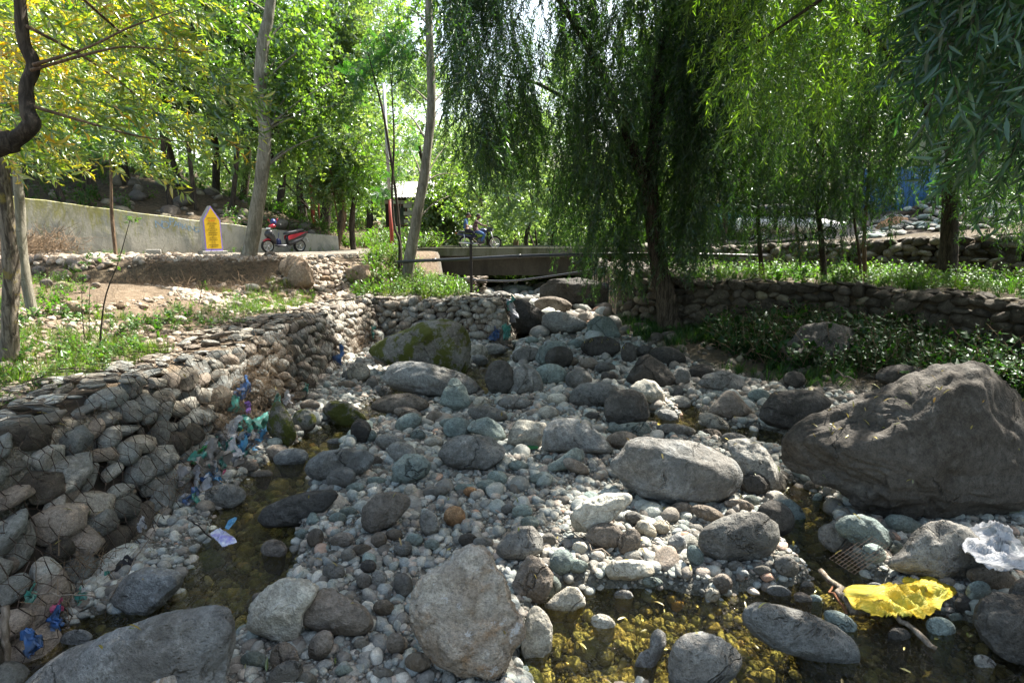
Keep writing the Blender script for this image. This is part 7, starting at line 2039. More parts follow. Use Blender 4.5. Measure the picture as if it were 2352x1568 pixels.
def person(label, loc, J, E, mats, zone, head, hair_mat, beard=False, look=0.0):
    """J: joint -> (xyz, radius); body grown as one skin surface"""
    names = list(J)
    me = bpy.data.meshes.new('body')
    me.from_pydata([J[k][0] for k in names], [(names.index(a), names.index(b)) for a, b in E], [])
    o = bpy.data.objects.new('rider_body', me); col.objects.link(o)
    sk = o.modifiers.new('skin', 'SKIN'); sk.use_smooth_shade = True
    for i, k in enumerate(names):
        r_ = J[k][1]
        me.skin_vertices[0].data[i].radius = (r_, r_) if not isinstance(r_, tuple) else r_
        me.skin_vertices[0].data[i].use_root = (i == 0)
    ss = o.modifiers.new('sub', 'SUBSURF'); ss.levels = 2; ss.render_levels = 2
    bpy.context.view_layer.update()
    dg = bpy.context.evaluated_depsgraph_get()
    nm = bpy.data.meshes.new_from_object(o.evaluated_get(dg))
    bpy.data.objects.remove(o)
    nm.materials.clear()
    for q in mats: nm.materials.append(q)
    for p in nm.polygons: p.material_index = zone(p.center); p.use_smooth = True
    r_ = empty('person', loc, 0, label, 'person')
    b = bpy.data.objects.new('body', nm); col.objects.link(b); b.parent = r_
    hx, hy, hz = head
    m_ = MB()
    v, f = ICO(3)
    p = v * [0.098, 0.078, 0.118]
    p[:, 0] += 0.012 * np.maximum(0, v[:, 0]) * (v[:, 2] < 0.1)
    nose = (v[:, 0] > 0.8) & (np.abs(v[:, 1]) < 0.22) & (np.abs(v[:, 2] + 0.1) < 0.28)
    p[nose, 0] += 0.022
    chin = (v[:, 2] < -0.65) & (v[:, 0] > 0); p[chin, 0] += 0.02
    p[:, 1] *= np.where(v[:, 2] < -0.3, 0.85, 1)
    Rm = np.array(Euler((0, 0.08, look)).to_matrix())
    m_.add(p @ Rm.T + head, f)
    for s in (-1, 1): m_.ell((hx - 0.005, hy + 0.08 * s, hz - 0.01), (0.02, 0.012, 0.03))
    hd = m_.build('head', SKIN, r_, True)
    hq = v * [0.106, 0.088, 0.125]
    keep = [q for q in f if np.mean([v[i][2] for i in q]) > (0.30 if np.mean([v[i][0] for i in q]) > 0.35 else -0.15)]
    if beard: keep += [q for q in f if np.mean([v[i][2] for i in q]) < -0.42 and np.mean([v[i][0] for i in q]) > 0.05]
    MB().add(hq @ Rm.T + [hx - 0.003, hy, hz + 0.006], keep).build('hair', hair_mat, hd, True)
    for s in (-1, 1): MB().ell((hx + 0.088, hy + 0.03 * s, hz + 0.012), (0.008, 0.012, 0.007)).build('eye', HAIR, hd, True)
    # hands with separate fingers
    for s in (-1, 1):
        w = Vector(J['hand_' + ('l' if s > 0 else 'r')][0])
        h = MB().ell(w, (0.045, 0.018, 0.04))
        for q in range(4):
            a = w + Vector((0.03, (q - 1.5) * 0.02, 0.0))
            h.tube([a, a + Vector((0.035 - 0.003 * abs(q - 1.5), 0, -0.012)), a + Vector((0.032, 0, -0.045))], [0.011, 0.010, 0.008], 5)
        h.tube([w + Vector((0.0, -0.035 * s, 0)), w + Vector((0.03, -0.045 * s, -0.02))], [0.011, 0.008], 5)
        h.build('hand', SKIN, b, True)
    return r_
E_ = [('pelvis', 'waist'), ('waist', 'chest'), ('chest', 'neck'), ('neck', 'head_base'), ('chest', 'sh_l'), ('sh_l', 'el_l'), ('el_l', 'hand_l'), ('chest', 'sh_r'), ('sh_r', 'el_r'), ('el_r', 'hand_r'),
      ('pelvis', 'hip_l'), ('hip_l', 'kn_l'), ('kn_l', 'an_l'), ('an_l', 'to_l'), ('pelvis', 'hip_r'), ('hip_r', 'kn_r'), ('kn_r', 'an_r'), ('an_r', 'to_r')]
def sym(d):
    J = {}
    for k, (p, r_) in d.items():
        if k.endswith('_'):
            J[k + 'l'] = (p, r_); J[k + 'r'] = ((p[0], -p[1], p[2]), r_)
        else: J[k] = (p, r_)
    return J
Jd = sym({'pelvis': ((0.44, 0, 0.88), 0.135), 'waist': ((0.43, 0, 1.02), 0.125), 'chest': ((0.49, 0, 1.20), 0.14), 'neck': ((0.54, 0, 1.32), 0.055), 'head_base': ((0.57, 0, 1.38), 0.05),
          'sh_': ((0.50, 0.16, 1.26), 0.065), 'el_': ((0.72, 0.27, 1.10), 0.045), 'hand_': ((0.92, 0.30, 1.06), 0.03), 'hip_': ((0.48, 0.10, 0.84), 0.10), 'kn_': ((0.88, 0.20, 0.68), 0.066), 'an_': ((0.72, 0.19, 0.34), 0.045), 'to_': ((0.86, 0.20, 0.29), 0.035)})
def zone_d(c):
    if c.z < 0.37: return 3
    if c.z < 0.84 or (c.x > 0.58 and c.z < 0.80): return 1
    if (abs(c.y) > 0.24 and c.x > 0.88) or c.z > 1.345: return 2
    return 0
person('rider in a dark checked shirt and blue jeans steering the motorcycle', (-2.1, 26.0, 2.14), Jd, E_, [SHC, JEAN, SKIN, SHOE], zone_d, (0.60, 0, 1.47), HAIR, beard=True)
Jp = sym({'pelvis': ((0.02, 0, 0.92), 0.13), 'waist': ((0.0, 0, 1.06), 0.12), 'chest': ((0.03, 0, 1.24), 0.135), 'neck': ((0.08, 0, 1.36), 0.052), 'head_base': ((0.11, 0, 1.42), 0.048),
          'sh_': ((0.04, 0.16, 1.29), 0.062), 'el_': ((0.08, 0.22, 1.05), 0.045), 'hand_': ((0.30, 0.17, 1.04), 0.03), 'hip_': ((0.06, 0.10, 0.88), 0.10), 'kn_': ((0.42, 0.24, 0.76), 0.064), 'an_': ((0.22, 0.22, 0.38), 0.045), 'to_': ((0.36, 0.23, 0.32), 0.035)})
def zone_p(c):
    if c.z < 0.40: return 3
    if c.z < 0.90 : return 1
    if (abs(c.y) > 0.12 and c.z < 1.14 and c.x > 0.04) or c.z > 1.385: return 2
    return 0
person('pillion rider in a blue short sleeved shirt and dark trousers', (-2.1, 26.0, 2.14), Jp, E_, [SHB, DRKT, SKIN, SHOE], zone_p, (0.15, 0, 1.51), HAIR, look=-0.15)
o = MB().ell((0, 0, 0), (0.09, 0.12, 0.075), sub=3).build('helmet', WHT, smooth=True); o.location = (-2.1 + 0.27, 25.80, 2.14 + 1.0)
tag(o, 'white helmet held on the lap of the pillion rider', 'helmet')

# ------------------------------------------------------------------ parked car
cz = T(11.0, 22.3)
car = empty('parked_car', (10.9, 22.9, T(10.9, 22.9) + 0.02), R(-4), 'white hatchback parked on the right bank road, half hidden by willow leaves', 'car')
def car_sec(x, zl, zh, w): return (x, zl, zh, w * 0.97, w)
loft([(-1.95, 0.35, 0.85, 0.62, 0.60), (-1.85, 0.28, 0.98, 0.78, 0.74), (-1.2, 0.24, 1.02, 0.82, 0.76), (0.3, 0.24, 0.98, 0.83, 0.76), (1.2, 0.26, 0.90, 0.82, 0.72), (1.75, 0.30, 0.78, 0.76, 0.62), (1.92, 0.38, 0.64, 0.60, 0.50)], WHT, 'body', car)
loft([(-1.80, 0.95, 1.15, 0.70, 0.60), (-1.45, 0.95, 1.50, 0.73, 0.58), (-0.2, 0.95, 1.56, 0.74, 0.60), (0.35, 0.95, 1.48, 0.73, 0.58), (0.75, 0.93, 1.18, 0.71, 0.62), (1.05, 0.90, 0.95, 0.68, 0.60)], GLS, 'greenhouse', car)
loft([(-1.42, 1.50, 1.54, 0.56, 0.50), (-0.2, 1.55, 1.60, 0.59, 0.54), (0.30, 1.50, 1.54, 0.57, 0.52)], WHT, 'roof', car)
for x in (-1.22, 1.22):
    for s in (-1, 1):
        w_ = wheel(car, x, 0.29, 0.29, 0.18, spokes=7); w_.location.y = 0.74 * s
for s in (-1, 1):
    MB().ell((1.80, 0.58 * s, 0.66), (0.12, 0.13, 0.08)).build('headlight', CHR, car, True)
    MB().box((0.55, 0.80 * s, 1.02), (0.12, 0.14, 0.10)).build('wing_mirror', WHT, car, bevel=0.02)
    for x in (-0.55, 0.32): MB().box((x - 0.1, 0.845 * s, 0.82), (0.16, 0.02, 0.025)).build('door_handle', CHR, car)
MB().box((1.93, 0, 0.48), (0.03, 0.9, 0.12)).build('grille', BLK, car)

# ------------------------------------------------------------------ house, shed, poles
def block_mat():
    m_, nt = new_mat('block_wall'); g = N(nt)
    tc = g.n('ShaderNodeTexCoord')
    v = g.vmath('MULTIPLY', tc.outputs['Object'], (1, 1, 1))
    a, _ = g.noise(v, 3.0, 5, 0.6)
    c = g.mix(g.step(a, 0.4, 0.6), (0.46, 0.42, 0.34), (0.36, 0.33, 0.27))
    g.out(g.pbsdf(c, 0.9, 0.2, g.bump(a, 0.4, 0.02))); return m_
BLOCK = block_mat()
TINR = plain('pale_sheet_roof', (0.36, 0.36, 0.35), 0.5, 0.5, 0.2, 0.1, 3)
WOODP = plain('brown_window_frame', (0.10, 0.04, 0.025), 0.7, 0.3)
hx, hy = -5.3, 34.5
hz = T(hx, hy)
hs = empty('block_house', (hx, hy, hz), R(6), 'pale block built house with a sheet roof beyond the bridge', 'house')
WH, HH, HD = 4.4, 2.55, 4.0
MB().box((0, HD / 2, HH / 2 - 0.1), (WH - 0.08, HD - 0.08, HH + 0.2)).build('core', EARTHC, hs)
bm_ = None
rsb = random.Random(2)
wins = [(-1.45, 1.0, 0.9, 1.1), (1.15, 1.05, 0.9, 1.0)]
blk = bpy.data.meshes.new('block'); 
_b = MB().box((0, 0, 0), (0.42, 0.16, 0.205)); blk.from_pydata(_b.v, [], _b.f); blk.materials.append(BLOCK)
rows_ = int(HH / 0.22)
for r_ in range(rows_):
    for c_ in range(-1, int(WH / 0.44) + 1):
        x = -WH / 2 + 0.22 + c_ * 0.44 + (0.22 if r_ % 2 else 0); z = 0.11 + r_ * 0.22
        if not (-WH / 2 + 0.15 < x < WH / 2 - 0.1): continue
        if any(abs(x - wx) < ww / 2 + 0.1 and wz - 0.1 < z < wz + wh + 0.02 for wx, wz, ww, wh in wins): continue
        b = bpy.data.objects.new('block', blk); col.objects.link(b); b.parent = hs; b.location = (x, -0.05 + rsb.uniform(-0.006, 0.006), z)
for wx, wz, ww, wh in wins:
    fr = MB().box((wx, -0.08, wz + wh + 0.03), (ww + 0.12, 0.08, 0.07)).box((wx, -0.08, wz - 0.03), (ww + 0.12, 0.08, 0.07)).box((wx - ww / 2 - 0.03, -0.08, wz + wh / 2), (0.07, 0.076, wh)).box((wx + ww / 2 + 0.03, -0.08, wz + wh / 2), (0.07, 0.076, wh)).box((wx, -0.075, wz + wh / 2), (0.05, 0.07, wh)).build('window', WOODP, hs)
    MB().box((wx, -0.03, wz + wh / 2), (ww, 0.02, wh)).build('pane', GLS, fr)
m = MB()
for i in range(60):
    x0 = -WH / 2 - 0.35 + i * (WH + 0.7) / 60; x1 = x0 + (WH + 0.7) / 60; dz0 = 0.03 * (i % 2); dz1 = 0.03 * ((i + 1) % 2)
    m.add([(x0, -0.5, HH + dz0), (x1, -0.5, HH + dz1), (x1, HD / 2, HH + 1.1 + dz1), (x0, HD / 2, HH + 1.1 + dz0)], [(0, 1, 2, 3)])
    m.add([(x0, HD + 0.4, HH + dz0), (x1, HD + 0.4, HH + dz1), (x1, HD / 2, HH + 1.1 + dz1), (x0, HD / 2, HH + 1.1 + dz0)], [(3, 2, 1, 0)])
m.build('roof', TINR, hs)
REDPOLE = plain('red_pole_paint', (0.24, 0.045, 0.03), 0.6, 0.3, 0, 0.2, 5)
STEEL = plain('grey_pole_steel', (0.36, 0.36, 0.37), 0.5, 0.4, 0.2)
def pole(px, pb, Y, h, r_, split, label, low, high, lean=0.0):
    b = pt(px, pb, Y); z = T(b.x, Y)
    o = empty('utility_pole', (b.x, Y, z), 0, label, 'pole')
    MB().cyl((0, 0, -0.1), (lean * split, 0, split), r_, 10).build('lower_shaft', low, o, True)
    MB().cyl((lean * split, 0, split), (lean * h, 0, h), r_ * 0.92, 10, r2=r_ * 0.75).build('upper_shaft', high, o, True)
    return o
pole(902, 590, 21.8, 6.0, 0.068, 1.95, 'red painted pole with grey top left of the slimmer poplar', REDPOLE, STEEL, -0.015)
pole(722, 545, 28.0, 5.5, 0.09, 2.6, 'red pole between the scooter and the end of the plastered wall', REDPOLE, STEEL)
pole(736, 545, 30.0, 4.2, 0.05, 2.3, 'thinner red pole right behind the first red pole', REDPOLE, STEEL)
pole(992, 560, 31.0, 3.9, 0.05, 0.6, 'white post with red foot in front of the block house', REDPOLE, WHT)
pole(1003, 560, 31.4, 3.9, 0.05, 1.2, 'middle one of three posts beside the block house, rusty on top', WHT, REDPOLE)
tr = pole(1012, 560, 31.8, 3.6, 0.06, 2.2, 'rightmost of three posts beside the block house, carrying a small frame', STEEL, WHT)
MB().box((0, 0, 2.45), (0.5, 0.35, 0.5)).box((0, 0, 3.0), (0.6, 0.3, 0.05)).build('mounted_box', STEEL, tr)

def corrugated(name, label, cat, a, b, z0, z1, mat, n=60, amp=0.03):
    a = np.array(a); b = np.array(b)
    o = empty(name, (*((a + b) / 2), z0), 0, label, cat)
    base = np.array([*((a + b) / 2), z0]); t = (b - a) / np.linalg.norm(b - a); nr = np.array([t[1], -t[0]])
    L = np.linalg.norm(b - a); npan = max(2, int(L / 0.9))
    for q in range(npan):
        m_ = MB(); V = []; F = []
        k = 28
        for i in range(k + 1):
            s = (q + i / k * 0.995) * L / npan
            p = a + t * s + nr * amp * math.cos(i / k * 2 * math.pi * 7) + nr * 0.006 * (q % 2)
            dz_ = 0.015 * math.sin(q * 2.3)
            V += [(*p, z0), (*p, z1 + dz_)]
        V = [np.array(v_) - base for v_ in V]
        F = [(2 * i, 2 * i + 2, 2 * i + 3, 2 * i + 1) for i in range(k)]
        m_.add(V, F).build('sheet', mat, o, True)
    for s in (0.0, 0.5, 1.0):
        p = a + t * L * s - nr * 0.09
        MB().box(np.array([*p, (z0 + z1) / 2]) - base, (0.08, 0.08, z1 - z0 + 0.1)).build('post', IRON, o)
    return o
BLUES = plain('blue_sheet', (0.06, 0.16, 0.33), 0.45, 0.5, 0.1, 0.15, 2)
TEALS = plain('teal_sheet', (0.10, 0.24, 0.26), 0.5, 0.4, 0, 0.15, 2)
zs = 3.1
corrugated('sheet_fence', 'blue corrugated sheet fence behind the rubble slope on the right', 'fence', pt(1975, 500, 26.5)[:2], pt(2225, 480, 24.5)[:2], 3.2, 5.7, BLUES)
corrugated('sheet_fence', 'faded teal sheet fence seen through the willow left of the parked car', 'fence', pt(1600, 540, 28.5)[:2], pt(1790, 530, 28.0)[:2], 2.2, 4.3, TEALS)
PALEW = concrete_mat('pale_render', (0.42, 0.41, 0.37), (0.33, 0.32, 0.28))
pb_ = pt(2360, 400, 27.5)
hz2 = empty('pale_building', (pb_.x, 27.5, T(pb_.x, 27.5)), R(-12), 'pale rendered building at the right edge behind the willow leaves', 'building')
MB().box((0, 2, 2.6), (6.0, 4.0, 5.8)).build('wall', PALEW, hz2)
MB().box((0, 2, 5.6), (6.6, 4.6, 0.12)).build('roof', TINR, hz2)
for x in (-1.8, 0.4): 
    f_ = MB().box((x, -0.02, 3.2), (1.1, 0.08, 1.3)).build('window', WOODP, hz2)
    MB().box((x, -0.065, 3.2), (0.9, 0.02, 1.1)).build('pane', GLS, f_)
# rubble slope of round stones
rp = pt(2180, 500, 22.5)
rub = empty('rubble_slope', (rp.x, 22.5, T(rp.x, 22.5)), 0, 'slope of loose round stones heaped before the blue sheet fence', 'rubble')
sp = []
for k in range(290):
    a = rs.uniform(1965, 2420); q = rs.random()
    Y = 20.6 + 3.4 * q; X = (a - 1176) / FPX * Y
    hh = 1.05 * q * min(1, max(0.1, (a - 1960) / 220))
    s = rs.uniform(0.13, 0.30)
    sp.append(((X, Y, T(X, Y) + hh + rs.uniform(0, 0.08)), rs.uniform(0, 3), rs.uniform(-0.4, 0.4), (s, s * 0.8, s * 0.65)))
m = MB()
gridn = 12
V = []
for i in range(gridn):
    for j in range(8):
        a = 1960 + 470 * i / (gridn - 1); q = j / 7; Y = 20.5 + 3.8 * q; X = (a - 1176) / FPX * Y
        V.append(np.array([X, Y, T(X, Y) - 0.08 + 1.0 * q * min(1, max(0.1, (a - 1960) / 220))]) - np.array(rub.location))
F = [(i * 8 + j, (i + 1) * 8 + j, (i + 1) * 8 + j + 1, i * 8 + j + 1) for i in range(gridn - 1) for j in range(7)]
m.add(V, F).build('earth_bed', EARTHC, rub, True)
lay_stones(rub, sp, [COB, COBP, COBT], WALLP)

# ------------------------------------------------------------------ litter
def plastic(name, c, trans=0.35, rough=0.35, c2=None):
    m_, nt = new_mat(name); g = N(nt)
    tc = g.n('ShaderNodeTexCoord'); a, _ = g.noise(tc.outputs['Object'], 14, 4, 0.6)
    cc = g.mix(g.step(a, 0.35, 0.7), c, c2 or tuple(q * 0.75 for q in c))
    p = g.n('ShaderNodeBsdfPrincipled'); g.l(cc, p.inputs['Base Color']); p.inputs['Roughness'].default_value = rough
    t = g.n('ShaderNodeBsdfTranslucent'); g.l(cc, t.inputs[0])
    x = g.n('ShaderNodeMixShader'); x.inputs[0].default_value = trans
    g.l(p.outputs[0], x.inputs[1]); g.l(t.outputs[0], x.inputs[2]); g.out(x.outputs[0]); return m_
PL = {'blue': plastic('blue_plastic', (0.05, 0.15, 0.40), c2=(0.12, 0.17, 0.26)), 'sky': plastic('sky_blue_plastic', (0.12, 0.36, 0.62)), 'teal': plastic('teal_plastic', (0.06, 0.30, 0.26), c2=(0.14, 0.24, 0.21)), 'white': plastic('white_plastic', (0.55, 0.56, 0.60), c2=(0.35, 0.36, 0.40)),
      'grey': plastic('dirty_plastic', (0.30, 0.28, 0.27), c2=(0.2, 0.18, 0.17)), 'yellow': plastic('yellow_plastic', (0.60, 0.45, 0.03)), 'green': plastic('green_plastic', (0.08, 0.42, 0.14)), 'pink': plastic('pink_plastic', (0.5, 0.10, 0.2)), 'black': plastic('black_rag', (0.03, 0.03, 0.035), 0.1, 0.7), 'violet': plastic('violet_plastic', (0.22, 0.12, 0.45))}
PLN = {'blue': 'bright blue', 'sky': 'sky blue', 'teal': 'teal', 'white': 'white', 'grey': 'dirty grey', 'yellow': 'yellow', 'green': 'green', 'pink': 'pink', 'black': 'black', 'violet': 'violet'}
def rag_mesh(seed, w, h, crumple=0.5, strips=0):
    r_ = np.random.default_rng(seed)
    nu, nv = 18, 14
    U, Vv = np.meshgrid(np.linspace(-1, 1, nu), np.linspace(-1, 1, nv))
    th = np.arctan2(Vv, U); edge = 1 + 0.35 * vnoise(np.stack([np.cos(th) * 1.5 + seed, np.sin(th) * 1.5, th * 0], -1))
    p = np.stack([U * w / 2 * edge, 0 * U, Vv * h / 2 * edge], -1)
    f1 = fbm(np.stack([U * 1.6 + seed, Vv * 1.6, 0 * U], -1), 3); f2 = fbm(np.stack([U * 1.4, Vv * 1.4 + seed, 0 * U + 5], -1), 3); f3 = fbm(np.stack([U * 1.7, Vv * 1.7, 0 * U + seed + 9], -1), 3)
    s = max(w, h) * crumple
    p[..., 0] += f1 * s * 0.9; p[..., 1] += f2 * s * 1.1; p[..., 2] += f3 * s * 0.9
    idx_ = np.arange(nu * nv).reshape(nv, nu)
    F = [(int(idx_[j, i]), int(idx_[j, i + 1]), int(idx_[j + 1, i + 1]), int(idx_[j + 1, i])) for j in range(nv - 1) for i in range(nu - 1)]
    return p.reshape(-1, 3).tolist(), F
UU = [(u, h) for u in np.linspace(0, 1, 300) for h in np.linspace(0, 1, 24)]
UP = np.array([project(*gab_face(u, h)) for u, h in UU])
UF = np.array([(gab_normal(u)[1]) for u, h in UU]); 
def on_gabion(px, py):
    d = np.hypot(UP[:, 0] - px, UP[:, 1] - py)
    # nearest of the matching points
    c = np.argsort(d)[:12]
    y = [gab_face(*UU[i])[1] for i in c]
    i = c[int(np.argmin(y))] if d[c[int(np.argmin(y))]] < 12 else c[0]
    u, h = UU[i]
    t, n = gab_normal(u)
    return gab_face(u, h) + np.array([n[0], n[1], 0.25]) * 0.17, math.atan2(t[1], t[0])
RAGS = [(526, 898, 24, 30, 'blue', 'hooked on the wire wall above the heap of bags'), (510, 936, 18, 20, 'teal', 'caught on the wire wall under the bright blue one'), (540, 945, 10, 14, 'violet', 'small scrap among the dry twigs'),
        (552, 990, 48, 26, 'teal', 'lying on top of the heap of bags by the wire wall'), (500, 1003, 40, 20, 'white', 'crumpled at the upper left of the heap'), (575, 975, 26, 22, 'grey', 'at the upper right of the heap of bags'),
        (545, 1022, 26, 16, 'blue', 'in the middle of the heap of bags'), (523, 1012, 14, 12, 'yellow', 'showing in the middle of the heap of bags'), (520, 1042, 34, 24, 'sky', 'sagging from the centre of the heap of bags'), (505, 1052, 24, 22, 'teal', 'left of the sky blue one in the heap'),
        (560, 1050, 30, 16, 'sky', 'tied end at the right of the heap of bags'), (540, 1060, 30, 22, 'grey', 'balled up at the bottom of the heap of bags'), (575, 1035, 26, 24, 'grey', 'hanging at the right end of the heap'), (565, 1066, 22, 12, 'white', 'torn sheet low in the heap of bags'),
        (462, 1048, 20, 24, 'teal', 'hooked on the wire left of the heap of bags'), (430, 1060, 16, 24, 'green', 'small mesh scrap on the wire left of the heap'), (420, 1080, 22, 34, 'teal', 'long shred hanging left of the grey bag'), (440, 1085, 44, 42, 'grey', 'large torn bag below the green scrap'),
        (470, 1070, 30, 40, 'grey', 'torn bag right of the large one'), (468, 1093, 14, 14, 'sky', 'printed wrapper in the torn bags'), (415, 1115, 36, 26, 'white', 'knotted bag low on the wire wall'), (485, 1103, 18, 12, 'pink', 'scrap right of the printed wrapper'), (440, 1122, 16, 20, 'blue', 'thin string tangle under the torn bags'),
        (410, 1150, 44, 24, 'white', 'shredded sack at the foot of the wire wall'), (400, 1143, 20, 12, 'blue', 'strands lying on the shredded sack'), (415, 1178, 30, 34, 'teal', 'hanging below the shredded sack by the pebbles'), (770, 815, 14, 24, 'blue', 'on the sunlit part of the wire wall'),
        (845, 765, 10, 16, 'teal', 'small one high on the far wire wall'), (1157, 700, 14, 22, 'teal', 'hooked at the end corner of the wire wall'), (1163, 715, 10, 34, 'white', 'long shred at the end corner of the wire wall'), (1160, 765, 12, 22, 'teal', 'low at the end corner of the wire wall'), (1140, 760, 10, 18, 'blue', 'beside the end corner low on the wire wall'),
        (650, 915, 24, 16, 'white', 'at the wall foot above the tall narrow boulder'), (690, 905, 16, 22, 'teal', 'tangled at the wall foot behind the channel'), (717, 905, 20, 14, 'blue', 'tangled beside the mossy channel boulder'), (705, 925, 12, 12, 'pink', 'scrap at the wall foot behind the channel'),
        (607, 930, 12, 20, 'teal', 'above the tall narrow boulder on the wire'), (281, 1215, 16, 22, 'white', 'knotted on the wire near the thin post'), (195, 1325, 18, 14, 'teal', 'knotted on the lower wire at left'), (135, 1385, 20, 34, 'teal', 'long shreds on the lower wire at left'),
        (70, 1412, 26, 16, 'pink', 'knotted on the lower wire near the left edge'), (72, 1440, 24, 36, 'blue', 'hanging from the lower wire near the left edge'), (225, 1318, 30, 54, 'black', 'dangling from the lower wire left of the blocky pool boulder'), (6, 1490, 20, 50, 'blue', 'wrapped round the stake at the lower left'), (12, 1385, 20, 22, 'teal', 'at the left edge above the stake')]
for i, (px, py, w_, h_, c_, wh) in enumerate(RAGS):
    p, a = on_gabion(px, py)
    s = np.linalg.norm(p - np.array(EYE)) / FPX * (1.5 if px > 300 else 1.0)
    v, f = rag_mesh(500 + i, w_ * s, h_ * s, 0.55)
    o = mesh_obj('plastic_rag', v, f, PL[c_]); o.location = p; o.rotation_euler = (rs.uniform(-0.3, 0.3), rs.uniform(-0.4, 0.4), a)
    tag(o, f'{PLN[c_]} plastic rag {wh}', 'plastic rag', 'plastic rags caught on the wire wall')

for i in range(34):
    c_ = ['white', 'grey', 'grey', 'white', 'sky', 'teal'][i % 6]
    px, py = (rs.gauss(545, 28), rs.gauss(1022, 26)) if i < 20 else (rs.gauss(445, 28), rs.gauss(1092, 28))
    p, a = on_gabion(px, py)
    s = np.linalg.norm(p - np.array(EYE)) / FPX * 1.5
    v, f = rag_mesh(700 + i, rs.uniform(14, 26) * s, rs.uniform(10, 26) * s, 0.6)
    o = mesh_obj('plastic_rag', v, f, PL[c_]); o.location = p + rng.normal(size=3) * 0.04; o.rotation_euler = (rs.uniform(-1, 1), rs.uniform(-1, 1), a)
    w_ = 'upper' if i < 20 else 'lower'
    tag(o, f'small {PLN[c_]} plastic shred packed in the {w_} heap of bags', 'plastic rag', f'small {PLN[c_]} shreds in the {w_} heap of bags')

def cloth(name, poly, zb_, height, mat, label, cat, seed, lift=None, parent=None, amp=1.0):
    c, rr_ = outline_radius(poly)
    rj = np.random.default_rng(int(seed * 10)); rr_ = rr_ * (1 + 0.035 * rj.normal(size=96) * (rj.random(96) < 0.5))
    V = []; F = []
    NR, NA = 26, 96
    for i in range(NR + 1):
        for k in range(NA):
            q = i / NR; ph = 2 * math.pi * k / NA
            rad = rr_[k] * q
            px, py = c[0] + rad * math.cos(ph), c[1] - rad * math.sin(ph)
            h = height(px, py, q)
            x, y = at(px, py, zb_ + h)
            fold = 0.030 * amp * (1 - abs(float(vnoise([x * 7 + y * 5 + seed, y * 9 - x * 2, seed]))) * 2.2) + 0.012 * amp * (1 - abs(float(vnoise([x * 26 + y * 9, y * 17, seed + 3.0]))) * 2)
            h = h * (1 - 0.5 * q)
            V.append((x, y, zb_ + h + max(0.0, fold) * (1 - 0.55 * q ** 3)))
    for i in range(NR):
        for k in range(NA): F.append((i * NA + k, i * NA + (k + 1) % NA, (i + 1) * NA + (k + 1) % NA, (i + 1) * NA + k))
    V = np.array(V); org = V.mean(axis=0)
    o = mesh_obj(name, (V - org).tolist(), F, mat, parent); o.location = org
    md = o.modifiers.new('solid', 'SOLIDIFY'); md.thickness = 0.004
    if label: tag(o, label, cat)
    return o
def sack_mat(name, c, c2, c3):
    m_, nt = new_mat(name); g = N(nt)
    tc = g.n('ShaderNodeTexCoord'); v = tc.outputs['Object']
    a, _ = g.noise(v, 5, 5, 0.6); b, _ = g.noise(g.vmath('MULTIPLY', v, (60, 60, 20)), 3, 2, 0.5)
    st, _ = g.noise(g.vmath('MULTIPLY', v, (4, 14, 4)), 3.0, 4, 0.6, 1.0)
    cc = g.mix(g.step(a, 0.45, 0.62), c, c2)
    cc = g.mix(g.step(g.noise(v, 9, 4, 0.6)[0], 0.6, 0.68), cc, c3)
    d = g.n('ShaderNodeBsdfPrincipled'); g.l(cc, d.inputs['Base Color']); d.inputs['Roughness'].default_value = 0.5
    g.l(g.bump(g.math('ADD', st, g.math('MULTIPLY', b, 0.2)), 0.9, 0.03), d.inputs['Normal'])
    t = g.n('ShaderNodeBsdfTranslucent'); g.l(cc, t.inputs[0])
    x = g.n('ShaderNodeMixShader'); x.inputs[0].default_value = 0.25
    g.l(d.outputs[0], x.inputs[1]); g.l(t.outputs[0], x.inputs[2]); g.out(x.outputs[0]); return m_
YS = sack_mat('yellow_sack_weave', (0.70, 0.50, 0.03), (0.52, 0.50, 0.07), (0.34, 0.25, 0.06))
WS = sack_mat('white_sack_weave', (0.48, 0.49, 0.52), (0.34, 0.36, 0.38), (0.22, 0.24, 0.25))
ysp = [(1934, 1347), (1960, 1340), (1985, 1339), (2000, 1355), (2030, 1345), (2055, 1341), (2080, 1326), (2112, 1321), (2150, 1326), (2180, 1338), (2200, 1352), (2220, 1366), (2195, 1366), (2170, 1364), (2163, 1380), (2160, 1398), (2125, 1416), (2080, 1417), (2040, 1417), (2000, 1405), (1962, 1398), (1945, 1375)]
cloth('yellow_sack', ysp, 0.07, lambda px, py, q: 0.10 * math.exp(-((px - 2120) / 60) ** 2 - ((py - 1342) / 22) ** 2) + 0.06 * math.exp(-((px - 2010) / 30) ** 2 - ((py - 1370) / 18) ** 2) + 0.02, YS,
      'crumpled bright yellow woven sack lying in the shallow water at lower right', 'sack', 3.0, amp=2.2)
wr = cloth('white_sack', [(2207, 1240), (2222, 1212), (2250, 1196), (2285, 1192), (2318, 1208), (2340, 1240), (2375, 1290), (2372, 1325), (2345, 1300), (2320, 1262), (2300, 1225), (2270, 1216), (2245, 1228), (2238, 1272), (2222, 1268)], 0.36,
      lambda px, py, q: 0.05 + 0.05 * math.exp(-((px - 2280) / 50) ** 2 - ((py - 1205) / 20) ** 2), WS, 'torn white woven sack draped over stones at the right edge', 'sack', 7.0, amp=2.2)
cloth('green_rag', [(2240, 1230), (2265, 1218), (2300, 1225), (2318, 1255), (2300, 1272), (2260, 1278), (2238, 1262)], 0.28, lambda px, py, q: 0.03, plastic('dark_green_rag', (0.02, 0.07, 0.065), 0.1, 0.5, (0.05, 0.10, 0.10)), 'dark green plastic rag showing inside the torn white sack', 'plastic rag', 9.0, amp=1.5)
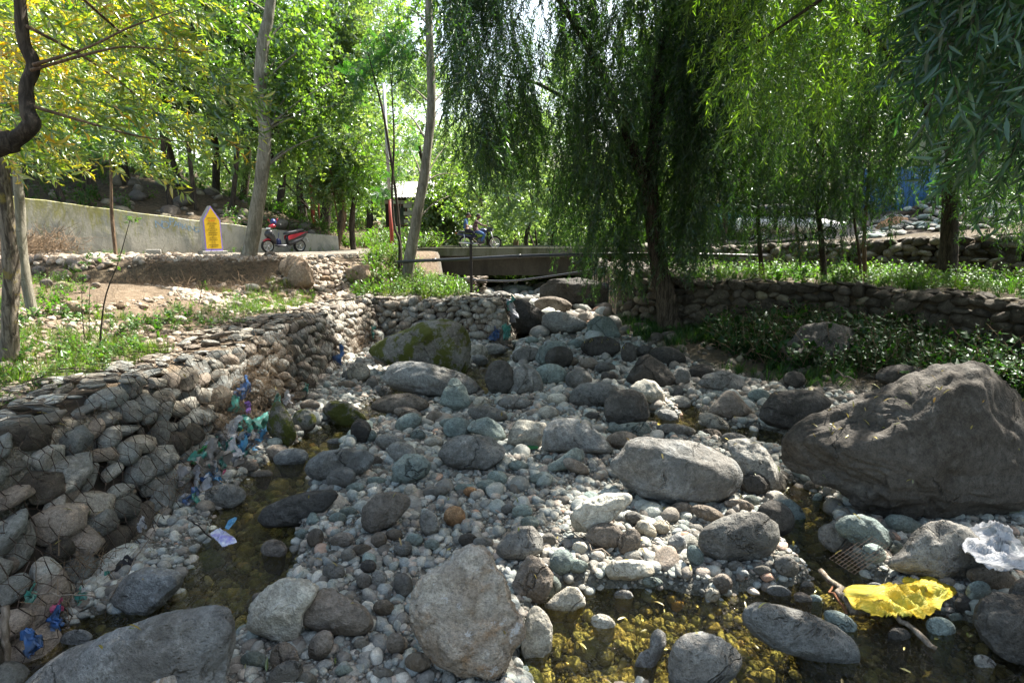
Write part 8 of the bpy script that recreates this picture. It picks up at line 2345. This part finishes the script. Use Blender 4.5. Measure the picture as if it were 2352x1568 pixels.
cloth('food_wrapper', [(481, 1224), (500, 1212), (515, 1218), (533, 1232), (546, 1244), (528, 1247), (512, 1254), (497, 1240)], 0.06, lambda px, py, q: 0.02, plastic('white_violet_wrapper', (0.62, 0.66, 0.75), 0.2, 0.2, (0.25, 0.22, 0.6)), 'white and violet foil wrapper at the edge of the left pool', 'wrapper', 11.0, amp=0.8)
cloth('blue_ribbon', [(516, 1212), (524, 1196), (540, 1187), (545, 1190), (536, 1203), (524, 1217)], 0.05, lambda px, py, q: 0.01, PL['sky'], 'short frayed blue ribbon floating above the foil wrapper', 'ribbon', 12.0, amp=0.6)
cloth('green_leaflet', [(1178, 1027), (1200, 1023), (1235, 1024), (1236, 1030), (1200, 1032)], 0.19, lambda px, py, q: 0.0, PL['green'], 'green and white card stuck below the white green angular boulder', 'card', 13.0, amp=0.1)
# tied white bundle
tb = at(1185, 898, 0.12)
o = empty('tied_bundle', (tb[0], tb[1], T(*tb) + 0.0), 0, 'dirty white tied bundle lying between boulders in mid stream', 'bundle')
CLB = plain('dirty_white_cloth', (0.40, 0.39, 0.36), 0.9, 0.2, 0, 0.2, 20, 0.5)
v, f = ICO(4); p = v * [0.22, 0.18, 0.16] * (1 + 0.12 * fbm(v * 2, 3))[:, None]; p[:, 2] += 0.14
MB().add(p, f).build('cloth_body', CLB, o, True)
v2, f2 = rag_mesh(77, 0.16, 0.12, 0.4); t_ = mesh_obj('cloth_tail', v2, f2, CLB, o); t_.location = (-0.2, -0.02, 0.26)
MB().tube([(0.19 * math.cos(a), 0.17 * math.sin(a), 0.10 + 0.02 * math.cos(a)) for a in np.linspace(0, 6.28, 20)], 0.012, 5).build('tie_string', PL['white'], o, True)
# string on the teal boulder
def drape(px0, py0, px1, py1, n, r_, mat, name, label, cat, wob=0.02, z=0.3, wob_seed=0):
    pts = []
    for i in range(n):
        t = i / (n - 1)
        px = px0 + (px1 - px0) * t; py = py0 + (py1 - py0) * t
        pts.append((px, py))
    return pts
# sticks ------------------------------------------------------------------------
DRIFT = bark_mat('driftwood', (0.26, 0.22, 0.18), (0.12, 0.095, 0.07))
REDW = bark_mat('red_twig', (0.20, 0.09, 0.045), (0.10, 0.05, 0.03))
def stick(label, a, b, r0, r1, mat, za, zb2, bend=0.02, name='stick', n=8):
    A = np.array([*at(*a, za), za]); B_ = np.array([*at(*b, zb2), zb2])
    rs_ = np.random.default_rng(int(a[0]))
    P_ = [A + (B_ - A) * t + rs_.normal(size=3) * bend * math.sin(math.pi * t) for t in np.linspace(0, 1, n)]
    v, f = tube_arrays(np.array(P_) - P_[0], np.linspace(r0, r1, n), 7, True, 0.3, a[0])
    o = mesh_obj(name, v.tolist(), f, mat); o.location = P_[0]
    return tag(o, label, 'stick')
stick('thick weathered branch lying in the water left of the yellow sack', (1884, 1309), (1964, 1406), 0.022, 0.032, DRIFT, 0.09, 0.03, 0.015, 'driftwood_branch')
stick('thin reddish twig alongside the weathered branch', (1893, 1322), (1944, 1409), 0.008, 0.012, REDW, 0.07, 0.02, 0.02, 'twig')
stick('weathered branch slanting into the water below the yellow sack', (2058, 1412), (2150, 1492), 0.020, 0.026, DRIFT, 0.06, -0.05, 0.012, 'driftwood_branch')
stick('long thin twig across the gravel between the cream slab and the pool', (1290, 1215), (1400, 1275), 0.006, 0.009, DRIFT, 0.22, 0.16, 0.03, 'twig')
stick('thin twig continuing towards the broad speckled boulder', (1560, 1255), (1665, 1310), 0.007, 0.005, DRIFT, 0.14, 0.12, 0.02, 'twig')
stick('pale dry stick lying in the weeds by the round dark stone', (1922, 850), (1985, 905), 0.012, 0.02, DRIFT, 0.85, 0.75, 0.02)
stick('long pale cane leaning from the wire wall to the blocky pool boulder', (387, 1160), (248, 1380), 0.004, 0.006, DRIFT, 0.55, 0.06, 0.02, 'cane')
stick('short cane sticking out level from the lower wire wall', (72, 1360), (220, 1370), 0.006, 0.005, DRIFT, 0.32, 0.30, 0.01, 'cane')
stick('upright grey stake at the lower left edge', (12, 1392), (14, 1530), 0.02, 0.024, DRIFT, 0.42, 0.02, 0.005, 'wooden_stake')
stick('dark rod standing against the lower wire wall', (440, 1195), (485, 1235), 0.006, 0.006, IRON, 0.3, 0.05, 0.01, 'iron_rod')
stick('white dry twig standing in front of the white green angular boulder', (1233, 1005 - 40), (1188, 1060 - 55), 0.006, 0.004, DRIFT, 0.45, 0.35, 0.02, 'twig')
# bare dark stems on the left bank
def bare(label, path, Y, r0, seed, leaves=True):
    b = pt(*path[0], Y); z = T(b.x, Y)
    o = empty('bare_sapling', (b.x, Y, z), 0, label, 'sapling')
    rough_tube('stem', rel(o, [(b.x, Y, z - 0.05)] + [pt(a, c, Y) for a, c in path[1:]]), [r0, r0 * 0.8, r0 * 0.5, r0 * 0.3], BARK['dark'], o, 6, 14, seed)
    P, D, tt = clump_points([(pt(*path[-1], Y), (0.10, 0.08, 0.12), 7), (pt(*path[-2], Y), (0.08, 0.08, 0.25), 5)], 0.6, 0.1, int(seed), 0.1)
    c_ = crown(o, 'weed_broad', 'weed', P, D, tt, (0.25, 0.4), int(seed), 'leaves')
    return o
bare('tall leaning dark bare stem in the middle of the left bank', [(222, 770), (240, 690), (272, 600), (300, 500)], 8.2, 0.013, 3.0)
bare('short upright bare stem left of the tall leaning one', [(190, 760), (188, 700), (190, 620)], 8.4, 0.008, 4.0)
bare('thin bare stem between the short upright one and the tall leaning one', [(202, 760), (205, 690), (212, 590)], 8.8, 0.007, 5.0)
bare('red brown bare stem with few leaves above the poplar roots', [(455, 700), (470, 640), (500, 610)], 12.5, 0.008, 6.0)
# rusty wire grid
gp = [np.array([*at(1905, 1282, 0.12), 0.12]), np.array([*at(1990, 1222, 0.27), 0.27]), np.array([*at(2048, 1262, 0.22), 0.22]), np.array([*at(1962, 1318, 0.07), 0.07])]
m = MB(); c0 = gp[0]
for i in range(11):
    t = i / 10; m.tube([gp[0] * (1 - t) + gp[1] * t - c0, gp[3] * (1 - t) + gp[2] * t - c0], 0.0022, 4, cap=False)
for i in range(9):
    t = i / 8; m.tube([gp[0] * (1 - t) + gp[3] * t - c0, gp[1] * (1 - t) + gp[2] * t - c0], 0.0022, 4, cap=False)
o = m.build('wire_grid', WIRE, loc=Vector(c0)); tag(o, 'square rusty wire grid lying over the stones right of the trickle', 'wire grid')

# dry twigs washed against the wire wall, roots, brush
def wall_debris(name, pts, sz, seed):
    P = []
    r_ = np.random.default_rng(seed)
    for (px, py, sx, sy, n) in pts:
        for _ in range(n):
            p, a = on_gabion(px + r_.normal() * sx, py + r_.normal() * sy)
            P.append(p + r_.normal(size=3) * 0.03)
    P = np.array(P)
    o = scatter(name, TW['debris'], P, r_.uniform(-3, 3, (len(P), 3)), r_.uniform(sz[0], sz[1], len(P)), r_.random(len(P)), [LEAF['dry']])
    tag(o, kind='stuff')
wall_debris('dry_twigs', [(600, 880, 55, 45, 110), (540, 960, 40, 40, 50), (800, 770, 40, 25, 50), (200, 1330, 60, 40, 22), (430, 1100, 40, 40, 22), (1130, 750, 18, 20, 25), (860, 800, 20, 15, 20)], (0.5, 1.1), 7)
cover('roots', 'debris', 'dry', 260, (-9.5, -5.5, 13.6, 15.8), lambda x, y: SL_(x, y) > 0.8, (0.8, 1.6), 21, lift=0.05, tilt=1.0)
cover('brush_pile', 'debris', 'dry', 160, (-15.2, -12.8, 15.6, 17.4), lambda x, y: x > -99, (1.0, 2.4), 22, lift=0.35, tilt=1.0)
cover('dry_litter', 'debris', 'dry', 500, (-11, -4.6, 5, 15), lambda x, y: SL_(x, y) > 0.9, (0.3, 0.8), 23, lift=0.03, tilt=1.0)

# fallen leaves, laid on whatever is below them
bpy.context.view_layer.update()
dg = bpy.context.evaluated_depsgraph_get()
FL = []
for k in range(K):
    r_ = np.random.default_rng(900 + k); v = []; f = []; mi = []; lv = []
    leaf(v, f, mi, lv, np.zeros(3), np.array([1.0, 0, 0]), np.array([0, 1.0, 0]), 0.085, 0.02, r_, 'long')
    FL.append((v, f, mi, lv))
P = []; RT = []
rl = random.Random(12)
for k in range(420):
    if k < 170: px, py = rl.uniform(1780, 2352), rl.uniform(850, 1180)
    elif k < 230: px, py = rl.uniform(1340, 1440), rl.uniform(775, 815)
    else: px, py = rl.uniform(100, 2300), 860 + 700 * rl.random()
    d = Vector(ray(px, py)); hit, loc, nr, ix, ob, mx = scn.ray_cast(dg, EYE + d * 1.5, d)
    if hit and nr.z > 0.35 and loc.z < 1.9:
        q = nr.to_track_quat('Z', 'X').to_euler()
        P.append(tuple(loc + nr * 0.006)); RT.append((q.x + rl.uniform(-0.2, 0.2), q.y + rl.uniform(-0.2, 0.2), q.z + rl.uniform(0, 6.28)))
lt = leaf_mat('fallen_leaf', [(0.0, (0.26, 0.20, 0.05)), (0.5, (0.32, 0.28, 0.08)), (0.8, (0.20, 0.13, 0.05)), (1.0, (0.12, 0.15, 0.04))], (1, 1, 0.6), 0.2)
o = scatter('fallen_leaves', FL, np.array(P), np.array(RT), rng.uniform(0.5, 1.1, len(P)), rng.random(len(P)), [lt])
tag(o, kind='stuff')
for o in scn.objects:
    if o.parent is not None and o.modifiers.get('scatter'): o['kind'] = 'stuff'
